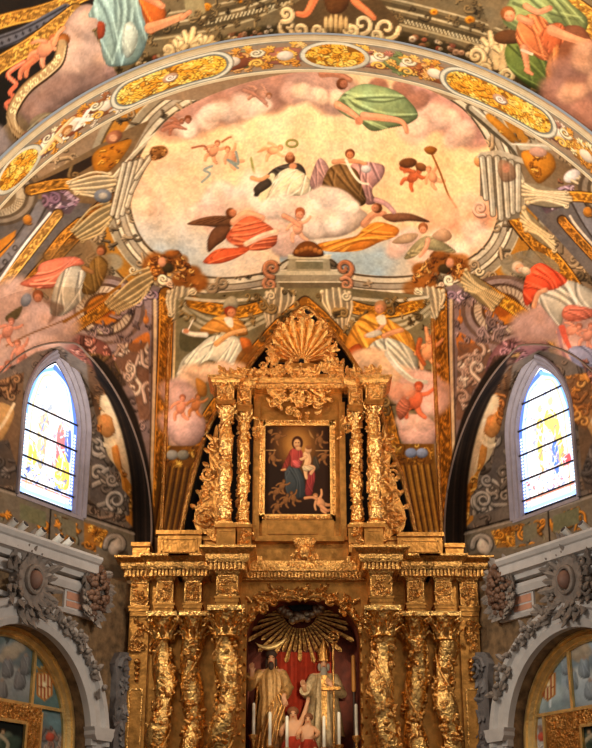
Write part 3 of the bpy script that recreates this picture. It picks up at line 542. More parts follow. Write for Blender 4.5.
def paint_nave():
    C = Canvas(-120, -90, 712, 240, 2, (126, 108, 84))
    BR = (128, 108, 80)
    # ---- left: dark ground, gold ribs, blue-grey band
    C.poly([(-120, 240), (-120, -90), (120, -90), (90, 20), (30, 100), (0, 130)], (44, 38, 32), smooth=False)
    C.goldband([(-120, 60), (0, 22), (40, 12), (76, -2), (180, -50)], 13, (206, 152, 74), step=13)
    C.line([(-120, 82), (0, 42), (30, 30), (66, 10)], 13, (104, 104, 112)); C.line([(-120, 78), (0, 38), (30, 26), (66, 6)], 2, (64, 62, 66)); C.line([(-120, 88), (0, 48), (32, 33), (66, 14)], 1.6, (56, 54, 58))
    for k in range(9):
        C.ell(2 + k * 7, 43 - k * 3.2, 1.4, 1.8, (48, 46, 50))
    C.goldband([(-120, 118), (-20, 76), (0, 64), (30, 46), (60, 24), (76, 12)], 16, (208, 156, 80), step=10)
    C.poly([(-120, 150), (-20, 92), (2, 78), (28, 62), (16, 90), (10, 120), (-20, 150), (-120, 200)], (36, 32, 26), smooth=False)
    # putto with red ribbon
    C.cloud([(-6, 138), (2, 152), (10, 162), (-16, 150), (-20, 170), (4, 175)], 13, (160, 148, 146), 3, 2)
    C.line([(24, 62), (12, 70), (8, 76), (16, 84), (10, 92), (14, 98), (6, 104), (10, 112)], 5, (206, 120, 92), 4); C.line([(24, 62), (12, 69), (8, 75), (15, 83)], 1.6, (232, 160, 130))
    # clouds behind banner and blue figure
    C.poly([(66, 22), (80, 6), (94, 6), (104, 22), (110, 50), (124, 66), (130, 84), (112, 98), (90, 108), (60, 118), (40, 132), (26, 120), (24, 100), (44, 78), (58, 58), (62, 36)], (176, 150, 138), vol=.4, rim=7, soft=2)
    C.cloud([(84, 40), (88, 55), (78, 66), (90, 24)], 17, (196, 168, 152), 3, 4); C.cloud([(52, 98), (74, 94), (96, 84), (40, 110), (114, 80)], 15, (150, 124, 114), 3, 5); C.cloud([(112, 72), (122, 78)], 10, (172, 142, 134), 2, 6)
    C.putto(46, 48, 1.5, .75, (222, 150, 116), (150, 90, 46)); C.limb([(36, 58), (28, 66), (26, 76)], 7, 4, (214, 136, 100)); C.limb([(34, 60), (22, 70), (20, 78)], 6, 4, (210, 130, 96)); C.head(63, 40, 5.4, (170, 110, 62), (140, 90, 46), (.6, -.4)); C.limb([(54, 44), (58, 34), (64, 28)], 5, 3.4, (222, 156, 118))
    # lettered banner
    ban = [(62, 44), (58, 60), (46, 72), (28, 86), (16, 102), (11, 116), (16, 130), (26, 138)]
    C.line([(x + 1, y + 1.6) for x, y in ban], 10.5, (70, 54, 38)); C.line(ban, 9.5, (178, 152, 114)); C.line([(x + 3.6, y + 2.6) for x, y in ban], 1.3, (214, 194, 154)); C.line([(x - 3.6, y - 2.6) for x, y in ban], 1.1, (132, 106, 74))
    C.spiral(28, 136, 5, 2.6, (150, 110, 84), 2)
    path = spl([(12, 114), (17, 102), (28, 87), (45, 73), (56, 61), (60, 52)]); D = np.r_[0, np.hypot(*np.diff(path, axis=0).T).cumsum()]
    txt = 'SEOCONDITINO'
    for k, ch in enumerate(txt):
        s = 3 + k * (D[-1] - 8) / (len(txt) - 1)
        x, y = np.interp(s, D, path[:, 0]), np.interp(s, D, path[:, 1]); i = min(max(1, int(np.searchsorted(D, s))), len(path) - 1)
        a = math.atan2(*(path[i] - path[i - 1])[::-1]); ca, sa = math.cos(a), math.sin(a)
        for g in GLY[ch]:
            C.line([(x + (u - .5) * 3.6 * ca - (v - .5) * 5 * sa, y + (u - .5) * 3.6 * sa + (v - .5) * 5 * ca) for u, v in g], 1.25, (250, 232, 180), smooth=False, soft=.6)
    # faint vase under the banner
    C.ell(44, 122, 15, 9, (150, 138, 112), -.3, vol=.4, alpha=.8); C.ell(44, 124, 6, 5.5, (190, 160, 136), vol=.4); C.line([(28, 130), (44, 116), (64, 112)], 1.6, (186, 176, 148))
    C.orn([(-60, 170), (-10, 150), (20, 158), (-20, 180)], 10, 9, [(176, 140, 92), (150, 130, 120)], 3)
    # ---- painted cornice and flowers in the middle
    C.poly([(92, 30), (140, 20), (200, -30), (330, -60), (480, -60), (520, 30), (520, 110), (470, 70), (400, 46), (330, 36), (270, 44), (200, 64), (130, 98), (120, 80)], (118, 104, 78), smooth=False)
    for off, c, w in [(0, (176, 162, 130), 2), (6, (92, 80, 58), 4), (10, (186, 172, 138), 2.2), (18, (84, 74, 54), 7), (24, (170, 156, 122), 2)]:
        C.line([(150, 16 + off), (200, 8 + off), (250, -4 + off), (290, -22 + off)], w, c); C.line([(380, -4 + off), (430, 8 + off), (480, 22 + off), (510, 34 + off)], w, c)
    for k in range(22):
        C.line([(204 + k * 4, 25 - k * .95), (206 + k * 4, 21 - k * .95)], 1.6, (196, 184, 150)); C.line([(396 + k * 4, 17 + k * 1.1), (398 + k * 4, 21 + k * 1.1)], 1.6, (196, 184, 150))
    for x, y, r in [(207, 7, 5), (240, 0, 4), (434, 12, 4), (470, 20, 5), (490, 4, 5), (206, 8, 2)]:
        C.ell(x, y, r, r * .8, (214, 146, 52), vol=.5); C.ell(x, y, r * .4, r * .35, (150, 92, 30))
    C.poly([(182, -10), (200, -20), (206, 12), (196, 20), (186, 14)], (150, 138, 104), smooth=False)
    FL = [(176, 140, 110), (150, 108, 80), (196, 176, 140), (120, 104, 70), (156, 92, 70), (206, 186, 160)]
    def flowers(poly, n, seed):
        q = random.Random(seed); P = np.array(poly); mn, mx = P.min(0), P.max(0)
        old = C.clip; C.poly(poly, (72, 62, 42), smooth=False, soft=3, keep=True)
        for k in range(n):
            x, y, r = q.uniform(mn[0], mx[0]), q.uniform(mn[1], mx[1]), q.uniform(1.8, 4)
            C.ell(x, y, r, r * .9, q.choice(FL), vol=.6); C.ell(x, y, r * .35, r * .3, (96, 70, 48), alpha=.7)
        C.clip = old
    C.weave([(92, 30), (200, -30), (480, -60), (520, 30), (520, 110), (400, 46), (270, 44), (130, 98)], 420, 7, (120, 102, 72), 301)
    flowers([(124, 96), (136, 78), (170, 62), (215, 47), (270, 32), (276, 42), (215, 60), (170, 78), (132, 102)], 150, 13); flowers([(394, 30), (455, 44), (515, 72), (560, 102), (562, 118), (515, 92), (450, 62), (394, 44)], 150, 15)
    flowers([(126, 74), (138, 60), (158, 54), (170, 60), (166, 76), (134, 92)], 50, 3)
    flowers([(212, 46), (230, 34), (262, 26), (280, 26), (270, 40), (240, 48), (214, 58)], 44, 4)
    flowers([(398, 30), (430, 38), (460, 46), (480, 58), (474, 66), (440, 54), (404, 42)], 54, 5)
    flowers([(512, 78), (530, 92), (552, 104), (560, 116), (540, 110), (514, 94)], 40, 6)
    # acanthus consoles
    for x, y, a, L in [(186, 62, -1.35, 34), (182, 62, -1.9, 22), (200, 56, -1.0, 22), (496, 66, -1.75, 34), (502, 68, -1.35, 30), (488, 64, -2.2, 20)]:
        C.leaf(x, y, a, L, 9, (196, 172, 130), 5)
    for cx, cy, r, dr in [(176, 58, 10, 1), (168, 50, 6, -1), (206, 52, 7, -1), (476, 56, 10, -1), (508, 76, 8, 1), (486, 70, 7, 1)]:
        C.spiral(cx, cy, r, 5, (200, 176, 134), 2, 1.4, dr)
    # cartouche and legs over the arch apex
    C.poly([(278, 32), (284, 12), (300, 0), (380, 0), (398, 20), (396, 36), (340, 32)], (96, 78, 54), smooth=False)
    for cx, cy, r, a, dr in [(288, 26, 12, 0, 1), (286, 14, 8, 2, -1), (300, 30, 9, 3, -1), (362, 24, 12, 3, -1), (386, 28, 13, 0, 1), (376, 36, 7, 2, -1), (318, 30, 7, 0, 1), (352, 30, 7, 3, -1)]:
        C.spiral(cx, cy, r, 5, (206, 182, 140), a, 1.3, dr)
    for k in range(5):
        C.ell(326 + k * 5, 24, 2.4, 11 - abs(k - 2) * 1.6, (196, 168, 120), vol=.6)
    C.limb([(318, -10), (312, 4), (306, 14), (298, 14)], 9, 5, (220, 132, 88)); C.limb([(350, -10), (356, 2), (368, 12), (374, 18)], 9, 5, (220, 136, 92)); C.poly([(324, -20), (350, -20), (348, 6), (336, 14), (326, 8)], (110, 76, 44), vol=.4)
    # ---- woman in blue
    C.drape([(92, -40), (140, -40), (150, 10), (146, 44), (136, 62), (120, 66), (106, 64), (100, 40), (98, 20), (88, 16), (94, 0)], (150, 178, 176), 12, 1.4, contrast=.3)
    C.drape([(124, 26), (132, 22), (138, 36), (134, 52), (126, 58), (122, 46)], (186, 200, 192), 4, 1.4, contrast=.2)
    C.poly([(98, 22), (105, 24), (104, 36), (98, 38)], (168, 84, 56), vol=.4)
    C.drape([(136, -20), (156, -6), (166, 14), (158, 28), (150, 34), (142, 12)], (214, 118, 58), 6, 1.0); C.limb([(150, 28), (168, 22), (184, 16)], 11, 5, (212, 152, 112)); C.limb([(182, 18), (190, 12)], 5, 4, (206, 144, 106)); C.limb([(144, -4), (156, 2), (162, 6)], 8, 6, (216, 150, 112))
    # ---- right figure: green drapery, rose tunic
    C.poly([(480, 0), (520, -30), (600, -40), (600, 40), (560, 20), (510, 20), (490, 30)], (128, 114, 88), smooth=False)
    C.goldband([(520, -40), (560, 0), (592, 24), (640, 60)], 26, (226, 166, 82), step=12)
    C.drape([(503, 22), (506, 8), (516, -6), (548, -16), (572, 4), (588, 20), (580, 36), (562, 26), (530, 20), (516, 30)], (146, 158, 106), 9, .5)
    C.drape([(505, 48), (514, 38), (524, 44), (546, 60), (548, 78), (540, 90), (526, 84), (512, 72), (506, 62)], (110, 124, 68), 9, 1.0)
    C.poly([(494, 36), (504, 30), (518, 32), (520, 42), (506, 44), (496, 42)], (112, 78, 50), vol=.4)
    C.poly([(560, 30), (580, 26), (592, 40), (600, 60), (584, 64), (566, 84), (556, 60)], (126, 84, 62), vol=.4)
    C.drape([(516, 34), (520, 20), (532, 14), (546, 20), (552, 34), (560, 44), (554, 58), (542, 60), (530, 52), (520, 48)], (206, 126, 82), 9, 1.0)
    C.drape([(540, 36), (552, 24), (562, 24), (566, 34), (560, 46), (550, 56)], (198, 112, 72), 5, 1.9)
    C.drape([(550, 56), (558, 44), (558, 62), (554, 78), (548, 88), (546, 70)], (206, 138, 88), 4, 1.5)
    C.limb([(552, 30), (566, 36), (584, 42), (590, 42)], 11, 5, (222, 156, 118)); C.limb([(524, 48), (526, 60), (528, 72)], 8, 4, (218, 150, 112)); C.limb([(526, 6), (538, 12), (550, 8)], 6, 5, (216, 152, 116)); C.limb([(526, 70), (532, 74)], 4, 3, (214, 148, 112)); C.line([(522, 50), (532, 54)], 3, (226, 200, 170))
    C.limb([(520, 18), (530, 22)], 7, 7, (214, 148, 112)); C.head(509, 15, 6.8, (222, 156, 118), (150, 96, 58), (-.4, -.6))
    C.cloud([(570, 80), (584, 70), (600, 60), (590, 92), (562, 96), (600, 110), (556, 106), (580, 108), (630, 80), (630, 120)], 20, (156, 116, 100), 4, 8); C.cloud([(588, 64), (600, 80), (590, 52), (574, 92)], 11, (206, 160, 130), 3, 9)
    C.poly([(560, 118), (580, 128), (640, 160), (640, 175), (592, 140)], (130, 118, 100), smooth=False); C.line([(556, 122), (592, 134), (640, 160)], 3, (150, 130, 108))
    C.poly([(640, -90), (712, -90), (712, 240), (660, 200)], (110, 90, 70), smooth=False)
    C.grain(.15, 21, 1.25, (1.03, .975, .92))
    return C

def paint_madonna():
    C = Canvas(258, 418, 338, 520, 7, (52, 32, 18)); T = lambda x, y: (x / 6.8 + 255, y / 6.8 + 415); U = lambda L: [T(*p) for p in L]; k = 1 / 6.8
    def E(x, y, rx, ry, c, **kw): C.ell(*T(x, y), rx * k, ry * k, c, **dict(dict(soft=1.2), **kw))
    for r, c in [(210, (78, 50, 24)), (170, (112, 74, 34)), (130, (150, 102, 46)), (95, (178, 126, 58)), (70, (196, 146, 74))]:
        E(285, 200, r * .85, r, c, soft=7, alpha=.7)
    E(120, 420, 90, 120, (40, 26, 16), soft=6); E(460, 440, 90, 120, (46, 28, 16), soft=6); E(290, 640, 220, 60, (44, 28, 18), soft=6)
    for x, y, a in [(155, 145, .6), (120, 290, -.6), (440, 165, -.5), (470, 280, .4)]:
        C.putto(*T(x, y), .62, a, (140, 96, 54), (84, 52, 26))
    C.line(U([(75, 240), (140, 240)]), 1, (186, 150, 100)); C.line(U([(415, 242), (505, 242)]), 1, (180, 140, 90)); C.poly(U([(85, 110), (120, 96), (110, 130)]), (150, 110, 66)); C.poly(U([(365, 100), (385, 130), (400, 160), (375, 140)]), (170, 130, 76))
    D = lambda L, c, n=5, a=None: C.drape(U(L), c, n, a, rim=1.2)
    D([(205, 370), (235, 345), (290, 350), (330, 420), (345, 540), (300, 570), (230, 560), (205, 480)], (58, 66, 72), 7, 1.4)
    D([(370, 380), (400, 375), (410, 420), (395, 500), (385, 545), (345, 545), (345, 470)], (150, 54, 54), 5, 1.6)
    D([(230, 260), (262, 225), (300, 225), (325, 260), (320, 330), (280, 360), (240, 340)], (164, 66, 60), 5, 1.5); D([(255, 310), (300, 310), (310, 350), (275, 360)], (206, 96, 96), 3)
    D([(225, 270), (245, 240), (240, 320), (205, 380), (180, 370)], (150, 60, 48), 4); C.limb(U([(205, 370), (180, 375)]), 2, 1.4, (214, 160, 106))
    D([(400, 280), (430, 310), (440, 360), (415, 380), (395, 350)], (70, 62, 50), 3)
    E(288, 190, 38, 46, (64, 34, 20)); E(286, 195, 24, 32, (228, 180, 128), vol=.4); E(278, 188, 4, 3, (70, 40, 24)); E(296, 188, 4, 3, (70, 40, 24)); E(286, 212, 6, 2.5, (170, 80, 64)); E(296, 228, 20, 14, (222, 170, 120), vol=.3)
    C.limb(U([(350, 270), (360, 310), (345, 360)]), 7, 6, (238, 190, 142)); C.limb(U([(340, 355), (345, 400), (350, 430)]), 4.4, 2.4, (232, 184, 138)); C.limb(U([(370, 350), (400, 360), (380, 400)]), 4, 2.4, (228, 178, 132)); C.limb(U([(345, 285), (320, 300), (310, 300)]), 3, 2, (232, 184, 136)); E(362, 235, 24, 26, (232, 182, 132), vol=.4); E(366, 220, 22, 14, (140, 90, 46), vol=.3); D([(320, 350), (380, 345), (400, 365), (345, 385)], (226, 200, 160), 3)
    C.putto(*T(440, 590), .9, -.7, (232, 172, 122), (150, 96, 50)); C.limb(U([(340, 565), (390, 560), (420, 575)]), 2.6, 2, (220, 158, 110)); C.limb(U([(450, 620), (490, 650), (510, 645)]), 4, 2, (228, 166, 118))
    for x, y, a in [(150, 520, 1), (210, 575, .4), (260, 560, -.4), (150, 620, .2), (185, 480, .4)]:
        C.putto(*T(x, y), .6, a, (140, 96, 54), (84, 52, 26))
    C.a *= np.array((.86, .78, .7), np.float32); C.grain(.06, 31)
    return C

def shield(C, x, y, w, h, ground=None):
    C.poly([(x - w / 2, y - h / 2), (x + w / 2, y - h / 2), (x + w / 2, y + h * .28), (x, y + h / 2), (x - w / 2, y + h * .28)], (150, 62, 34), smooth=False, keep=True)
    for k in range(4):
        xx = x - w * .34 + k * w * .23
        C.line([(xx, y - h / 2), (xx, y + h / 2)], w * .12, (226, 196, 140), smooth=False)
    C.line([(x - w / 2, y), (x + w / 2, y)], .9, (120, 60, 34)); C.ell(x, y - h * .1, w * .14, h * .1, (236, 214, 170))
    C.clip = None
    C.line([(x - w / 2, y - h / 2), (x + w / 2, y - h / 2), (x + w / 2, y + h * .28), (x, y + h / 2), (x - w / 2, y + h * .28), (x - w / 2, y - h / 2)], 1.4, (180, 116, 52), smooth=False)
    cy = y - h * .5 - 1
    C.poly([(x - w * .42, cy), (x - w * .55, cy - h * .24), (x - w * .22, cy - h * .13), (x, cy - h * .32), (x + w * .22, cy - h * .13), (x + w * .55, cy - h * .24), (x + w * .42, cy)], (150, 104, 48), smooth=False)
    for u in (-.5, -.2, 0, .2, .5):
        C.ell(x + w * u, cy - h * .2, 1, 1, (206, 160, 84))

def paint_side(sx):
    """painted fields of the round-topped side altarpiece"""
    X = (lambda x: x) if not sx else (lambda x: 592 - x)
    F = lambda L: [(X(x), y) for x, y in L]
    C = Canvas(-70, 590, 120, 780, 3, (120, 134, 132)) if not sx else Canvas(470, 590, 662, 780, 3, (128, 142, 146))
    cld = [(150, 152, 148), (124, 130, 128), (176, 170, 160)] if not sx else [(168, 180, 186), (140, 156, 166), (206, 210, 208)]
    for k, (x, y) in enumerate([(4, 650), (16, 660), (10, 680), (24, 690), (-20, 660), (-30, 690), (0, 695)]):
        C.cloud([(X(x), y)], 13, cld[k % 3], 3, k)
    C.cloud(F([(8, 655), (14, 650)]), 8, (186, 166, 140), 3, 40)
    for x, y in [(8, 668), (20, 680), (2, 690), (26, 665)]:
        C.drape(F([(x - 4, y - 8), (x + 3, y - 9), (x + 6, y + 4), (x + 2, y + 10), (x - 6, y + 8)]), (132, 128, 124) if not sx else (150, 160, 166), 4, 1.4, contrast=.2); C.ell(X(x), y - 10, 2, 2.2, (166, 140, 120), alpha=.7)
    C.poly(F([(32, 630), (80, 630), (80, 720), (30, 708)]), (86, 110, 106) if not sx else (134, 150, 152), smooth=False); C.cloud(F([(44, 665), (56, 690), (40, 694), (60, 704), (50, 656)]), 9, (98, 122, 118) if not sx else (176, 190, 190), 3, 50)
    if sx:
        C.line(F([(40, 668), (42, 706)]), 2.4, (216, 222, 222)); C.cloud(F([(54, 664), (46, 660)]), 7, (74, 120, 142), 2, 52)
    shield(C, X(44.5), 687, 15, 27)
    C.poly(F([(39, 714), (80, 716), (80, 780), (39, 780)]), (120, 118, 112) if not sx else (178, 172, 162), smooth=False); C.cloud(F([(50, 722), (60, 725)]), 8, (104, 128, 130) if not sx else (190, 184, 174), 3, 54)
    C.orn(F([(40, 726), (66, 726), (66, 780), (40, 780)]), 30, 6, [(150, 108, 90), (104, 90, 84), (176, 150, 130)] if not sx else [(196, 160, 140), (206, 196, 186), (160, 120, 104)], 55 + sx)
    C.ell(X(50), 737, 4.5, 4.5, (190, 84, 62), vol=.4)
    C.grain(.1, 60 + sx)
    return C

def paint_center(sx):
    C = Canvas(-60, 700, 50, 780, 3, (28, 30, 26)) if not sx else Canvas(545, 690, 662, 780, 3, (32, 40, 34)); X = (lambda x: x) if not sx else (lambda x: 592 - x)
    for k, (x, y, c) in enumerate([(4, 736, (96, 104, 88)), (12, 742, (70, 84, 70)), (-6, 744, (140, 138, 116)), (8, 750, (60, 74, 60)), (-20, 740, (90, 90, 70))]):
        C.cloud([(X(x), y)], 7, c, 3, k)
    C.limb([(X(0), 735), (X(8), 744), (X(4), 756)], 4, 3, (176, 160, 130)); C.head(X(3), 732, 2.4, (180, 150, 116), (80, 60, 40))
    C.grain(.1, 70 + sx); return C

def paint_glass(sx):
    """stained glass: pale field, blue and gold border, figures; local chart 0..100 x 0..180"""
    C = Canvas(0, 0, 100, 180, 4, (236, 242, 252))
    X = (lambda x: x)
    q = random.Random(4 + sx)
    for k in range(60):
        C.ell(q.uniform(0, 100), q.uniform(10, 178), q.uniform(2, 6), q.uniform(2, 6), q.choice([(250, 252, 255), (222, 232, 250), (240, 240, 236)]), soft=2)
    edge = 100 - 7 if not sx else 7
    def vl(x, w, c): C.line([(x, 0), (x, 180)], w, c, smooth=False)
    arch = lambda o: [(50 + s * 0, 0) for s in ()]
    for side in (0, 1):
        def bx(o): return [(o if side == 0 else 100 - o, 180), (o if side == 0 else 100 - o, 84), ((o + 3) if side == 0 else 97 - o, 60), ((18 + o * .8) if side == 0 else 82 - o * .8, 26), (50, 2 + o * 1.2)]
        near = (side == 1) != bool(sx)
        C.line(bx(4), 9 if near else 5, (30, 70, 190) if near else (70, 130, 220)); C.line(bx(9), 4, (160, 196, 250)); C.line(bx(13), 3, (206, 184, 110) if (not near) else (120, 160, 236))
        for t in range(40):
            yy = 176 - t * 4.4
            if yy > 80:
                C.ell((4 if side == 0 else 96), yy, 2, 1.5, (236, 244, 255))
    C.line([(0, 177), (100, 177)], 5, (120, 160, 250)); C.line([(6, 166), (94, 166)], 2.4, (190, 90, 60)); C.ell(50, 22, 8, 8, (226, 196, 150)); C.ell(50, 22, 5, 5, (246, 244, 240))
    if not sx:
        C.poly([(30, 78), (40, 70), (46, 90), (40, 140), (30, 138), (26, 100)], (176, 160, 110), vol=.3); C.poly([(48, 74), (62, 70), (66, 150), (44, 152)], (236, 224, 236), vol=.2); C.poly([(64, 80), (76, 84), (78, 132), (66, 150), (62, 110)], (170, 70, 74), vol=.3)
        C.poly([(14, 120), (26, 116), (28, 146), (16, 148)], (226, 190, 40)); C.poly([(68, 118), (86, 116), (90, 154), (64, 156)], (222, 184, 36), vol=.3); C.poly([(78, 84), (88, 80), (90, 120), (80, 112)], (40, 70, 190), vol=.3); C.line([(56, 88), (58, 146)], 1.6, (170, 90, 110)); C.poly([(30, 62), (52, 56), (48, 64), (34, 68)], (120, 130, 140)); C.ell(52, 68, 4, 5, (206, 176, 150)); C.ell(70, 74, 4, 5, (206, 150, 130))
        for k in range(46):
            C.line([(x := q.uniform(12, 88), y := q.uniform(146, 166)), (x + q.uniform(-7, 7), y + q.uniform(-4, 4))], q.uniform(1, 2.6), q.choice([(30, 60, 170), (60, 110, 220), (20, 30, 90), (206, 180, 60)]))
        for k in range(24):
            C.line([(x := q.uniform(18, 86), y := q.uniform(66, 140)), (x + q.uniform(-3, 3), y + q.uniform(-7, 7))], 1, q.choice([(90, 80, 90), (150, 90, 100), (60, 80, 160)]))
    else:
        C.poly([(34, 76), (44, 66), (48, 82), (46, 130), (36, 130)], (196, 166, 60), vol=.3); C.poly([(50, 66), (64, 60), (76, 80), (82, 136), (70, 134), (62, 90), (54, 104)], (206, 174, 60), vol=.3); C.ell(44, 54, 4.5, 5.5, (206, 170, 110)); C.ell(64, 50, 5, 6, (212, 180, 110)); C.poly([(44, 92), (58, 90), (62, 140), (46, 144)], (240, 230, 230)); C.poly([(60, 110), (70, 106), (70, 142), (60, 144)], (40, 80, 210)); C.poly([(78, 128), (90, 126), (92, 138), (80, 140)], (190, 30, 36))
        for k in range(60):
            C.line([(x := q.uniform(12, 90), y := q.uniform(142, 164)), (x + q.uniform(-7, 7), y + q.uniform(-3, 3))], q.uniform(1, 2.4), q.choice([(150, 40, 40), (206, 120, 110), (120, 50, 60), (60, 80, 160)]))
        for k in range(34):
            C.line([(x := q.uniform(14, 88), y := q.uniform(70, 140)), (x + q.uniform(-3, 3), y + q.uniform(-6, 6))], 1, q.choice([(180, 60, 70), (70, 120, 230), (120, 110, 60)]))
    for k in range(26):
        C.ell(q.uniform(14, 86), q.uniform(20, 70), 1, 1.3, (60, 90, 190))
    for k in range(170):
        x, y, a = q.uniform(16, 84), q.uniform(60, 166), q.uniform(0, 6.3); L = q.uniform(2, 9)
        C.line([(x - math.cos(a) * L, y - math.sin(a) * L), (x, y + q.uniform(-2, 2)), (x + math.cos(a) * L, y + math.sin(a) * L)], q.uniform(.7, 2.2), q.choice([(250, 250, 255)] * 4 + [(90, 80, 100), (170, 110, 70), (70, 100, 200)]), alpha=.8)
    C.a = C.a * .8 + np.array((49, 50, 52), np.float32)
    return C
# ================================================================ scene
import bpy, bmesh
from mathutils import Vector, Matrix
PI = math.pi
SC = bpy.context.scene
COL = SC.collection
TILT, FPX, EYE = math.radians(22), 1300., 1.6
CT, ST = math.cos(TILT), math.sin(TILT)

def ray(px, py):
    a, b = (px - 296) / FPX, (374 - py) / FPX
    return np.array([a, CT - b * ST, ST + b * CT])
def P(px, py, Y):
    """point of the church at depth Y that stands at this place of the photo"""
    r = ray(px, py); k = Y / r[1]
    return Vector((r[0] * k, Y, r[2] * k + EYE))
def chart(V):
    V = np.asarray(V, float); z = V[:, 2] - EYE
    zc = V[:, 1] * CT + z * ST; yc = z * CT - V[:, 1] * ST
    return 296 + FPX * V[:, 0] / zc, 374 - FPX * yc / zc

# ---------------------------------------------------------------- materials
def mat(name, col, rough=.6, metal=0., bump=0., scale=30., var=.15, var_scale=8., spec=.5, dist=.03):
    m = bpy.data.materials.new(name); m.use_nodes = True
    nt = m.node_tree; b = nt.nodes['Principled BSDF']
    c = [(v / 255 / 12.92) if v / 255 <= .04045 else ((v / 255 + .055) / 1.055) ** 2.4 for v in col]
    tc = nt.nodes.new('ShaderNodeTexCoord')
    n = nt.nodes.new('ShaderNodeTexNoise'); n.inputs['Scale'].default_value = var_scale; n.inputs['Detail'].default_value = 4
    r = nt.nodes.new('ShaderNodeValToRGB')
    r.color_ramp.elements[0].position = .3; r.color_ramp.elements[1].position = .7
    r.color_ramp.elements[0].color = [v * (1 - var) for v in c] + [1]; r.color_ramp.elements[1].color = [min(1, v * (1 + var)) for v in c] + [1]
    nt.links.new(tc.outputs['Object'], n.inputs['Vector']); nt.links.new(n.outputs['Fac'], r.inputs['Fac']); nt.links.new(r.outputs['Color'], b.inputs['Base Color'])
    b.inputs['Roughness'].default_value = rough; b.inputs['Metallic'].default_value = metal; b.inputs['Specular IOR Level'].default_value = spec
    if bump:
        n2 = nt.nodes.new('ShaderNodeTexNoise'); n2.inputs['Scale'].default_value = scale; n2.inputs['Detail'].default_value = 3
        bp = nt.nodes.new('ShaderNodeBump'); bp.inputs['Strength'].default_value = bump; bp.inputs['Distance'].default_value = dist
        nt.links.new(tc.outputs['Object'], n2.inputs['Vector']); nt.links.new(n2.outputs['Fac'], bp.inputs['Height']); nt.links.new(bp.outputs['Normal'], b.inputs['Normal'])
    return m
def paint_mat(name, rough=.75, emit=0., spec=.2, grain=.07):
    m = bpy.data.materials.new(name); m.use_nodes = True
    nt = m.node_tree; b = nt.nodes['Principled BSDF']
    at = nt.nodes.new('ShaderNodeAttribute'); at.attribute_name = 'pigment'
    tc = nt.nodes.new('ShaderNodeTexCoord'); n = nt.nodes.new('ShaderNodeTexNoise'); n.inputs['Scale'].default_value = 9; n.inputs['Detail'].default_value = 8; n.inputs['Roughness'].default_value = .75
    mr = nt.nodes.new('ShaderNodeMapRange'); mr.inputs['To Min'].default_value = 1 - grain * 2; mr.inputs['To Max'].default_value = 1 + grain * 2
    mx = nt.nodes.new('ShaderNodeVectorMath'); mx.operation = 'SCALE'
    nt.links.new(tc.outputs['Object'], n.inputs['Vector']); nt.links.new(n.outputs['Fac'], mr.inputs['Value']); nt.links.new(at.outputs['Color'], mx.inputs[0]); nt.links.new(mr.outputs['Result'], mx.inputs['Scale'])
    nt.links.new(mx.outputs['Vector'], b.inputs['Base Color'])
    b.inputs['Roughness'].default_value = rough; b.inputs['Specular IOR Level'].default_value = spec
    if emit:
        nt.links.new(at.outputs['Color'], b.inputs['Emission Color']); b.inputs['Emission Strength'].default_value = emit
    return m
GOLD = mat('gilded_wood', (224, 168, 94), .3, 1., .9, 30, .35, 16)
GOLDC = mat('carved_gilding', (232, 178, 104), .27, 1., .8, 17, .35, 12, dist=.045)
GOLDD = mat('old_gilding', (194, 138, 72), .33, 1., .8, 26, .4, 12)
GOLDF = mat('gilded_flat_panel', (190, 132, 66), .38, 1., .25, 22, .35, 7)
GOLDP = mat('pale_gilding', (236, 196, 124), .32, .7, .3, 30, .2, 7)
FRESCO = paint_mat('painted_plaster')
OIL = paint_mat('oil_painting', .7, 0, .08, .06)
GLASS = paint_mat('lit_stained_glass', .3, 1.9, .5, .02)
STONE = mat('grey_white_stone', (196, 190, 184), .7, 0, .1, 40, .08, 6)
CREAM = mat('cream_limewash', (206, 180, 138), .7, 0, .15, 30, .12, 6)
JAMB = mat('violet_grey_stone', (150, 140, 146), .7, 0, .15, 30, .12, 6)
STUC = mat('grey_brown_stucco', (134, 122, 112), .7, 0, .3, 40, .25, 9)
BLUEG = mat('blue_grey_stucco', (112, 106, 104), .7, 0, .3, 30, .3, 5)
DARK = mat('shade_dark_masonry', (30, 24, 18), .9, 0, .2, 20, .3, 5)  # near-black base colour stands in for the shade inside the altar recess
REVEAL = mat('grey_brown_reveal', (84, 74, 64), .85, 0, .2, 25, .25, 5)  # even grey-brown base colour, used on the niche backs
ROLL = mat('brown_plaster_roll', (116, 94, 80), .8)
PINK = mat('rose_marble_panel', (196, 140, 112), .6, 0, .1, 30, .15, 7)
OCHRE = mat('ochre_marble_panel', (122, 96, 66), .6, 0, .2, 30, .6, 7)
LEAD = mat('dark_iron_bar', (26, 26, 34), .6)
WAX = mat('white_wax', (238, 228, 204), .5)
LAMP = mat('white_enamel', (226, 226, 220), .4)
BLACK = mat('black_plastic', (22, 22, 22), .5)
RED = mat('red_velvet', (176, 52, 20), .9, 0, .2, 60, .2)
NICHE = mat('dark_red_niche_lining', (122, 50, 22), .7, 0, .2, 20, .3)
SILVER = mat('silvered_metal', (206, 190, 160), .35, .9, .4, 40, .2)
FLESH = mat('painted_flesh', (206, 150, 106), .5, 0, 0, 30, .1)
ROBE = mat('gilded_brocade', (190, 144, 84), .4, .4, .5, 30, .3, 18)
ROBE2 = mat('silvered_brocade', (184, 156, 112), .42, .35, .5, 30, .3, 18)
HAIR = mat('dark_brown_hair', (60, 40, 26), .8)
FLOORM = mat('worn_stone_floor', (120, 100, 82), .6, 0, .1, 10, .15, 2)
WOOD = mat('dark_wood', (60, 36, 18), .5)

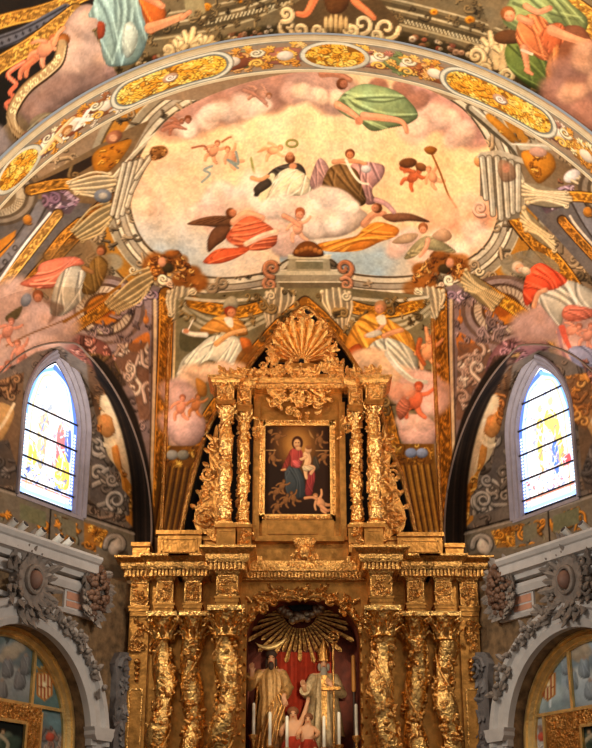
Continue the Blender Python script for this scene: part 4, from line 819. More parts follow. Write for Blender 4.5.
# ---------------------------------------------------------------- mesh helpers
class MB:
    def __init__(s): s.v = []; s.f = []
    def add(s, V, F):
        n = len(s.v); s.v += [tuple(p) for p in V]; s.f += [tuple(i + n for i in f) for f in F]; return s
    def box(s, x0, y0, z0, x1, y1, z1):
        return s.add([(x0, y0, z0), (x1, y0, z0), (x1, y1, z0), (x0, y1, z0), (x0, y0, z1), (x1, y0, z1), (x1, y1, z1), (x0, y1, z1)],
                     [(3, 2, 1, 0), (4, 5, 6, 7), (0, 1, 5, 4), (1, 2, 6, 5), (2, 3, 7, 6), (3, 0, 4, 7)])
    def frus(s, x0, x1, y0, y1, z0, z1, g):
        """box whose top is wider than its foot by g on the sides and the front"""
        return s.add([(x0, y0, z0), (x1, y0, z0), (x1, y1, z0), (x0, y1, z0), (x0 - g, y0 - g, z1), (x1 + g, y0 - g, z1), (x1 + g, y1, z1), (x0 - g, y1, z1)],
                     [(3, 2, 1, 0), (4, 5, 6, 7), (0, 1, 5, 4), (1, 2, 6, 5), (2, 3, 7, 6), (3, 0, 4, 7)])
    def rings(s, rings, cap=True, closed=True):
        n = len(rings[0]); V = [p for r in rings for p in r]; F = []
        for i in range(len(rings) - 1):
            for j in range(n if closed else n - 1):
                k = (j + 1) % n
                F.append((i * n + j, i * n + k, (i + 1) * n + k, (i + 1) * n + j))
        if cap and closed:
            F.append(tuple(range(n))[::-1]); F.append(tuple(range((len(rings) - 1) * n, len(rings) * n)))
        return s.add(V, F)
    def tube(s, pts, r, r1=None, n=8):
        pts = [Vector(p) for p in pts]; r1 = r if r1 is None else r1; R_ = []
        up = Vector((0, 0, 1))
        for i, p in enumerate(pts):
            t = (pts[min(i + 1, len(pts) - 1)] - pts[max(i - 1, 0)]).normalized()
            a = t.cross(up if abs(t.z) < .95 else Vector((1, 0, 0))).normalized(); b = t.cross(a).normalized()
            rr = r + (r1 - r) * i / max(1, len(pts) - 1)
            R_.append([p + (a * math.cos(q) + b * math.sin(q)) * rr for q in [2 * PI * k / n for k in range(n)]])
        return s.rings(R_)
    def lathe(s, c, prof, n=16, squash=1.):
        c = Vector(c)
        return s.rings([[c + Vector((r * math.cos(2 * PI * k / n), r * squash * math.sin(2 * PI * k / n), z)) for k in range(n)] for r, z in prof])
    def ball(s, c, rx, ry=None, rz=None, n=8, m=6):
        ry = ry or rx; rz = rz or rx; c = Vector(c)
        return s.rings([[c + Vector((rx * math.sin(t) * math.cos(2 * PI * k / n), ry * math.sin(t) * math.sin(2 * PI * k / n), -rz * math.cos(t))) for k in range(n)] for t in [PI * (i + .15) / (m + .3) for i in range(m + 1)]])
    def leaf(s, o, d, nrm, L, W, curl=.5, lobes=True):
        """curled acanthus leaf from o along d, lifting off along nrm"""
        o = Vector(o); d = Vector(d).normalized(); nrm = Vector(nrm).normalized(); x = d.cross(nrm).normalized(); rows = []
        for i in range(6):
            t = i / 5
            w = W * (math.sin(PI * min(1, t * .86 + .12)) ** .7) * (1 if not lobes or i % 2 == 0 else .74)
            c = o + d * (L * (t - .25 * curl * t * t)) + nrm * (L * curl * (t ** 2) * .75 - L * .3 * max(0, t - .7) * curl + .012)
            rows.append([c - x * w / 2 - nrm * w * .16, c - x * w * .2 + nrm * w * .05, c + nrm * w * .16, c + x * w * .2 + nrm * w * .05, c + x * w / 2 - nrm * w * .16])
        back = [[p - nrm * (.02 + .2 * W * (1 - i / 5)) for p in r[::-1]] for i, r in enumerate(rows)]
        return s.rings([a + b for a, b in zip(rows, back)])
    def scroll(s, c, ux, uy, r, w, turns=1.4, a0=0., dr=1, lift=None):
        """raised volute in the plane ux, uy"""
        c = Vector(c); ux = Vector(ux); uy = Vector(uy); nz = ux.cross(uy).normalized(); pts = []
        for k in range(15):
            t = k / 14; rr = r * (1 - .82 * t); a = a0 + dr * t * turns * 2 * PI
            pts.append(c + ux * (rr * math.cos(a)) + uy * (rr * math.sin(a)) + nz * (w * .5 * t))
        s.tube(pts, w / 2, w / 3, 6); return s.ball(pts[-1], w * .62, n=7, m=5)
    def prism(s, poly, origin, ux, uz, dn, d0, d1):
        """outline (u, v) in the plane ux, uz pushed from d0 to d1 along dn"""
        o = Vector(origin); ux = Vector(ux); uz = Vector(uz); dn = Vector(dn)
        a = [o + ux * u + uz * v + dn * d0 for u, v in poly]; b = [o + ux * u + uz * v + dn * d1 for u, v in poly]
        return s.rings([a, b])
    def build(s, name, m, parent=None, smooth=True, label=None, auto=40):
        me = bpy.data.meshes.new(name); me.from_pydata(s.v, [], s.f)
        me.materials.append(m)
        bm = bmesh.new(); bm.from_mesh(me); bmesh.ops.recalc_face_normals(bm, faces=bm.faces); bm.to_mesh(me); bm.free()
        if smooth:
            me.polygons.foreach_set('use_smooth', [True] * len(me.polygons)); me.set_sharp_from_angle(angle=math.radians(auto))
        ob = bpy.data.objects.new(name, me); COL.objects.link(ob)
        if parent is not None:
            ob.parent = parent; ob.matrix_parent_inverse = Matrix.Translation(-parent.location)
        if label: ob['label'] = label
        return ob
def thing(name, label, cat, loc=(0, 0, 0), group=None):
    o = bpy.data.objects.new(name, None); COL.objects.link(o); o.location = loc; o.empty_display_size = .1
    o['label'] = label; o['category'] = cat
    if group: o['group'] = group
    return o
def tag(o, label, cat, group=None):
    o['label'] = label; o['category'] = cat
    if group: o['group'] = group
    return o
def struct(o, label=None):
    o['kind'] = 'structure'
    if label: o['label'] = label
    return o
def copy_thing(t, loc, label, group=None):
    c = t.copy(); COL.objects.link(c); c.location = loc; c['label'] = label
    if group: c['group'] = group
    for ch in t.children:
        d = ch.copy(); COL.objects.link(d); d.parent = c
        for g in ch.children:
            e = g.copy(); COL.objects.link(e); e.parent = d
    return c
def grid_obj(name, G, m, canvas=None, cols=None, parent=None, keep=None, thick=0):
    """surface from an (n, m, 3) grid, pigment sampled from the canvas chart"""
    n, k = G.shape[:2]; V = G.reshape(-1, 3); I = np.arange(n * k).reshape(n, k)
    F = np.stack([I[:-1, :-1], I[:-1, 1:], I[1:, 1:], I[1:, :-1]], -1).reshape(-1, 4)
    if keep is not None:
        kk = keep.reshape(-1); F = F[kk[F].all(1)]
    me = bpy.data.meshes.new(name); me.vertices.add(len(V)); me.vertices.foreach_set('co', V.astype(np.float32).ravel())
    me.loops.add(F.size); me.loops.foreach_set('vertex_index', F.astype(np.int32).ravel())
    me.polygons.add(len(F)); me.polygons.foreach_set('loop_start', np.arange(0, F.size, 4, dtype=np.int32)); me.polygons.foreach_set('loop_total', np.full(len(F), 4, np.int32))
    me.update(calc_edges=True); me.polygons.foreach_set('use_smooth', [True] * len(F))
    if cols is None and canvas is not None:
        x, y = chart(V); cols = canvas.sample(x, y)
    if cols is not None:
        at = me.attributes.new('pigment', 'FLOAT_COLOR', 'POINT'); at.data.foreach_set('color', np.c_[cols, np.ones(len(V))].astype(np.float32).ravel())
    me.materials.append(m)
    o = bpy.data.objects.new(name, me); COL.objects.link(o)
    if parent is not None:
        o.parent = parent; o.matrix_parent_inverse = Matrix.Translation(-parent.location)
    return o

# ---------------------------------------------------------------- the church: vault, arch and walls
AX = .1                              # axis of the apse
YB = 22.75                           # altar wall
LC, RC = np.array([-2.43, YB]), np.array([2.63, YB])
DC = np.array([.2, 17., 8.0]); DR = np.array([5.6, 10.1, 5.6])
def dome_z(X, Y):
    return DC[2] + DR[2] * np.sqrt(np.clip(1 - ((X - DC[0]) / DR[0]) ** 2 - ((Y - DC[1]) / DR[1]) ** 2, 0, 1))
A = paint_apse()
# vault: fan of rays from the crown, out to the walls
na, nr = 620, 360
al = np.linspace(0, PI, na); G = np.zeros((na, nr, 3))
for i, a in enumerate(al):
    dx, dy = math.cos(a), math.sin(a); lim = 1e9
    lim = min(lim, 1 / math.sqrt((dx / DR[0]) ** 2 + (dy / DR[1]) ** 2) * .9995)
    if dy > 1e-6: lim = min(lim, (YB - 17) / dy)
    for c, sg in ((LC, 1), (RC, -1)):
        nrm = np.array([.866 * sg, -.5]); den = dx * nrm[0] + dy * nrm[1]
        if den < -1e-6:
            lim = min(lim, ((c[0] - DC[0]) * nrm[0] + (c[1] - 17) * nrm[1]) / den)
    r = lim * np.sin(np.linspace(0, PI / 2, nr))
    X, Y = DC[0] + dx * r, 17 + dy * r
    G[i] = np.c_[X, Y, dome_z(X, Y)]
struct(grid_obj('ceiling', G, FRESCO, A), 'frescoed apse vault with saints in an orange sky')
# nave vault in front of the arch
N = paint_nave()
al = np.linspace(.12, PI - .12, 760); yy = np.linspace(11.0, 16.25, 300)
G = np.stack([DC[0] + 5.72 * np.cos(al)[:, None] + 0 * yy[None], 0 * al[:, None] + yy[None], DC[2] + 5.72 * np.sin(al)[:, None] + 0 * yy[None]], -1)
struct(grid_obj('ceiling', G, FRESCO, N), 'frescoed nave vault in front of the arch')

WO = (np.array([-2.75, 22.2]), np.array([2.95, 22.2]))   # where s = 0 on the two side walls
def wallpt(side, s, z, off=0.):
    c = WO[side]; sg = 1 if side == 0 else -1
    return np.array([c[0] - .5 * sg * s + .866 * sg * off, c[1] - .866 * s - .5 * off, z])
def wallV(side, s, z, off=0.): return Vector(wallpt(side, s, z, off))
def wall_axes(side):
    sg = 1 if side == 0 else -1
    return Vector((-.5 * sg, -.866, 0)), Vector((.866 * sg, -.5, 0))
def pointed(c, hw, spring, apex, n=14):
    """outline of a pointed arch from the right springing over the apex to the left one, local (s, z)"""
    h = apex - spring; Rr = (hw * hw + h * h) / (2 * hw); out = []
    for k in range(n + 1):
        t = k / n; a1 = math.atan2(h, Rr - hw) if Rr > hw else math.pi - math.atan2(h, hw - Rr)
        a = a1 * t; out.append((c - hw + Rr - Rr * math.cos(a), spring + Rr * math.sin(a)))
    return out + [(2 * c - x, z) for x, z in out[-2::-1]]
def inside(poly, s, z):
    r = np.zeros(s.shape, bool); n = len(poly)
    for i in range(n):
        ax, ay = poly[i]; bx, by = poly[(i + 1) % n]
        if ay != by:
            r ^= ((ay > z) != (by > z)) & (s < (bx - ax) * (z - ay) / (by - ay) + ax)
    return r
FORM = {0: pointed(2.0, 2.36, 7.5, 10.42), 1: pointed(1.8, 2.38, 7.5, 10.46)}
OPEN = {0: (1.80, .84, 9.1, 10.5), 1: (1.60, .84, 9.1, 10.45)}
GLS = {0: (1.80, .69, 9.05, 10.27), 1: (1.60, .70, 9.05, 10.25)}
NCH = {0: (2.75, 3.85, 1.62), 1: (2.58, 3.85, 1.60)}         # niche of the side altar: centre, springing, radius
def reveal(name, mt, fpt, outline, d0, d1, steps=2):
    mb = MB(); rows = []
    for k in range(steps):
        d = d0 + (d1 - d0) * k / (steps - 1); rows.append([fpt(u, v, d) for u, v in outline])
    mb.rings(rows, cap=False, closed=False); return mb.build(name, mt)
def circ(c, z, r, a0=0, a1=PI, n=28):
    return [(c + r * math.cos(a0 + (a1 - a0) * k / n), z + r * math.sin(a0 + (a1 - a0) * k / n)) for k in range(n + 1)]

def painted_wall(name, side, s0, s1, z0, ztop, off, hole, step=.02):
    s = np.arange(s0, s1, step); rows = []
    nz = int((ztop if not callable(ztop) else 3.5) / step) if callable(ztop) else int((ztop - z0) / step)
    t = np.linspace(0, 1, max(2, nz))
    p0 = np.array([wallpt(side, x, 0, off) for x in s])
    zt = ztop(p0[:, 0], p0[:, 1]) if callable(ztop) else np.full(len(s), ztop)
    Z = z0 + (zt - z0)[:, None] * t[None]
    G = np.zeros((len(s), len(t), 3)); G[..., 0] = p0[:, 0][:, None]; G[..., 1] = p0[:, 1][:, None]; G[..., 2] = Z
    S = np.broadcast_to(s[:, None], Z.shape)
    return grid_obj(name, G, FRESCO, A, keep=~inside(hole, S, Z) if hole else None)
for side in (0, 1):
    nm = 'wall_left' if side == 0 else 'wall_right'; ux, un = wall_axes(side)
    f = FORM[side]
    struct(painted_wall(nm, side, -.70, 5.4, 6.75, lambda X, Y: dome_z(X, Y) + .01, 0., [(f[0][0], 6.7)] + f + [(f[-1][0], 6.7)], .021), 'upper %s apse wall with painted formeret arch' % nm[5:])
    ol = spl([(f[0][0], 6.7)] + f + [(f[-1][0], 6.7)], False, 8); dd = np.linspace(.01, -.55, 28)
    G = np.array([[wallpt(side, u, v, k) for k in dd] for u, v in ol]); struct(grid_obj(nm, G, FRESCO, A), 'dark-banded soffit of the formeret arch on the %s' % nm[5:])
    struct(MB().tube([wallV(side, u, v, .0) for u, v in ol[::3]], .018, n=6).build(nm, ROLL), 'edge roll of the formeret arch on the %s' % nm[5:])
    c, hw, sp, ap = OPEN[side]; o = pointed(c, hw, sp, ap); sill = 7.66 if side == 0 else 7.68
    struct(painted_wall(nm, side, -.72, 4.6, 6.6, 10.7, -.5, [(o[0][0], sill)] + o + [(o[-1][0], sill)], .02), 'recessed %s window wall with painted volutes' % nm[5:])
    # lower wall: plain plaster with the niche cut out
    nc, nz, nR = NCH[side]; hole = circ(nc, nz, nR) + [(nc - nR, -.1), (nc + nR, -.1)]
    low = [(-.63, 0), (-.63, 6.62), (5.4, 6.62), (5.4, 0), (nc + nR, 0)] + circ(nc, nz, nR) + [(nc - nR, 0)]
    me = MB().prism(low, wallV(side, 0, 0), ux, (0, 0, 1), un, -.02, -.4); struct(me.build(nm, OCHRE, smooth=False), 'lower %s apse wall behind the stone arch' % nm[5:])
    me = MB().prism([(nc - 2.1, 0), (nc - 2.1, 6), (nc + 2.1, 6), (nc + 2.1, 0)], wallV(side, 0, 0), ux, (0, 0, 1), un, -.42, -.5); struct(me.build(nm, REVEAL, smooth=False), 'back of the niche in the lower %s wall' % nm[5:])
# altar wall with the pointed recess the altarpiece stands in
BP = lambda px, py: (lambda p: (p.x, p.z))(P(px, py, YB))
rec = [(-2.0 + .1, 0.)] + [BP(181, 532), BP(190, 490), BP(202, 446), BP(212, 420), BP(228, 396), BP(247, 369), BP(267, 344), BP(287, 323), BP(305, 307),
       BP(323, 323), BP(342, 345), BP(360, 372), BP(375, 397), BP(383, 420), BP(389, 445), BP(404, 484), BP(415, 532)] + [(2.15, 0.)]
xs = np.arange(LC[0] - .06, RC[0] + .08, .019); t = np.linspace(0, 1, 330); zt = dome_z(xs, np.full(len(xs), YB)) + .01; z0 = 5.8
G = np.zeros((len(xs), len(t), 3)); G[..., 0] = xs[:, None]; G[..., 1] = YB; G[..., 2] = z0 + (zt - z0)[:, None] * t
struct(grid_obj('wall_back', G, FRESCO, A, keep=~inside(rec, G[..., 0], G[..., 2])), 'altar wall with painted bishops around a pointed recess')
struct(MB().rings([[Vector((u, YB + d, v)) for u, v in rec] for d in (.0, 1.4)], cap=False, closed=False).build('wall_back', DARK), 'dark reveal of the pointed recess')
struct(MB().tube([Vector((u, YB, v)) for u, v in spl(rec[1:-1], False, 4)], .05, n=8).build('trim_6', GOLDD), 'gilded roll round the pointed recess')
for cn, lb in ((LC, 'left'), (RC, 'right')):
    struct(MB().tube([(cn[0], cn[1], z) for z in np.linspace(5.8, float(dome_z(cn[0], cn[1])) + .02, 12)], .05, n=8).build('trim_7', GOLDD), 'gilded corner roll %s of the high altar' % lb)
# dark shell and backings added behind the plaster to block light leaks
al = np.linspace(0, PI, 40); rr_ = np.linspace(0, 1, 14)
G = np.stack([DC[0] + 6.0 * np.cos(al)[:, None] * np.sin(rr_ * PI / 2), 16.9 + 10.6 * np.sin(al)[:, None] * np.sin(rr_ * PI / 2), DC[2] - .2 + 6.1 * np.cos(rr_ * PI / 2)[None] + 0 * al[:, None]], -1)
struct(grid_obj('ceiling', G, DARK), 'added outer shell sealing the apse vault from stray light')
for sd_, c_ in ((0, LC), (1, RC)):
    o_, n_ = wall_axes(sd_); struct(MB().prism([(-1.6, 0), (-1.6, 10.9), (6, 10.9), (6, 0)], wallV(sd_, 0, 0), o_, (0, 0, 1), n_, -.8, -.9).build('wall_left' if sd_ == 0 else 'wall_right', DARK, smooth=False), 'added light-blocking backing of the %s wall' % ('left', 'right')[sd_])
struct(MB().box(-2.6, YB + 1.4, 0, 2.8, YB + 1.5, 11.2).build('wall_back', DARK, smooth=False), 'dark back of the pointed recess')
struct(MB().box(LC[0], YB, 0, -1.9, YB + .1, 5.85).build('wall_back', DARK, smooth=False)); struct(MB().box(2.15, YB, 0, RC[0], YB + .1, 5.85).build('wall_back', DARK, smooth=False))
struct(MB().box(-9, 2, -.1, 9, 24.5, 0).build('floor', FLOORM, smooth=False))

# arch rib between nave and apse, with painted medallions and white fillets (laid out along the arch)
def paint_band():
    Lh = 100 * .86; W = int(100 * 5.6 * PI)
    C = Canvas(0, 0, W, Lh, 1.0, (138, 128, 110)); mid = Lh / 2; cx = W / 2
    grey = (206, 192, 160)
    q = random.Random(9)
    C.line([(0, mid), (W, mid)], Lh * .8, (152, 126, 100), smooth=False)
    for x in range(0, W, 16):
        C.leaf(x, mid + q.uniform(-14, 14), q.uniform(0, 6.3), 16, 6, q.choice([(170, 116, 66), (142, 92, 72), (160, 150, 128)]), 4)
    def oval(x, hw, hh, rosette):
        C.ell(x, mid, hw + 9, hh + 9, (120, 112, 98)); C.ell(x, mid, hw + 7, hh + 7, (214, 204, 178), vol=.15); C.ell(x, mid, hw, hh, (142, 92, 30))
        C.clip = None; C.poly([(x + hw * math.cos(t), mid + hh * math.sin(t)) for t in np.linspace(0, 6.28, 24)[:-1]], (142, 92, 30), smooth=False, keep=True)
        for k in range(int(hw * 3.4)):
            u, v = q.uniform(-1, 1), q.uniform(-1, 1)
            if u * u + v * v < .82:
                (C.leaf if q.random() < .6 else (lambda x_, y_, a, L, w, c, n: C.spiral(x_, y_, L * .5, w, c, a, 1.2)))(x + u * hw, mid + v * hh, q.uniform(0, 6.3), 13, 5, q.choice([(236, 168, 62), (214, 140, 44), (246, 190, 92)]), 4)
        C.clip = None
        if rosette:
            C.ell(x, mid, 11, 9, (206, 180, 160), vol=.5); C.spiral(x, mid, 6, 3, (236, 216, 200), 0)
    def capsule(x, hw, hh):
        C.line([(x - hw + hh, mid), (x + hw - hh, mid)], 2 * hh + 18, (120, 112, 98)); C.line([(x - hw + hh, mid), (x + hw - hh, mid)], 2 * hh + 14, (214, 204, 178)); C.line([(x - hw + hh, mid), (x + hw - hh, mid)], 2 * hh + 2, (120, 120, 108)); C.line([(x - hw + hh, mid), (x + hw - hh, mid)], 2 * hh - 6, (150, 98, 34))
        C.poly([(x + sg_ * (hw - hh) + (hh - 3) * math.cos(t + (0 if sg_ > 0 else PI)), mid + (hh - 3) * math.sin(t + (0 if sg_ > 0 else PI))) for sg_ in (1, -1) for t in np.linspace(-PI / 2, PI / 2, 12)], (150, 98, 34), smooth=False, keep=True)
        for k in range(int(hw * 2.0)):
            u, v = q.uniform(-.94, .94), q.uniform(-.75, .75)
            a = (0 if u > 0 else PI) + q.uniform(-1, 1)
            C.leaf(x + u * hw, mid + v * hh, a, 20, 7, q.choice([(238, 172, 66), (220, 146, 48), (248, 196, 100)]), 4)
        C.clip = None; C.ell(x, mid, 13, 12, (190, 150, 120), vol=.4); C.spiral(x, mid, 8, 4, (232, 206, 186), 0, 1.5)
    def trophy(x, c0, c1):
        C.ell(x, mid, 38, 24, c0, vol=.4)
        for k in range(26):
            C.leaf(x + q.uniform(-40, 40), mid + q.uniform(-24, 24), q.uniform(0, 6.3), 15, 6, q.choice([c1, (218, 160, 76), (196, 132, 56), c0]), 4)
        for dx in (-44, 44):
            C.spiral(x + dx, mid - 14, 11, 5, (216, 196, 160), 0, 1.3); C.spiral(x + dx, mid + 14, 11, 5, (226, 170, 84), 3, 1.3)
        C.ell(x, mid, 13, 13, (232, 208, 180), vol=.4)
    # measured along the arch from the left springing; the crown is at cx
    RB = 5.6
    def at(px, py):
        r = ray(px, py); a = r[0] ** 2 + r[2] ** 2; b = -2 * (r[0] * DC[0] + r[2] * (DC[2] - EYE)); c = DC[0] ** 2 + (DC[2] - EYE) ** 2 - RB ** 2
        k = (-b + math.sqrt(b * b - 4 * a * c)) / (2 * a); return (PI - math.atan2(r[2] * k - (DC[2] - EYE), r[0] * k - DC[0])) * RB * 100
    trophy(at(110, 124), (150, 96, 60), (206, 186, 160)); trophy(at(245, 60), (128, 132, 84), (206, 150, 90)); trophy(at(232, 64), (140, 82, 56), (206, 150, 90)); trophy(at(285, 52), (170, 108, 84), (226, 176, 110))
    trophy(at(376, 58), (166, 106, 86), (222, 172, 110)); trophy(at(408, 66), (116, 122, 78), (222, 166, 90)); trophy(at(435, 76), (160, 96, 56), (206, 150, 90)); trophy(at(556, 142), (150, 104, 84), (206, 176, 150)); trophy(at(585, 160), (190, 128, 60), (232, 200, 150))
    trophy(at(48, 158), (134, 92, 82), (216, 190, 150)); trophy(at(76, 140), (150, 84, 52), (226, 206, 176))
    oval(at(20, 176), 40, 32, False); oval(at(335, 54), 46, 31, False)
    capsule(at(172, 90), 92, 31); capsule(at(500, 102), 92, 31)
    for x, y in ((84, 132), (88, 137)):
        C.line([(at(x, y) - 14, mid - 14), (at(x, y) + 14, mid + 14)], 5, (232, 222, 204)); C.line([(at(x, y) - 14, mid + 14), (at(x, y) + 14, mid - 14)], 5, (232, 222, 204))
    x = at(60, 150); C.limb([(x - 30, mid + 10), (x - 8, mid), (x + 14, mid - 10), (x + 34, mid - 18)], 12, 8, (226, 190, 140)); C.limb([(x, mid), (x + 6, mid + 20)], 9, 6, (222, 182, 130)); C.head(x + 20, mid + 4, 9, (206, 160, 110), (170, 110, 60))
    for v, w, c in [(1, 7, (216, 200, 168)), (5.5, 1.5, (110, 96, 78)), (Lh - 1, 7, (220, 204, 172)), (Lh - 5.5, 1.5, (104, 90, 72))]:
        C.line([(0, v), (W, v)], w, c, smooth=False)
    C.grain(.1, 51, 1.15); return C, W, Lh
BAND, BW, BL = paint_band()
al = np.linspace(PI, 0, 1100); yy = np.linspace(16.22, 17.02, 52)
G = np.stack([DC[0] + 5.58 * np.cos(al)[:, None] + 0 * yy[None], 0 * al[:, None] + yy[None], DC[2] + 5.58 * np.sin(al)[:, None] + 0 * yy[None]], -1)
u = (PI - al)[:, None] * 560 + 0 * yy[None]; v = (yy - 16.22)[None] / .8 * BL + 0 * al[:, None]
ob = grid_obj('trim_1', G, FRESCO, cols=BAND.sample(u.ravel(), v.ravel())); struct(ob, 'broad arch band of gold medallions between nave and apse vault')
for yv, rad in ((16.2, .04), (17.03, .036)):
    pts = [(DC[0] + 5.6 * math.cos(a), yv, DC[2] + 5.6 * math.sin(a)) for a in np.linspace(0, PI, 90)]
    struct(MB().tube(pts, rad, n=8).build('trim_1', CREAM), 'cream fillet along the edge of the arch band')
# ---------------------------------------------------------------- windows
def hw_at(c, hw, sp, ap, z):
    h = ap - sp; Rr = (hw * hw + h * h) / (2 * hw)
    return np.where(z <= sp, hw, np.sqrt(np.clip(Rr * Rr - (np.maximum(z, sp) - sp) ** 2, 0, None)) - (Rr - hw))
BARS = {0: (9.3, 8.83, 8.38, 8.0), 1: (9.72, 9.25, 8.8, 8.34, 7.98)}
for side in (0, 1):
    c, hw, sp, ap = GLS[side]; z0 = 7.78; ux, un = wall_axes(side)
    win = bpy.data.objects.new('window_%d' % (side + 1), None); COL.objects.link(win); win.location = wallV(side, c, z0, -.62)
    struct(win, 'tall pointed stained glass window in the %s wall' % ('left', 'right')[side])
    zz = np.linspace(z0, ap - .004, 170); t = np.linspace(-1, 1, 96); w = hw_at(c, hw, sp, ap, zz)
    G = np.zeros((len(zz), len(t), 3)); S = c + w[:, None] * t[None]
    for i in range(len(zz)):
        for j in (0,):
            p = np.array([wallpt(side, s, zz[i], -.62) for s in S[i]]); G[i] = p
    gc = paint_glass(side)
    u = 50 + (S - c) / hw * 50 * (-1 if side == 0 else 1); v = 180 - (zz[:, None] - z0) / (ap - z0) * 180 + 0 * S
    grid_obj('stained_glass', G, GLASS, cols=gc.sample(u.ravel(), v.ravel()), parent=win)
    for b in BARS[side]:
        hwb = float(hw_at(c, hw, sp, ap, np.array([b]))[0]); pr = MB().prism([(c - hwb, b), (c + hwb, b), (c + hwb, b + .028), (c - hwb, b + .028)], wallV(side, 0, 0), ux, (0, 0, 1), un, -.615, -.59)
        pr.build('saddle_bar', LEAD, win, False)
    oc, ohw, osp, oap = OPEN[side]; rows = []
    for e, d in [(.04, -.52), (.04, -.455), (.03, -.44), (.02, -.46), (.02, -.445), (-.01, -.47), (-.03, -.505), (-.055, -.50), (-.085, -.53), (-.1, -.56), (-.125, -.555), (-.16, -.625)]:
        o = pointed(oc, ohw + e, osp, oap + e * 1.25); lo = 7.66 - (.0 if e > 0 else 0)
        rows.append([wallV(side, u, v, d) for u, v in [(o[0][0], lo)] + o + [(o[-1][0], lo)]])
    MB().rings(rows, cap=False, closed=False).build('stone_jamb', JAMB, win, auto=30)
    MB().prism([(oc - .85, 7.62), (oc + .85, 7.62), (oc + .85, 7.68), (oc - .85, 7.68)], wallV(side, 0, 0), ux, (0, 0, 1), un, -.66, -.48).build('window_sill', JAMB, win, False)

# ---------------------------------------------------------------- side walls: cornice, arch, altarpieces, stucco
def along(side, prof, s0, s1):
    """moulding of profile (off, z) run along the wall"""
    return MB().rings([[wallV(side, s, z, o) for o, z in prof] for s in (s0, s1)])
def wpx(side, px, py, off):
    r = ray(px, py); c = WO[side]; sg = 1 if side == 0 else -1; n = np.array([.866 * sg, -.5]); cc = c + n * off; d = np.array([-.5 * sg, -.866])
    k = (cc @ n) / (r[:2] @ n); p = r[:2] * k; return float((p - cc) @ d), float(r[2] * k + EYE)
def arcring(side, c, z, prof, a0=0, a1=PI, n=48, legs=None):
    rows = []
    pts = [(a0 + (a1 - a0) * k / n, 0) for k in range(n + 1)]
    if legs is not None: pts = [(a0, legs - z)] + pts + [(a1, legs - z)]
    for a, dz in pts:
        rows.append([wallV(side, c + r * math.cos(a), z + r * math.sin(a) + dz, o) for r, o in prof])
    return MB().rings(rows)
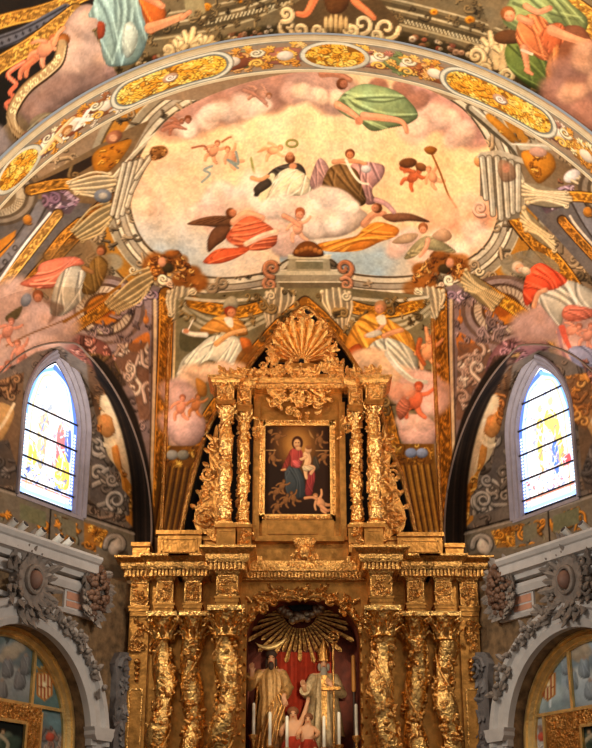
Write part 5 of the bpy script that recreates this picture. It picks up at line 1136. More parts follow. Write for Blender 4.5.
for side in (0, 1):
    L = ('left', 'right')[side]; ux, un = wall_axes(side); q = random.Random(30 + side); MX = (lambda x: x) if side == 0 else (lambda x: 592 + 6 - x)
    s0 = 1.36 if side == 0 else 1.2
    struct(along(side, [(-.02, 6.42), (.12, 6.42), (.14, 6.5), (.24, 6.52), (.24, 6.66), (.28, 6.68), (.32, 6.74), (.32, 6.78), (-.5, 6.8), (-.5, 6.6), (-.02, 6.6)], s0, 5.4).build('trim_2' if side == 0 else 'trim_3', STONE, auto=20), 'white stone cornice under the %s window' % L)
    struct(along(side, [(-.02, 6.2), (.06, 6.2), (.1, 6.3), (.1, 6.36), (-.02, 6.38)], s0 - .1, 5.4).build('trim_2' if side == 0 else 'trim_3', STONE, auto=20))
    struct(along(side, [(-.02, 5.82), (.05, 5.82), (.08, 5.88), (-.02, 5.9)], s0 - .3, 5.4).build('trim_2' if side == 0 else 'trim_3', STONE, auto=20))
    for a, b in ((s0 - .28, s0 - .02), (s0 + .06, s0 + .5), (s0 + 2.2, s0 + 3.)):
        for z0, z1 in ((5.93, 6.02), (6.05, 6.17)):
            struct(along(side, [(-.02, z0), (.03, z0), (.03, z1), (-.02, z1)], a, b).build('trim_2' if side == 0 else 'trim_3', PINK, smooth=False))
        struct(along(side, [(-.02, 5.9), (.02, 5.9), (.02, 6.2), (-.02, 6.2)], a - .05, b + .05).build('trim_2' if side == 0 else 'trim_3', STONE, smooth=False))
    c, z, Rn = NCH[side]
    struct(arcring(side, c, z, [(Rn, -.02), (Rn, .1), (Rn + .1, .13), (Rn + .13, .1), (Rn + .26, .1), (Rn + .3, .16), (Rn + .38, .17), (Rn + .4, .13), (Rn + .4, -.02)]).build('trim_4' if side == 0 else 'trim_5', STONE, auto=30), 'white stone arch round the %s side altarpiece' % L)
    # soffit panels in the shadowed reveal
    for e, b in ((-1, c - Rn - .2), (1, c + Rn + .2)):
        struct(MB().prism([(b - .16, 0), (b + .16, 0), (b + .16, z), (b - .16, z)], wallV(side, 0, 0), ux, (0, 0, 1), un, -.02, .1).build('trim_4' if side == 0 else 'trim_5', STONE, smooth=False))
        struct(MB().prism([(b - .27, z), (b + .27, z), (b + .24, z - .06), (b + .24, z - .12), (b + .19, z - .2), (b - .19, z - .2), (b - .24, z - .12), (b - .24, z - .06)][::-1], wallV(side, 0, .28), ux, (0, 0, 1), un, -.02, .2).build('trim_4' if side == 0 else 'trim_5', STONE, smooth=False))
        struct(MB().prism([(b - .08, 1), (b + .08, 1), (b + .08, z - .3), (b - .08, z - .3)], wallV(side, 0, 0), ux, (0, 0, 1), un, .1, .115).build('trim_4' if side == 0 else 'trim_5', OCHRE, smooth=False))
    # painted pilaster strip with a volute next to the high altar
    mb = MB().prism([(-.25, 0), (.56, 0), (.56, 5.0), (.62, 5.2), (.5, 5.4), (-.25, 5.5)], wallV(side, 0, 0), ux, (0, 0, 1), un, -.02, .1)
    mb.scroll(wallV(side, .3, 5.15, .12), ux, (0, 0, 1), .22, .08, 1.5, 0, 1)
    for k in range(60):
        mb.leaf(wallV(side, q.uniform(-.1, .5), q.uniform(3.4, 5.3), .09), ux * q.uniform(-1, 1) + Vector((0, 0, q.uniform(-1.2, .4))), un, .2, .12, .4)
    struct(mb.build('trim_4' if side == 0 else 'trim_5', BLUEG), 'grey stucco pilaster between the %s arch and the high altar' % L)
    # --- side altarpiece
    t = thing('side_altarpiece', 'round-topped gilded altarpiece with a striped coat of arms under the %s stone arch' % L, 'altarpiece', wallV(side, c, 0, -.34), 'side altarpieces')
    zf = 3.9 if side == 0 else 3.86; cf = c + (.0 if side == 0 else .02); R0 = 1.60; R1 = 1.42
    arcring(side, cf, zf, [(R1, -.36), (R1, -.3), (R1 + .02, -.27), (R1 + .045, -.29), (R1 + .06, -.26), (R1 + .09, -.22), (R1 + .12, -.25), (R1 + .14, -.2), (R1 + .17, -.2), (R0, -.26), (R0, -.36)], legs=.6).build('gilded_frame', GOLDP, t, auto=30)
    pc = paint_side(side); zz = np.concatenate([np.linspace(.6, zf, 170), zf + (R1 + .02) * np.sin(np.linspace(.01, PI / 2 - .02, 80))]); tt = np.linspace(-1, 1, 150)
    w = np.where(zz <= zf, R1 + .02, np.sqrt(np.clip((R1 + .02) ** 2 - (np.maximum(zz, zf) - zf) ** 2, 0, None)))
    G = np.array([[wallpt(side, cf + w[i] * u, zz[i], -.34) for u in tt] for i in range(len(zz))])
    grid_obj('painted_panel', G, OIL, pc, parent=t)
    fx = (lambda *p: wpx(side, p[0] if side == 0 else p[0], p[1], -.32))
    bars = [((33.5, 646), (32.5, 704)), ((0, 699), (63, 712)), ((39, 712), (40, 748))] if side == 0 else [((567, 649), (575, 708)), ((592, 706), (535, 717)), ((543, 717), (548, 748))]
    for k, (a, b) in enumerate(bars):
        (sa, za), (sb, zb) = fx(*a), fx(*b)
        if k != 1:
            sm = (sa + sb) / 2; zl = .6 if k == 2 else zb
            for ss in (sm, 2 * cf - sm):
                MB().prism([(ss - .03, zl), (ss + .03, zl), (ss + .03, za), (ss - .03, za)], wallV(side, 0, 0), ux, (0, 0, 1), un, -.335, -.29).build('gilded_bar', GOLDP, t, False)
        else:
            zm = (za + zb) / 2; w2 = R1
            MB().prism([(cf - w2, zm - .025), (cf + w2, zm - .025), (cf + w2, zm + .025), (cf - w2, zm + .025)], wallV(side, 0, 0), ux, (0, 0, 1), un, -.335, -.285).build('gilded_bar', GOLDP, t, False)
    # carved inner frame and its picture
    so, zo = fx(38, 730) if side == 0 else fx(549, 735); _, zt = fx(20, 705) if side == 0 else fx(580, 711); si, _ = fx(23, 735) if side == 0 else fx(584, 735); _, zi = fx(10, 721) if side == 0 else fx(590, 725)
    so2, si2 = 2 * cf - so, 2 * cf - si; lo = 1.2
    mb = MB()
    for poly in ([(so, lo), (si, lo), (si, zt), (so, zt)], [(so2, lo), (si2, lo), (si2, zt), (so2, zt)], [(si, zi), (si2, zi), (si2, zt), (si, zt)]):
        mb.prism(poly, wallV(side, 0, 0), ux, (0, 0, 1), un, -.335, -.27)
    ww = abs(si - so)
    inner = mb.build('carved_inner_frame', GOLDD, t, False)
    mb = MB()
    for k in range(90):
        if k % 2: ss, zq = min(so, si) + q.uniform(.02, ww - .02), q.uniform(2.4, zt - .02)
        else: ss, zq = q.uniform(min(so, so2), max(so, so2)), q.uniform(zi + .02, zt - .02)
        p = wallV(side, ss, zq, -.265)
        (mb.scroll(p, ux, (0, 0, 1), .045, .02, 1.3, q.uniform(0, 6), q.choice((-1, 1))) if k % 3 else mb.ball(p, .03, .03, .03, 6, 4))
    mb.build('scroll_carving', GOLD, inner)
    mb = MB()
    for ss in (si, si2):
        mb.prism([(ss - .025, lo), (ss + .025, lo), (ss + .025, zi), (ss - .025, zi)], wallV(side, 0, 0), ux, (0, 0, 1), un, -.3, -.255)
    mb.prism([(min(si, si2), zi - .025), (max(si, si2), zi - .025), (max(si, si2), zi + .025), (min(si, si2), zi + .025)], wallV(side, 0, 0), ux, (0, 0, 1), un, -.3, -.255)
    mb.build('gilded_fillet', GOLDP, inner, False)
    cc2 = paint_center(side); ss = np.linspace(min(si, si2) + .02, max(si, si2) - .02, 90); zq = np.linspace(lo, zi - .02, 120)
    G = np.array([[wallpt(side, a, b, -.31) for a in ss] for b in zq]); grid_obj('central_painting', G, OIL, cc2, parent=t)
    # --- stucco cartouche over the arch
    x, y = (32, 580) if side == 0 else (568, 580)
    s, z = wpx(side, x, y, .15)
    t = thing('stucco_cartouche', 'grey-brown stucco cartouche with curling leaves and an oval boss above the %s arch' % L, 'relief', wallV(side, s, z, .1), 'cartouches over the side arches')
    Q = lambda u, v, o=.15: wallV(side, s + u, z + v, o)
    MB().prism([(.34 * math.cos(a), .36 * math.sin(a)) for a in np.linspace(0, 2 * PI, 20)[:-1]], Q(0, 0, 0), ux, (0, 0, 1), un, -.02, .18).build('backing', STUC, t)
    mb = MB()
    mb.rings([[Q(.17 * math.cos(a) + .04 * math.cos(b) * math.cos(a), .2 * math.sin(a) + .04 * math.cos(b) * math.sin(a), .2 + .05 * math.sin(b)) for b in np.linspace(0, 2 * PI, 9)[:-1]] for a in np.linspace(0, 2 * PI, 25)], cap=False); mb.build('oval_ring', STUC, t)
    MB().ball((0, 0, 0), 1, n=14, m=8)
    bm_ = MB().ball((0, 0, 0), .13, .1, .15, 14, 8); bm_.v = [tuple(Q(0, 0, .2) + Vector(p)) for p in bm_.v]; bm_.build('oval_boss', mat('rose_stucco', (128, 94, 78), .6, 0, .2), t)
    mb = MB()
    for k in range(46):
        a = 2 * PI * k / 46 + q.uniform(-.12, .12); r0 = .2 + .24 * (k % 3) / 2
        d = ux * math.cos(a) + Vector((0, 0, math.sin(a))); mb.leaf(Q(r0 * math.cos(a), r0 * 1.1 * math.sin(a), .14), d + ux * q.uniform(-.7, .7), un, q.uniform(.2, .3) * (1.3 if abs(math.sin(a)) > .8 else 1), .14, .6)
    mb.build('leaf_crown', STUC, t)
    for u, v, dr in [(.4, -.2, 1), (-.4, -.2, -1), (.36, .22, -1), (-.36, .22, 1), (.14, -.48, 1), (-.14, -.48, -1)]:
        MB().scroll(Q(u, v, .14), ux, (0, 0, 1), .15, .07, 1.3, 1, dr).build('volute', STUC, t)
    # --- leaf garland lying on the arch
    t = thing('leaf_garland', 'grey stucco leaf garland lying on the %s stone arch' % L, 'relief', wallV(side, c - (Rn + .3) * math.cos(.8), NCH[side][1] + 1.4, .15), 'leaf garlands on the side arches')
    for nm, a0, a1 in (('leaf_spray', 2.1, 2.75), ('leaf_spray', 1.7, 2.1)):
        mb = MB()
        for k in range(24):
            a = q.uniform(a0, a1); r = Rn + .32 + q.uniform(-.1, .1); p = wallV(side, c + r * math.cos(a), NCH[side][1] + r * math.sin(a), .15)
            mb.leaf(p, ux * q.uniform(-1, 1) + Vector((0, 0, q.uniform(-1, 1))), un, q.uniform(.12, .2), .12, .45)
        for k in range(10):
            a = q.uniform(a0, a1); r = Rn + .32 + q.uniform(-.08, .08); mb.ball(wallV(side, c + r * math.cos(a), NCH[side][1] + r * math.sin(a), .2), .045, n=7, m=5)
        mb.build(nm, STUC, t)
    # --- fruit and flower cluster at the end of the cornice
    x, y = (99, 590) if side == 0 else (497, 588)
    s, z = wpx(side, x, y, .2)
    t = thing('fruit_cluster', 'brown stucco cluster of fruit and leaves hanging at the altar end of the %s cornice' % L, 'relief', wallV(side, s, z, .1), 'fruit clusters by the high altar')
    brn = mat('brown_fruit_stucco', (110, 78, 58), .6, 0, .3, 40, .3); mb = MB(); m2 = MB()
    for k in range(110):
        u, v = q.uniform(-1, 1), q.uniform(-1, 1)
        if u * u + v * v > 1: continue
        p = wallV(side, s + u * .3, z + v * .46, .14 + .12 * (1 - u * u - v * v)); r = q.uniform(.03, .06); m2.ball(p, r, n=8, m=6)
    for k in range(80):
        a = q.uniform(0, 2 * PI); ro = q.uniform(.5, 1.05); p = wallV(side, s + .27 * ro * math.cos(a), z + .42 * ro * math.sin(a), .14); mb.leaf(p, ux * math.cos(a) + Vector((0, 0, math.sin(a))), un, q.uniform(.12, .22), .15, .45)
    mb.prism([(.3 * math.cos(a), .44 * math.sin(a)) for a in np.linspace(0, 2 * PI, 16)[:-1]], wallV(side, s, z, 0), ux, (0, 0, 1), un, -.02, .13)
    mb.build('leaves', STUC, t); m2.build('fruit', brn, t)
# ---------------------------------------------------------------- spotlights on the cornices
SPL = [(13, 523, 0), (23, 526, 0), (41, 531, 0), (59, 539, 0), (69, 541, 0), (566, 536, 1), (584, 531, 1)]
SLAB = ['white spotlight on the left cornice, nearest the photo edge', 'white spotlight on the left cornice, second from the photo edge', 'white spotlight on the left cornice, the one standing alone in the middle', 'white spotlight on the left cornice, second nearest the altar',
        'white spotlight on the left cornice, nearest the altar', 'white spotlight on the right cornice, nearest the altar', 'white spotlight on the right cornice, nearest the photo edge']
for k, (x, y, side) in enumerate(SPL):
    s, z = wpx(side, x, y, .1); ux, un = wall_axes(side); zc = 6.79
    sx_ = wpx(side, x, y, .1)[0]
    t = thing('spotlight', SLAB[k], 'spotlight', wallV(side, sx_, zc, .1), 'spotlights on the cornices')
    d = (un * .75 + Vector((0, 0, .55)) + ux * (-.1)).normalized(); o = wallV(side, sx_, zc + .13, .08)
    MB().tube([o - d * .08, o - d * .07, o + d * .07, o + d * .08], .056, .062, 14).build('lamp_body', LAMP, t)
    MB().tube([o + d * .07, o + d * .09], .05, .05, 14).build('lens', BLACK, t)
    MB().tube([wallV(side, sx_, zc, .08), o - d * .02], .018, n=6).box(*(list(wallV(side, sx_, zc, .08) - Vector((.05, .05, .01))) + list(wallV(side, sx_, zc, .08) + Vector((.05, .05, .02))))).build('bracket', BLACK, t)

# ---------------------------------------------------------------- high altarpiece
CX = 304.2
def mx(px): return 2 * CX - px
def bx(mb, x0, y0, x1, y1, Yf, depth, ref=None):
    """box whose front face fills the photo's x0..x1, y0..y1 when it stands at depth Yf"""
    a, b = P(x0, y1, Yf), P(x1, y1, Yf); tz = P((x0 + x1) / 2, y0, Yf).z
    return mb.box(a.x, Yf, a.z, b.x, Yf + depth, tz)
def zpx(y, Y): return P(300, y, Y).z
def xpx(x, y, Y): return P(x, y, Y).x
FR = Vector((0, -1, 0)); EX = Vector((1, 0, 0)); EZ = Vector((0, 0, 1))
def foliage(mb, x0, x1, z0, z1, Y, n, size, seed, scrolls=.35):
    q = random.Random(seed)
    for k in range(n):
        p = Vector((q.uniform(x0, x1), Y, q.uniform(z0, z1)))
        if q.random() < scrolls: mb.scroll(p, EX * q.choice((-1, 1)), EZ, size * .45, size * .26, 1.3, q.uniform(0, 6), 1)
        else: mb.leaf(p, EX * q.uniform(-1, 1) + EZ * q.uniform(-1, 1), FR, size, size * .6, .45)
    return mb
ALT = thing('gilded_altarpiece', 'towering gilded wooden altarpiece storey with six twisted columns around a deep arched niche', 'altarpiece', (.15, 22.3, 0))
def shaft(cx, cy, z0, z1, r, twist, seed, amp=.17, ph=0., vine=True):
    mb = MB(); rows = []; n = 22; m = 90; hand = 1 if twist > 0 else -1; k_ = abs(twist)
    def cen(z): a = hand * k_ * (z - z0) + ph; return Vector((cx + amp * r * math.cos(a), cy + amp * r * math.sin(a), z))
    for i in range(m + 1):
        z = z0 + (z1 - z0) * i / m; c = cen(z); rr = r * (.9 + .12 * math.sin(k_ * (z - z0) * 2 + ph))
        rows.append([c + Vector((rr * math.cos(a) * (1 + .05 * math.cos(3 * a - hand * 3 * k_ * z)), rr * math.sin(a) * (1 + .05 * math.cos(3 * a - hand * 3 * k_ * z)), 0)) for a in [2 * PI * j / n for j in range(n)]])
    mb.rings(rows); vb = MB(); q = random.Random(seed)
    pts = []
    for i in range(90):
        z = z0 + (z1 - z0) * i / 89; a = hand * k_ * 1.0 * (z - z0) + ph + 2.2; c = cen(z); pts.append(c + Vector((math.cos(a), math.sin(a), 0)) * r * .97)
    vb.tube(pts, r * .11, n=6)
    nl = int((z1 - z0) / r * 5)
    for i in range(nl):
        z = z0 + (z1 - z0) * (i + q.random()) / nl; a = q.uniform(PI * .95, PI * 2.05); c = cen(z); nrm = Vector((math.cos(a), math.sin(a), 0)); tg = Vector((-math.sin(a), math.cos(a), 0))
        o = c + nrm * r * .88
        if q.random() < .4:
            for g in range(5): vb.ball(o + tg * q.uniform(-.4, .4) * r * .6 + EZ * q.uniform(-.4, .4) * r * .7 + nrm * .01, r * .17, n=7, m=5)
        else: vb.leaf(o, tg * q.choice((-1, 1)) * q.uniform(.4, 1) + EZ * q.uniform(-1, 1), nrm, r * q.uniform(.5, .8), r * .5, q.uniform(.1, .28))
    return mb, vb
def capital(cx, cy, z0, z1, r):
    mb = MB(); h = z1 - z0; q = random.Random(int(cx * 100))
    mb.lathe((cx, cy, z0), [(r * .95, 0), (r * 1.05, .04 * h), (r * .95, .1 * h), (r * .92, .4 * h), (r * 1.2, .8 * h), (r * 1.25, .84 * h)], 18)
    mb.box(cx - r * 1.42, cy - r * 1.42, z0 + .84 * h, cx + r * 1.42, cy + r * 1.42, z1)
    for row, (zz, L) in enumerate([(.06, .5), (.32, .55)]):
        for k in range(8):
            a = 2 * PI * (k + row * .5) / 8; nrm = Vector((math.cos(a), math.sin(a), 0)); mb.leaf(Vector((cx, cy, z0 + zz * h)) + nrm * r * .92, EZ + nrm * .15, nrm, L * h, r * .62, .75)
    for sx in (-1, 1):
        for sy in (-1, 1):
            o = Vector((cx + sx * r * 1.12, cy + sy * r * 1.12, z0 + .72 * h)); mb.scroll(o, Vector((sx, sy, 0)).normalized(), EZ, r * .42, r * .26, 1.3, 2, -1)
    mb.ball((cx, cy - r * 1.35, z0 + .86 * h), r * .26, n=8, m=6)
    return mb
def column(parent, px, ytop, ycap, Yc, rpx, twist, seed, ph, zbase, r=None, ybase=None):
    rr = rpx * Yc / FPX * 1.03; zc = zpx(ytop, Yc - rr); zs = zpx(ycap, Yc - rr); cx = xpx(px, 680 if ybase is None else 470, Yc)
    c = bpy.data.objects.new('column', None); COL.objects.link(c); c.location = (cx, Yc, zbase); c.parent = parent; c.matrix_parent_inverse = Matrix.Translation(-parent.location)
    def sub(mb, n, m):
        o = mb.build(n, m); o.parent = c; o.matrix_parent_inverse = Matrix.Translation(-Vector((cx, Yc, zbase))); return o
    z0 = zbase + rr * .9
    s, v = shaft(cx, Yc, z0, zs, rr, twist, seed, .3 if ybase is None else .08, ph)
    sub(s, 'twisted_shaft', GOLDC); sub(v, 'vine_carving', GOLD); sub(capital(cx, Yc, zs, zc, rr), 'capital', GOLDC)
    sub(MB().box(cx - rr * 1.25, Yc - rr * 1.25, zbase, cx + rr * 1.25, Yc + rr * 1.25, zbase + rr * .3).lathe((cx, Yc, zbase + rr * .3), [(rr * 1.2, 0), (rr * 1.22, rr * .15), (rr * .95, rr * .3), (rr * 1.08, rr * .45), (rr * .9, rr * .62)], 18), 'column_base', GOLD)
    return c
def entab(parent, x0, x1, Yf, Yb, ys, seed, over=.27, dent=True, orn_=True):
    """ressaut of the entablature over one column: ys = photo rows of cornice top, corona foot, frieze top, frieze foot, architrave foot"""
    zt, zc, zf, zg, za = [zpx(y, Yf) for y in ys]; xa, xb = xpx(x0, ys[3], Yf), xpx(x1, ys[3], Yf)
    mb = MB(); h = zt - zc
    zc0 = zc + .0
    mb.frus(xa - over * .55, xb + over * .55, Yf - over * .55, Yb, zc0, zc0 + h * .22, over * .08); mb.frus(xa - over * .62, xb + over * .62, Yf - over * .62, Yb, zc0 + h * .22, zc0 + h * .5, over * .02)
    mb.frus(xa - over * .66, xb + over * .66, Yf - over * .66, Yb, zc0 + h * .5, zc0 + h * .84, over * .32); mb.box(xa - over, Yf - over, zc0 + h * .84, xb + over, Yb, zt)
    # bed mould and dentils
    hb = zc0 - zf; mb.frus(xa, xb, Yf, Yb, zf, zf + hb * .35, over * .12); mb.box(xa - over * .16, Yf - over * .16, zf + hb * .35, xb + over * .16, Yb, zc0)
    c = mb.build('cornice', GOLD, parent, False)
    if dent:
        d = MB(); st = .062; n = max(2, int((xb - xa + over * .8) / st)); w = (xb - xa + over * .8) / n
        for k in range(n):
            x = xa - over * .4 + k * w; d.box(x + w * .2, Yf - over * .46, zf + hb * .36, x + w * .8, Yf - over * .1, zc0 + .004)
        for k in range(int((Yb - Yf) / st)):
            for xs, s in ((xa, -1), (xb, 1)):
                y = Yf - over * .2 + k * st; a, b = sorted((xs + s * over * .1, xs + s * over * .46)); d.box(a, y + .012, zf + hb * .42, b, y + .05, zc0 + .004)
        d.build('dentils', GOLD, c, False)
    f = MB().box(xa, Yf, zg, xb, Yb, zf).build('frieze_block', GOLDF, parent, False)
    if orn_:
        foliage(MB(), xa + .05, xb - .05, zg + .05, zf - .05, Yf - .01, 16, .12, seed, .55).build('frieze_carving', GOLD, f)
        fr = MB()
        for a in ((xa, zg, xa + .025, zf), (xb - .025, zg, xb, zf), (xa, zg, xb, zg + .025), (xa, zf - .025, xb, zf)): fr.box(a[0], Yf - .02, a[1], a[2], Yf + .01, a[3])
        fr.build('frieze_border', GOLD, f, False)
    h = zg - za
    MB().box(xa - .03, Yf - .03, zg - h * .2, xb + .03, Yb, zg).box(xa - .015, Yf - .015, zg - h * .55, xb + .015, Yb, zg - h * .2).box(xa, Yf, za, xb, Yb, zg - h * .55).build('architrave', GOLDF, parent, False)
ZB = 2.75
# niche opening
YN = 22.0; nx = xpx(302.8, 680, YN); nhw = 55 / FPX * 22.55; zsp = zpx(640, YN); zrise = zpx(595, YN) - zsp
def nich(e=0., n=28): return [(nx + (nhw + e) * math.cos(a), zsp + (zrise + e) * math.sin(a)) for a in np.linspace(0, PI, n + 1)]
xl, xr = xpx(146, 680, YN), xpx(mx(146), 680, YN); ztop = zpx(572, YN)
ni = nich()
MB().prism([(xl, 0), (xl, ztop), (xr, ztop), (xr, 0), (nx + nhw, 0)] + ni + [(nx - nhw, 0)], (0, YN, 0), EX, EZ, Vector((0, 1, 0)), 0, .14).build('back_panel', GOLDF, ALT, False)
MB().rings([[Vector((u, YN + d, v)) for u, v in [(nx + nhw, ZB)] + ni + [(nx - nhw, ZB)]] for d in (.1, 1.0)], cap=False, closed=False).build('niche_reveal', NICHE, ALT)
MB().box(nx - nhw - .02, YN + 1.0, ZB, nx + nhw + .02, YN + 1.05, zsp + zrise + .03).build('niche_back', NICHE, ALT, False)
MB().box(nx - nhw, 21.75, ZB - .1, nx + nhw, YN + 1.0, zpx(764, 22.0)).build('niche_floor', GOLDF, ALT, False)
NZ = zpx(764, 22.0)
# carved frame of the niche
fb = MB(); path = [(nx + nhw + .05, ZB)] + nich(.05, 40) + [(nx - nhw - .05, ZB)]
fb.tube([(u, YN - .03, v) for u, v in path], .055, n=8); fr = fb.build('niche_frame', GOLD, ALT)
ob = MB(); q = random.Random(5); S = np.array(path); D = np.r_[0, np.hypot(*np.diff(S, axis=0).T).cumsum()]
for k in range(70):
    t = D[-1] * (k + .5) / 70; u, v = np.interp(t, D, S[:, 0]), np.interp(t, D, S[:, 1]); i = min(max(1, int(np.searchsorted(D, t))), len(S) - 1); d = (S[i] - S[i - 1]) / (np.hypot(*(S[i] - S[i - 1])) + 1e-6)
    ob.leaf((u, YN - .07, v), EX * d[0] + EZ * d[1] + (EX * -d[1] + EZ * d[0]) * (.5 if k % 2 else -.5), FR, .13, .075, .8)
ob.build('frame_carving', GOLD, fr)
vb = MB()
for k in range(46):
    a = q.uniform(.35, PI - .35); e = q.uniform(-.02, .2); vb.leaf((nx + (nhw + e) * math.cos(a), YN - .06, zsp + (zrise + e) * math.sin(a)), EX * math.cos(a + q.uniform(-1.4, 1.4)) + EZ * math.sin(a + q.uniform(-1.4, 1.4)), FR, q.uniform(.1, .17), .09, .5)
for k in range(7):
    a = PI / 2 + (k - 3) * .27; vb.scroll((nx + nhw * .98 * math.cos(a), YN - .06, zsp + zrise * 1.0 * math.sin(a) - .02), EX * (1 if k % 2 else -1), EZ, .1, .06, 1.3, 1, 1)
for sg in (-1, 1):
    vb.tube([(nx + sg * .02, YN - .05, zsp + zrise - .1), (nx + sg * .16, YN - .05, zsp + zrise - .02), (nx + sg * .34, YN - .05, zsp + zrise - .05), (nx + sg * .5, YN - .04, zsp + zrise - .12)], .05, .03)
vb.build('arch_crest', GOLD, ALT)
# head-shaped keystone ornament above the niche
kb = MB(); k0 = P(304.5, 552, 21.75)
kb.ball(k0, .11, .09, .15, 10, 8).ball(k0 + Vector((0, -.08, -.02)), .03, .03, .04, 6, 5)
for k in range(9): kb.leaf(k0 + EX * (k - 4) * .028 + EZ * .1, EZ + EX * (k - 4) * .16, FR, .17, .08, .35)
for sg in (-1, 1):
    kb.scroll(k0 + EX * sg * .13 - EZ * .12, EX * sg, EZ, .1, .06, 1.3, 1, -1).scroll(k0 + EX * sg * .12 + EZ * .04, EX * sg, EZ, .06, .04, 1.3, 1, 1)
for k in range(7): kb.leaf(k0 + EX * (k - 3) * .06 - EZ * .16, -EZ * .7 + EX * (k - 3) * .3, FR, .16, .1, .4)
kb.build('keystone_mask', GOLD, ALT)
cols = [(162, 612, 640, 21.78, 11.0, 3.4, 0.), (192.5, 612, 640, 21.78, 11.0, 3.4, 1.7), (225.5, 606, 636, 21.42, 12.6, 3.1, .6)]
for sd in (0, 1):
    for k, (px, y0, y1, Yc, rp, tw, ph) in enumerate(cols):
        x = px if sd == 0 else mx(px) + (0, -.5, .5)[k]
        column(ALT, x, y0, y1, Yc, rp, tw if sd == 0 else -tw, 60 + k + 10 * sd, ph if sd == 0 else PI - ph, ZB)
        MB().box(xpx(x, 700, Yc) - .3, Yc - .3, 0, xpx(x, 700, Yc) + .3, 22.0, ZB).build('pedestal', GOLDF, ALT, False)
    X2 = (lambda a, b: (a, b)) if sd == 0 else (lambda a, b: (mx(b), mx(a)))
    entab(ALT, *X2(130, 148), 21.88, 22.2, (559, 571, 582, 606, 616), 80 + sd)
    entab(ALT, *X2(156, 173), 21.58, 22.1, (557, 571, 581, 603, 613), 82 + sd)
    entab(ALT, *X2(184, 201), 21.58, 22.1, (557, 571, 581, 603, 613), 84 + sd)
    entab(ALT, *X2(216, 238), 21.2, 22.1, (549, 564, 575, 596, 607), 86 + sd, .29)
    # cornice linking the outer bays
    a, b = X2(124, 262); zt, zc = zpx(557, 21.9), zpx(570, 21.9)
    MB().box(xpx(a, 570, 21.9), 21.84, zc, xpx(b, 570, 21.9), 22.2, zt).build('cornice', GOLD, ALT, False)
    # outer pilaster with hanging ornament
    a, b = X2(126, 146); Yp = 21.92; pl = MB().box(xpx(a, 690, Yp), Yp, 0, xpx(b, 690, Yp), 22.2, zpx(612, Yp)); pl = pl.build('pilaster', GOLDF, ALT, False)
    m3 = MB(); xa, xb = xpx(a, 690, Yp), xpx(b, 690, Yp); zt = zpx(690, Yp)
    for r_ in ((xa + .05, 0, xa + .075, zt), (xb - .075, 0, xb - .05, zt), (xa + .05, zt, xb - .05, zt + .025)): m3.box(r_[0], Yp - .02, r_[1], r_[2], Yp + .01, r_[3])
    m3.build('panel_moulding', GOLD, pl, False)
    xm = (xa + xb) / 2; foliage(MB(), xm - .1, xm + .1, zpx(655, Yp), zpx(622, Yp), Yp - .02, 22, .13, 90 + sd).build('foliage_drop', GOLD, pl)
    m3 = MB()
    for k in range(4): m3.ball((xm, Yp - .03, zpx(662 + k * 6, Yp)), .055 - .006 * k, n=8, m=6)
    m3.build('bead_drop', GOLDD, pl)
    # narrow strip by the niche
    a, b = X2(238, 246); MB().box(xpx(a, 690, 21.9), 21.9, 0, xpx(b, 690, 21.9), 22.05, zpx(600, 21.9)).build('niche_pilaster', GOLDF, ALT, False)
a, b = xpx(240, 575, 21.8), xpx(mx(240), 575, 21.8)
MB().frus(a, b, 21.82, 22.2, zpx(580, 21.82), zpx(572, 21.82), .06).box(a, 21.72, zpx(572, 21.82), b, 22.2, zpx(562, 21.82)).build('cornice', GOLD, ALT, False)
d = MB()
for k in range(38): d.box(a + (b - a) * (k + .2) / 38, 21.75, zpx(578, 21.8), a + (b - a) * (k + .75) / 38, 21.84, zpx(573, 21.8))
d.build('dentils', GOLD, ALT, False)
MB().box(a, 21.95, zpx(600, 21.95), b, 22.02, zpx(579, 21.95)).build('spandrel_panel', GOLDF, ALT, False)
MB().box(nx - nhw, 21.3, 0, nx + nhw, 22.0, ZB - .1).build('altar_block', GOLDF, ALT, False)

# ---------------------------------------------------------------- upper storey
UX = 299.5
def um(px): return 2 * UX - px
UP = thing('altarpiece_upper_storey', 'gilded upper storey standing on the altarpiece, with slender columns around a dark painting', 'altarpiece', (.05, 22.4, zpx(556, 22.0)))
# stylobate
for x0, y0, x1, y1, Yf, nm in [(157, 530, 201, 560, 22.0, 'stepped_block'), (398, 532, 443, 560, 22.0, 'stepped_block'), (132, 542, 149, 561, 22.0, 'corner_block'), (446, 543, 464, 561, 22.0, 'corner_block'), (203, 536, 400, 561, 22.1, 'plinth')]:
    mb = bx(MB(), x0, y0 + 3, x1, y1, Yf, .5); bx(mb, x0 - 1.2, y0, x1 + 1.2, y0 + 4, Yf - .05, .5)
    if nm == 'stepped_block':
        bx(mb, x0 - 2, y1 - 5, x1 + 2, y1, Yf - .08, .5)
        for a in ((x0 + 4, y0 + 8, x1 - 4, y0 + 9.4), (x0 + 4, y1 - 9.4, x1 - 4, y1 - 8), (x0 + 4, y0 + 8, x0 + 5.4, y1 - 8), (x1 - 5.4, y0 + 8, x1 - 4, y1 - 8)): bx(mb, *a, Yf - .02, .05)
    mb.build(nm, GOLDF, UP, False)
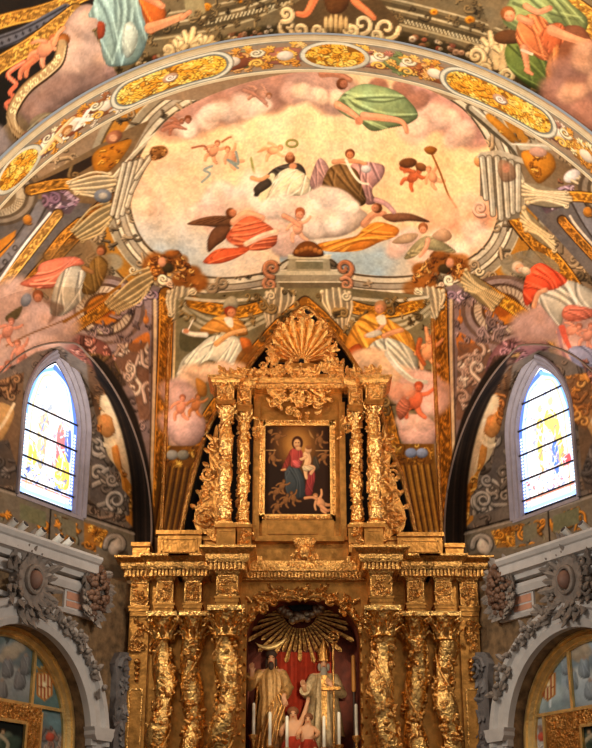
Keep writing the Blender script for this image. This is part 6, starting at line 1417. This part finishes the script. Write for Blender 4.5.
for sd in (0, 1):
    X2 = (lambda a, b: (a, b)) if sd == 0 else (lambda a, b: (um(b) + .8, um(a) + .8))
    a, b = X2(215, 236); mb = bx(MB(), a + 1, 526, b - 1, 550, 21.5, .7); bx(mb, a - .5, 523, b + .5, 527, 21.45, .7); bx(mb, a - .8, 547, b + .8, 552, 21.44, .7)
    for r_ in ((a + 4, 530, b - 4, 531.2), (a + 4, 543, b - 4, 544.2)): bx(mb, *r_, 21.485, .03)
    mb.build('column_pedestal', GOLDF, UP, False)
    a2, b2 = X2(237, 251); mb = bx(MB(), a2, 527, b2, 552, 21.75, .5); bx(mb, a2 - 1, 524, b2 + 1, 527, 21.7, .5); pdl = mb.build('column_pedestal', GOLDF, UP, False)
    foliage(MB(), xpx(a2 + 2, 540, 21.75), xpx(b2 - 2, 540, 21.75), zpx(548, 21.75), zpx(530, 21.75), 21.74, 12, .12, 130 + sd).build('pedestal_carving', GOLD, pdl)
    column(UP, (X2(225.5, 225.5))[0], 403, 413, 21.72, 7.2, 5 if sd == 0 else -5, 140 + sd, 0, zpx(524, 21.6), ybase=1)
    column(UP, (X2(243.5, 243.5))[0], 410, 420, 21.9, 6.4, 5 if sd == 0 else -5, 142 + sd, 1, zpx(525, 21.8), ybase=1)
    entab(UP, *X2(217, 234), 21.5, 22.2, (378, 384, 387, 400, 404), 150 + sd, .17, True, True)
    entab(UP, *X2(237, 251), 21.72, 22.2, (380, 386, 389, 405, 411), 152 + sd, .13, True, True)
    # inner pilaster beside the painting
    a, b = X2(253, 259); mb = bx(MB(), a, 402, b, 540, 22.0, .2); mb.build('inner_pilaster', GOLDF, UP, False)
    foliage(MB(), xpx(a, 430, 22.0), xpx(b, 430, 22.0), zpx(436, 22.), zpx(418, 22.), 21.99, 9, .12, 160 + sd).build('pilaster_carving', GOLD, UP)
    # scroll wing outside the columns
    sg = 1 if sd == 0 else -1; Yw = 21.98; W = lambda x, y: P(x if sd == 0 else um(x) + .8, y, Yw)
    mb = MB(); out = [(218, 430), (212, 440), (209, 456), (210, 468), (204, 482), (201, 496), (196, 508), (194, 520), (197, 530), (206, 534), (218, 534)]
    pp = [W(*p) for p in spl(out, True, 4)]; mb.rings([[p for p in pp], [p + Vector((0, .12, 0)) for p in pp]]); wg = mb.build('scroll_wing', GOLDD, UP)
    mb = MB(); q = random.Random(170 + sd)
    for x, y, r, dr in [(206, 519, .2, 1), (208, 474, .15, -1), (205, 496, .12, 1), (212, 446, .1, -1)]: mb.scroll(W(x, y) + Vector((0, -.03, 0)), EX * sg, EZ, r, r * .42, 1.5, 1, dr)
    for k in range(56):
        x, y = q.uniform(197, 217), q.uniform(436, 531)
        if x < np.interp(y, [430, 456, 470, 496, 510, 531], [214, 210, 209, 202, 196, 197]): continue
        mb.leaf(W(x, y) + Vector((0, -.02, 0)), EX * q.uniform(-1, 1) + EZ * q.uniform(-1, 1), FR, q.uniform(.1, .18), .09, .5)
    for y in (438, 452, 466, 480, 494, 508):
        mb.leaf(W(np.interp(y, [430, 456, 470, 496, 510, 531], [214, 210, 209, 202, 196, 197]), y), -EX * sg + EZ * .4, FR, .15, .1, .6)
    mb.build('wing_carving', GOLD, wg)
    # leaf ornament on the cornice corner
    a, b = X2(222, 250); foliage(MB(), xpx(a, 376, 21.7), xpx(b, 376, 21.7), zpx(378, 21.7), zpx(373, 21.7), 21.6, 20, .16, 180 + sd, .4).build('cornice_foliage', GOLD, UP)
# cornice between the columns, panel around the painting
a, b = xpx(212, 384, 21.8), xpx(388, 384, 21.8)
MB().frus(a + .06, b - .06, 21.86, 22.3, zpx(389, 21.86), zpx(385, 21.86), .06).box(a, 21.74, zpx(385, 21.86), b, 22.3, zpx(380, 21.86)).build('cornice', GOLD, UP, False)
d = MB()
for k in range(44): d.box(a + .1 + (b - a - .2) * (k + .2) / 44, 21.8, zpx(389, 21.86), a + .1 + (b - a - .2) * (k + .75) / 44, 21.88, zpx(386, 21.86))
d.build('dentils', GOLD, UP, False)
mb = bx(MB(), 252, 388, 344, 540, 22.1, .1); mb.build('back_panel', GOLDF, UP, False)
mb = bx(MB(), 262, 519, 334, 537, 22.0, .15); bx(mb, 268, 522, 318, 534, 21.97, .1); bx(mb, 255, 536, 344, 541, 21.9, .2); mb.build('painting_base', GOLDF, UP, False)
q = random.Random(77); mb = MB()
for k in range(110):
    u, v = q.uniform(-1, 1), q.uniform(-1, 1)
    if abs(u) > 1 - max(0, -v) * .6: continue
    p = P(299 + u * 29, 402 - v * 15, 22.0) + Vector((0, -.06 - .05 * q.random(), 0)); sc_ = q.uniform(.1, .17)
    (mb.scroll(p, EX * q.choice((-1, 1)), EZ, sc_ * .5, sc_ * .3, 1.3, q.uniform(0, 6)) if q.random() < .35 else mb.leaf(p, EX * q.uniform(-1, 1) + EZ * q.uniform(-1, 1), FR, sc_, sc_ * .6, .5))
for x, y in ((299, 398), (277, 394), (321, 394)): mb.ball(P(x, y, 21.95), .1, .08, .11, 9, 7)
mb.build('foliage_crest', GOLD, UP)
# shell crest
SH = thing('shell_crest', 'gilded fluted scallop shell with leaf surround crowning the altarpiece', 'ornament', P(302, 379, 21.95))
mb = MB(); c0 = P(302, 357, 21.85); nf = 13
rows = []
for i in range(nf * 8 + 1):
    a = -.12 + (PI + .24) * i / (nf * 8); rid = abs(math.sin(i / 8 * PI)); Lr = .54 * (1 + .1 * rid) * (1 + .22 * math.sin(a) ** 2); row = []
    for j in range(9):
        t = j / 8; rr = .06 + (Lr - .06) * t; row.append(c0 + EX * rr * math.cos(a) + EZ * rr * math.sin(a) + Vector((0, .2 - .22 * t * t - .14 * rid * t, 0)))
    rows.append(row)
back = [[p + Vector((0, .06, 0)) for p in r[::-1]] for r in rows]
mb.rings([a_ + b_ for a_, b_ in zip(rows, back)]); mb.build('scallop_shell', GOLD, SH)
mb = MB(); q = random.Random(12)
def clump(mb, x, y, r, n, Y=21.82):
    for k in range(n):
        a = q.uniform(0, 2 * PI); p = P(x, y, Y) + EX * q.uniform(-.6, .6) * r + EZ * q.uniform(-.6, .6) * r
        (mb.scroll(p, EX * q.choice((-1, 1)), EZ, r * .4, r * .26, 1.3, q.uniform(0, 6)) if q.random() < .3 else mb.leaf(p, EX * math.cos(a) + EZ * math.sin(a), FR, r * .8, r * .5, .5))
for x, y, r in [(302, 317, .15), (295, 318, .11), (309, 318, .11), (285, 324, .14), (320, 324, .14), (277, 336, .12), (328, 336, .12), (279, 329, .1), (326, 329, .1)]: clump(mb, x, y, r, 11)
mb.build('leaf_surround', GOLD, SH)
mb = MB()
for x, y, r in [(272, 350, .13), (273, 360, .13), (332, 350, .13), (331, 360, .13), (268, 369, .17), (336, 369, .17), (276, 373, .2), (290, 371, .2), (314, 371, .2), (328, 373, .2), (258, 375, .15), (346, 375, .15), (302, 374, .2)]: clump(mb, x, y, r, 15)
mb.build('leaf_base', GOLD, SH)
mb = bx(MB(), 291, 363, 314, 367, 21.78, .3); bx(mb, 288, 365, 317, 380, 21.86, .3); bx(mb, 262, 374, 342, 380, 21.88, .25); mb.build('crest_plinth', GOLDF, SH, False)

# the painting
PT = thing('devotional_painting', 'dark gilt-framed oil painting of a woman in red and blue holding a child', 'painting', P(297.5, 519, 22.0))
mad = paint_madonna(); a, b = P(263, 516, 22.03), P(332, 424, 22.03); xs = np.linspace(a.x, b.x, 170); zs = np.linspace(P(297, 516, 22.03).z, P(297, 423.5, 22.03).z, 230)
G = np.zeros((len(zs), len(xs), 3)); G[..., 0] = xs[None]; G[..., 1] = 22.03; G[..., 2] = zs[:, None]
grid_obj('oil_canvas', G, OIL, mad, parent=PT)
mb = MB()
for x0, y0, x1, y1 in ((259, 420, 264.5, 519), (330.5, 420, 336, 519), (259, 420, 336, 425), (259, 514.5, 336, 519)): bx(mb, x0, y0, x1, y1, 21.97, .12)
for x0, y0, x1, y1 in ((262.5, 423.5, 264.5, 516), (330.5, 423.5, 332.5, 516), (262.5, 423.5, 332.5, 425.5), (262.5, 514, 332.5, 516)): bx(mb, x0, y0, x1, y1, 21.95, .12)
pf = mb.build('picture_frame', GOLD, PT, False)
mb = MB()
for k in range(30):
    for x in (261, 334): mb.ball(P(x, 422 + k * 3.2, 21.96), .022, n=6, m=4)
for k in range(23):
    for y in (421.6, 517.6): mb.ball(P(263 + k * 3.1, y, 21.96), .022, n=6, m=4)
mb.build('beading', GOLD, pf)

# ---------------------------------------------------------------- niche: rays, cloud, cloth, statues, candles
SB = thing('sunburst', 'gilded wooden rays fanning down from a cloud wreath at the top of the niche', 'ornament', (nx, YN + .95, zpx(612, 22.9)))
o0 = P(300, 612, 22.85)
for k in range(25):
    a = PI + .0 + (k - 0) * PI / 24; q = random.Random(k); L1 = (1.12 if k % 2 == 0 else .9) * (1 - .24 * abs(math.sin(a))) * (1.05 if k not in (11, 12, 13) else 1.0)
    d = EX * math.cos(a) + EZ * math.sin(a); n_ = EX * -math.sin(a) + EZ * math.cos(a); w0, w1 = .014, .037
    A_ = [o0 + d * .3 - n_ * w0, o0 + d * .3 + n_ * w0, o0 + d * L1 + n_ * w1, o0 + d * (L1 + .05), o0 + d * L1 - n_ * w1]
    lift = Vector((0, -.16 * 1, 0))
    MB().rings([[p + lift * (.3 if i < 2 else 1.) for i, p in enumerate(A_)], [p + Vector((0, .03, 0)) + lift * (.3 if i < 2 else 1.) for i, p in enumerate(A_)]]).build('ray', GOLD, SB, False)
mb = MB(); q = random.Random(3)
for k in range(34):
    a = PI + PI * k / 33 * 1.0; rx, rz = .36, .2; p = o0 + EX * rx * math.cos(a) * q.uniform(.8, 1.1) + EZ * (rz * math.sin(a) * q.uniform(.8, 1.15) + .1) + Vector((0, -.14, 0)); mb.ball(p, q.uniform(.05, .085), n=8, m=6)
for k in range(10): mb.ball(o0 + EX * q.uniform(-.14, .14) + EZ * q.uniform(-.2, -.06) + Vector((0, -.2, 0)), q.uniform(.05, .08), n=8, m=6)
mb.build('cloud_wreath', SILVER, SB)
mb = MB().prism([(.34 * math.cos(a), .2 * math.sin(a)) for a in np.linspace(0, 2 * PI, 24)[:-1]], o0 + EZ * .16, EX, EZ, Vector((0, 1, 0)), -.06, .12); mb.build('dark_opening', BLACK, SB)
# red hanging behind the statues
rows = []
for i in range(14):
    t = i / 13; z = zpx(652, 22.8) + (NZ - zpx(652, 22.8)) * t; rows.append([Vector((nx - .5 + 1.0 * j / 40, 22.82 + .04 * math.sin(j * .9 + t), z)) for j in range(41)] + [Vector((nx - .5 + 1.0 * j / 40, 22.88, z)) for j in range(40, -1, -1)])
tag(MB().rings(rows).build('red_hanging', RED), 'dark red cloth hanging behind the two statues in the niche', 'cloth')

def skinfig(name, J, E, m, parent, sub=2):
    """continuous figure grown around joints J {name: (x, y, z, r)} linked by E"""
    keys = list(J); me = bpy.data.meshes.new(name); me.from_pydata([J[k][:3] for k in keys], [(keys.index(a), keys.index(b)) for a, b in E], [])
    ob = bpy.data.objects.new(name, me); COL.objects.link(ob)
    ob.parent = parent; ob.matrix_parent_inverse = Matrix.Translation(-parent.location)
    md = ob.modifiers.new('Skin', 'SKIN'); md.use_smooth_shade = True
    for i, k in enumerate(keys):
        r = J[k][3]; me.skin_vertices[0].data[i].radius = (r, r)
    me.skin_vertices[0].data[0].use_root = True
    sb = ob.modifiers.new('Subdivision', 'SUBSURF'); sb.levels = sb.render_levels = sub
    me.materials.append(m); return ob
def hand(J, E, wrist, tag_, d, s=1.):
    """palm and five fingers from the wrist along d"""
    w = Vector(J[wrist][:3]); d = Vector(d).normalized(); x = d.cross(Vector((0, 1, .2))).normalized(); nrm = x.cross(d).normalized()
    J[tag_ + 'palm'] = (*(w + d * .055 * s), .03 * s); E.append((wrist, tag_ + 'palm'))
    for k, L in enumerate((.07, .085, .08, .06)):
        b = w + d * .085 * s + x * (k - 1.5) * .02 * s; m_ = b + d * L * .55 * s + nrm * .006 * s; e = m_ + d * L * .35 * s + nrm * .028 * s
        J['%sf%da' % (tag_, k)] = (*b, .0095 * s); J['%sf%db' % (tag_, k)] = (*m_, .0085 * s); J['%sf%dc' % (tag_, k)] = (*e, .007 * s); E += [(tag_ + 'palm', '%sf%da' % (tag_, k)), ('%sf%da' % (tag_, k), '%sf%db' % (tag_, k)), ('%sf%db' % (tag_, k), '%sf%dc' % (tag_, k))]
    b = w + d * .04 * s - x * .032 * s; e = b + d * .045 * s - x * .02 * s + nrm * .02 * s
    J[tag_ + 'ta'] = (*b, .011 * s); J[tag_ + 'tb'] = (*e, .008 * s); E += [(tag_ + 'palm', tag_ + 'ta'), (tag_ + 'ta', tag_ + 'tb')]
def statue(loc, H, arms, lean, name, label, robe_m):
    t = thing(name, label, 'statue', loc); L = Vector(loc); k = H / 1.75
    J = {}; E = []
    def put(n, x, y, z, r): J[n] = (L.x + x * k, L.y + y * k, L.z + z * k, r * k)
    put('pelvis', 0, 0, .92, .13); put('waist', lean * .2, 0, 1.08, .115); put('chest', lean * .5, 0, 1.28, .15); put('neckb', lean * .8, -.01, 1.45, .07); put('neck', lean, -.02, 1.51, .05); put('skull', lean, -.03, 1.62, .088); put('crown', lean, -.02, 1.69, .07)
    put('nose', lean, -.115, 1.60, .014)
    put('hipl', -.1, 0, .86, .1); put('kneel', -.11, -.05, .5, .07); put('anklel', -.11, 0, .1, .05); put('toel', -.13, -.14, .04, .035); put('hipr', .1, 0, .86, .1); put('kneer', .11, -.06, .5, .07); put('ankler', .11, 0, .1, .05); put('toer', .13, -.14, .04, .035)
    E += [('pelvis', 'waist'), ('waist', 'chest'), ('chest', 'neckb'), ('neckb', 'neck'), ('neck', 'skull'), ('skull', 'crown'), ('skull', 'nose'), ('pelvis', 'hipl'), ('hipl', 'kneel'), ('kneel', 'anklel'), ('anklel', 'toel'), ('pelvis', 'hipr'), ('hipr', 'kneer'), ('kneer', 'ankler'), ('ankler', 'toer')]
    for s, (el, wr, hd) in zip('lr', arms):
        sg = -1 if s == 'l' else 1
        put('sh' + s, lean * .7 + sg * .17, 0, 1.41, .075); put('el' + s, *el, .055); put('wr' + s, *wr, .036); E += [('chest', 'sh' + s), ('sh' + s, 'el' + s), ('el' + s, 'wr' + s)]
        hand(J, E, 'wr' + s, 'h' + s, hd, k * 1.05)
    skinfig('body', J, E, FLESH, t)
    # robe and cloak: folded, following the body
    def lath(prof, folds, amp, ph, thick=.02):
        rows = []
        for z, rx, ry, cx_ in prof:
            rows.append([L + Vector(((cx_ + rx * math.cos(a) * (1 + amp * math.sin(folds * a + ph + z * 2.2))) * k, (ry * math.sin(a) * (1 + amp * math.sin(folds * a + ph + z * 2.2))) * k, z * k)) for a in [2 * PI * j / 64 for j in range(64)]])
        return MB().rings(rows)
    lath([(.02, .27, .2, 0), (.2, .26, .2, 0), (.5, .225, .19, 0), (.8, .2, .17, 0), (1.02, .165, .14, lean * .2), (1.2, .19, .15, lean * .4), (1.36, .185, .13, lean * .6), (1.44, .12, .1, lean * .8), (1.475, .07, .07, lean)], 11, .075, 0).build('robe', robe_m, t)
    for s, (el, wr, hd) in zip('lr', arms):
        sg = -1 if s == 'l' else 1
        a = L + Vector((lean * .7 + sg * .15, 0, 1.4)) * k; b = L + Vector(el) * k; c = L + Vector(wr) * k; MB().tube([a, (a + b) / 2, b, b + (c - b) * .45, b + (c - b) * .85], .095 * k, .085 * k, 12).build('sleeve', robe_m, t)
    return t, J, k
n1 = (xpx(271, 700, 22.35), 22.35, NZ)
H1 = zpx(651, 22.35) - NZ
t1, J1, k1 = statue(n1, H1, [((-.34, -.06, 1.2), (-.3, -.22, 1.36), (0, -.3, 1)), ((.27, -.06, 1.16), (.2, -.2, 1.02), (.2, -.3, -.9))], .0, 'saint_statue', 'bearded saint statue with a crescent halo on the left in the niche', ROBE)
V1 = Vector(n1); hd = V1 + Vector((0, -.03, 1.62)) * k1
mb = MB()
mb.ball(hd + Vector((0, .05, .085)), .092 * k1, .09 * k1, .075 * k1, 12, 8); mb.ball(hd + Vector((-.08, .05, -.06)), .025, .04, .09, 8, 6); mb.ball(hd + Vector((.08, .05, -.06)), .025, .04, .09, 8, 6); mb.build('hair', HAIR, t1)
MB().ball(hd + Vector((0, -.07, -.125)), .05, .04, .075, 10, 7).build('beard', HAIR, t1); MB().ball(hd + Vector((0, -.088, -.055)) * k1, .024, .012, .008, 8, 5).build('mouth', RED, t1)
mb = MB()
for sg in (-1, 1): mb.ball(hd + Vector((sg * .032, -.082, .012)) * k1, .012, .008, .008, 8, 6)
mb.build('eyes', BLACK, t1)
mb = MB(); pts = [hd + Vector((.29 * math.cos(a), -.02, .4 + .2 * math.sin(a) + .06 * math.cos(a))) for a in np.linspace(PI * 1.1, PI * 1.97, 16)]
R_ = []
for i, p in enumerate(pts):
    w = .05 * math.sin(PI * (i + .25) / 15.5); R_.append([p + Vector((0, .02 * math.cos(b), 0)) + EZ * w * math.sin(b) for b in np.linspace(0, 2 * PI, 9)[:-1]])
mb.rings(R_); mb.tube([hd + Vector((0, .04, .1)), hd + Vector((0, .0, .2))], .014); mb.build('crescent_halo', GOLDP, t1, label='bright gilded crescent halo')
mb = MB(); ck = []
for i in range(12):
    t = i / 11; z = .25 + 1.15 * t; ck.append([V1 + Vector(((-.06 + (.28 - .1 * t) * math.cos(a)) * 1, (.22 - .05 * t) * math.sin(a) * (1 + .06 * math.sin(9 * a)), z + .1 * math.cos(a))) * k1 for a in np.linspace(-.3, PI + .6, 22)] + [V1 + Vector(((-.06 + (.25 - .1 * t) * math.cos(a)) * 1, (.19 - .05 * t) * math.sin(a), z + .1 * math.cos(a))) * k1 for a in np.linspace(PI + .6, -.3, 22)])
mb.rings(ck); mb.build('cloak', GOLDD, t1)
mb = MB()
for k in range(5):
    a0 = V1 + Vector((-.2 + k * .07, -.22, .18 + k * .03)) * k1; mb.tube([a0, a0 + Vector((.05, -.01, .3)) * k1, a0 + Vector((.16, .02, .62)) * k1, a0 + Vector((.22 - k * .04, .06, .78)) * k1], .022, .014, 7)
mb.build('mantle_folds', GOLD, t1)
# small carved angel at the saint's shoulder is left as a bracket of wings
n2 = (xpx(324, 700, 22.4), 22.4, NZ); H2 = zpx(656, 22.4) - NZ
t2, J2, k2 = statue(n2, H2, [((-.3, -.1, 1.12), (-.32, -.3, 1.16), (-.2, -.6, .7)), ((.28, -.14, 1.12), (.12, -.3, 1.2), (-.4, -.2, .6))], .0, 'bishop_statue', 'bearded bishop statue with tall mitre and crozier on the right in the niche', ROBE2)
V2 = Vector(n2); hd = V2 + Vector((0, -.03, 1.62)) * k2
beard = mat('grey_beard', (150, 138, 120), .8); mb = MB().ball(hd + Vector((0, -.07, -.15)), .058, .045, .1, 10, 7); mb.ball(hd + Vector((-.075, -.01, -.06)), .03, .04, .07, 8, 6).ball(hd + Vector((.075, -.01, -.06)), .03, .04, .07, 8, 6); mb.build('beard', beard, t2); MB().ball(hd + Vector((0, -.088, -.055)) * k2, .024, .012, .008, 8, 5).build('mouth', RED, t2)
mb = MB()
for sg in (-1, 1): mb.ball(hd + Vector((sg * .032, -.082, .012)) * k2, .012, .008, .008, 8, 6)
mb.build('eyes', BLACK, t2)
mt = []
for z, w, dp in [(.05, .095, .1), (.1, .105, .105), (.2, .11, .085), (.3, .07, .05), (.38, .03, .025), (.44, .005, .008)]: mt.append([hd + Vector((w * math.cos(a), .01 + dp * math.sin(a), z)) * 1 for a in np.linspace(0, 2 * PI, 25)[:-1]])
mb = MB().rings(mt); mb.build('mitre', GOLDD, t2)
MB().box(hd.x - .012, hd.y - .1, hd.z + .06, hd.x + .012, hd.y - .04, hd.z + .34).rings([[hd + Vector((r * math.cos(a), .01 + r * .95 * math.sin(a), z)) for a in np.linspace(0, 2 * PI, 21)[:-1]] for r, z in ((.107, .03), (.118, .035), (.118, .065), (.107, .07))]).build('mitre_bands', GOLD, t2)
cz = Vector((J2['wrr'][0] + .03, J2['wrr'][1] - .03, 0)); ztop = zpx(645, 22.3)
mb = MB().tube([(cz.x, cz.y, NZ), (cz.x, cz.y, ztop)], .018, n=8); mb.scroll((cz.x - .0, cz.y, ztop + .1), EX, EZ, .12, .04, 1.4, -PI / 2, 1); mb.ball((cz.x, cz.y, ztop - .05), .04, n=8, m=6); mb.build('crozier', GOLD, t2)
ck = []
for i in range(12):
    t = i / 11; z = .45 + .98 * t; w = .34 - .16 * t
    ck.append([V2 + Vector((w * math.cos(a), (.25 - .08 * t) * math.sin(a) * (1 + .05 * math.sin(10 * a)), z)) * k2 for a in np.linspace(-.9, PI + .9, 26)] + [V2 + Vector(((w - .03) * math.cos(a), (.22 - .08 * t) * math.sin(a), z)) * k2 for a in np.linspace(PI + .9, -.9, 26)])
MB().rings(ck).build('cope', ROBE2, t2)
mb = MB().prism([(-.04, .55), (.04, .55), (.05, 1.4), (-.05, 1.4)], V2 + Vector((0, -.26, 0)), EX * k2, EZ * k2, Vector((0, 1, 0)), 0, .03); mb.build('orphrey', GOLD, t2)
MB().box(V2.x - .05, V2.y - .42 * k2, V2.z + 1.14 * k2, V2.x + .26, V2.y - .3 * k2, V2.z + 1.19 * k2).build('book', GOLDD, t2, False)
def putto3(x, y, Y, H, name, label, armr):
    loc = (xpx(x, y, Y), Y, NZ); t = thing(name, label, 'statue', loc, 'carved putti between the saints'); L = Vector(loc); k = H
    J = {}; E = []
    def put(n, a, b, c, r): J[n] = (L.x + a * k, L.y + b * k, L.z + c * k, r * k)
    put('pelvis', 0, 0, .42, .13); put('belly', 0, -.02, .54, .13); put('chest', 0, 0, .68, .12); put('neck', 0, -.01, .77, .06); put('skull', 0, -.03, .88, .105); put('crown', 0, -.02, .95, .07); put('nose', 0, -.14, .87, .018)
    put('hl', -.09, -.01, .36, .1); put('kl', -.11, -.08, .2, .075); put('al', -.1, 0, .05, .05); put('tl', -.11, -.1, .03, .035); put('hr', .09, -.01, .36, .1); put('kr', .13, -.12, .22, .075); put('ar', .12, -.03, .05, .05); put('tr', .13, -.12, .03, .035)
    put('sl', -.13, 0, .7, .06); put('el', -.22, -.06, .58, .05); put('wl', -.2, -.18, .52, .036); put('sr', .13, 0, .7, .06); put('er', *armr[0], .05); put('wr', *armr[1], .036)
    E = [('pelvis', 'belly'), ('belly', 'chest'), ('chest', 'neck'), ('neck', 'skull'), ('skull', 'crown'), ('skull', 'nose'), ('pelvis', 'hl'), ('hl', 'kl'), ('kl', 'al'), ('al', 'tl'), ('pelvis', 'hr'), ('hr', 'kr'), ('kr', 'ar'), ('ar', 'tr'), ('chest', 'sl'), ('sl', 'el'), ('el', 'wl'), ('chest', 'sr'), ('sr', 'er'), ('er', 'wr')]
    hand(J, E, 'wl', 'hl_', (-.1, -.6, -.2), k * .8); hand(J, E, 'wr', 'hr_', armr[2], k * .8)
    skinfig('body', J, E, FLESH, t)
    ey = MB()
    for sg in (-1, 1): ey.ball(L + Vector((sg * .04, -.128, .89)) * k, .013 * k, .01 * k, .012 * k, 7, 5)
    ey.build('eyes', BLACK, t); MB().ball(L + Vector((0, -.125, .825)) * k, .025 * k, .012 * k, .008 * k, 8, 5).build('mouth', RED, t)
    MB().ball(L + Vector((0, .02, .94)) * k, .11 * k, .11 * k, .09 * k, 10, 7).build('hair', mat('auburn_hair', (120, 70, 36), .8), t)
    MB().rings([[L + Vector((r * math.cos(a) * (1 + .08 * math.sin(7 * a)), r * .9 * math.sin(a), z)) * k for a in np.linspace(0, 2 * PI, 25)[:-1]] for z, r in ((.24, .21), (.34, .2), (.44, .16), (.48, .15))]).build('loincloth', RED, t)
    return t
putto3(293, 725, 22.05, zpx(708, 22.05) - NZ, 'putto_statue', 'carved putto raising one arm, left of the pair between the saints', ((.2, -.06, .86), (.26, -.1, 1.06), (.2, -.1, 1)))
putto3(308, 730, 22.0, zpx(714, 22.0) - NZ, 'putto_statue', 'carved putto holding a staff, right of the pair between the saints', ((.22, -.1, .6), (.14, -.24, .5), (-.3, -.6, .1)))
# candles and their holders along the altar ledge
YL = 21.62; zl = NZ - .16
tag(MB().box(nx - nhw + .02, 21.42, ZB, nx + nhw - .02, 21.74, zl).build('altar_ledge', GOLDF, smooth=False), 'gilded ledge below the niche that carries the candles', 'ledge')
CL = [(253.5, 703, 735, 'farthest left of the six, beside the niche frame'), (270, 712, 746, 'second from the left, in front of the saint statue'), (287, 716, 748, 'third from the left, left of the two putti'), (324, 716, 748, 'third from the right, before the bishop statue'), (339, 712, 745, 'second from the right, by the crozier'), (356.5, 704, 736, 'farthest right of the six, beside the niche frame')]
for x, y0, y1, w in CL:
    loc = Vector((xpx(x, 730, YL), YL, zl)); t = thing('altar_candle', 'white altar candle in gilded holder, ' + w, 'candle', loc, 'altar candles'); z1, z0 = zpx(y0, YL), zpx(y1, YL)
    MB().lathe((loc.x, YL, z0 - .02), [(.026, 0), (.026, z1 - z0), (.018, z1 - z0 + .02)], 12).build('candle', WAX, t); MB().tube([(loc.x, YL, z1), (loc.x, YL, z1 + .035)], .005, n=6).build('wick', BLACK, t)
    h = z0 - zl
    MB().lathe(loc, [(.1, 0), (.1, .015), (.05, .04), (.025, h * .3), (.045, h * .45), (.02, h * .55), (.025, h * .8), (.07, h * .93), (.075, h), (.03, h + .01)], 14).build('candlestick', GOLD, t)
loc = Vector((xpx(354, 700, 22.2), 22.2, NZ)); t = thing('processional_torch', 'tall amber torch standing against the right side of the niche', 'torch', loc)
MB().lathe(loc, [(.08, 0), (.08, .02), (.022, .05), (.022, zpx(692, 22.2) - NZ)], 10).build('torch_pole', WOOD, t); MB().lathe(loc + EZ * (zpx(692, 22.2) - NZ), [(.02, 0), (.035, .03), (.032, zpx(656, 22.2) - zpx(692, 22.2)), (.01, zpx(655, 22.2) - zpx(692, 22.2))], 12).build('torch_head', mat('amber_wax', (206, 140, 60), .5), t)

# ---------------------------------------------------------------- camera, light
cam = bpy.data.cameras.new('camera'); co = bpy.data.objects.new('camera', cam); COL.objects.link(co)
co.location = (0, 0, EYE); co.rotation_euler = (PI / 2 + TILT, 0, 0); cam.sensor_fit = 'VERTICAL'; cam.sensor_height = 24; cam.lens = 24 * FPX / 748; cam.clip_end = 200
SC.camera = co
w = bpy.data.worlds.new('world'); SC.world = w; w.use_nodes = True; bg = w.node_tree.nodes['Background']; bg.inputs['Color'].default_value = (1, .93, .84, 1); bg.inputs['Strength'].default_value = .38
def lamp(kind, name, loc, target, power, col, size=.5, angle=60, blend=.6):
    l = bpy.data.lights.new(name, kind); l.energy = power; l.color = col
    if kind == 'SPOT': l.spot_size = math.radians(angle); l.spot_blend = blend; l.shadow_soft_size = size
    if kind == 'AREA': l.size = size
    if kind == 'POINT': l.shadow_soft_size = size
    o = bpy.data.objects.new(name, l); COL.objects.link(o); o.location = loc
    o.rotation_euler = (Vector(target) - Vector(loc)).to_track_quat('-Z', 'Y').to_euler(); return o
WARM = (1, .9, .77)
for sg in (-1, 1):
    lamp('SPOT', 'added_altar_light', (sg * 4.7, 16.6, 9.6), (.1, 22, 5.6), 820 if sg < 0 else 540, (1, .9, .74), .1, 60)  # lamps added for raking light on the gilding, no known fixture there
    lamp('SPOT', 'cornice_spot', (sg * 4.2, 18.6, 7.1), (-sg * .6, 19.5, 13.5), 600, WARM, .3, 120)
    lamp('SPOT', 'added_nave_light', (sg * 4.8, 10.5, 7.0), (sg * -.5, 15.5, 13.5), 2000, WARM, .4, 100)  # unseen lamps added to brighten the nave vault
    lamp('SPOT', 'added_side_light', (sg * 3.2, 14.6, 7.6), (-sg * 4.2, 19.6, 5.2), 620, (1, .92, .8), .15, 44)  # extra lights put in from across to lift the side altarpieces
lamp('SPOT', 'added_niche_light', (.6, 15.0, 4.2), (.1, 22.6, 4.9), 1100, (1, .84, .6), .08, 16)  # added low in front to brighten the niche statues, no real fixture
V = SC.view_settings; V.view_transform = 'Standard'; V.look = 'None'; V.exposure = 0.; V.gamma = 1.; V.use_curve_mapping = False
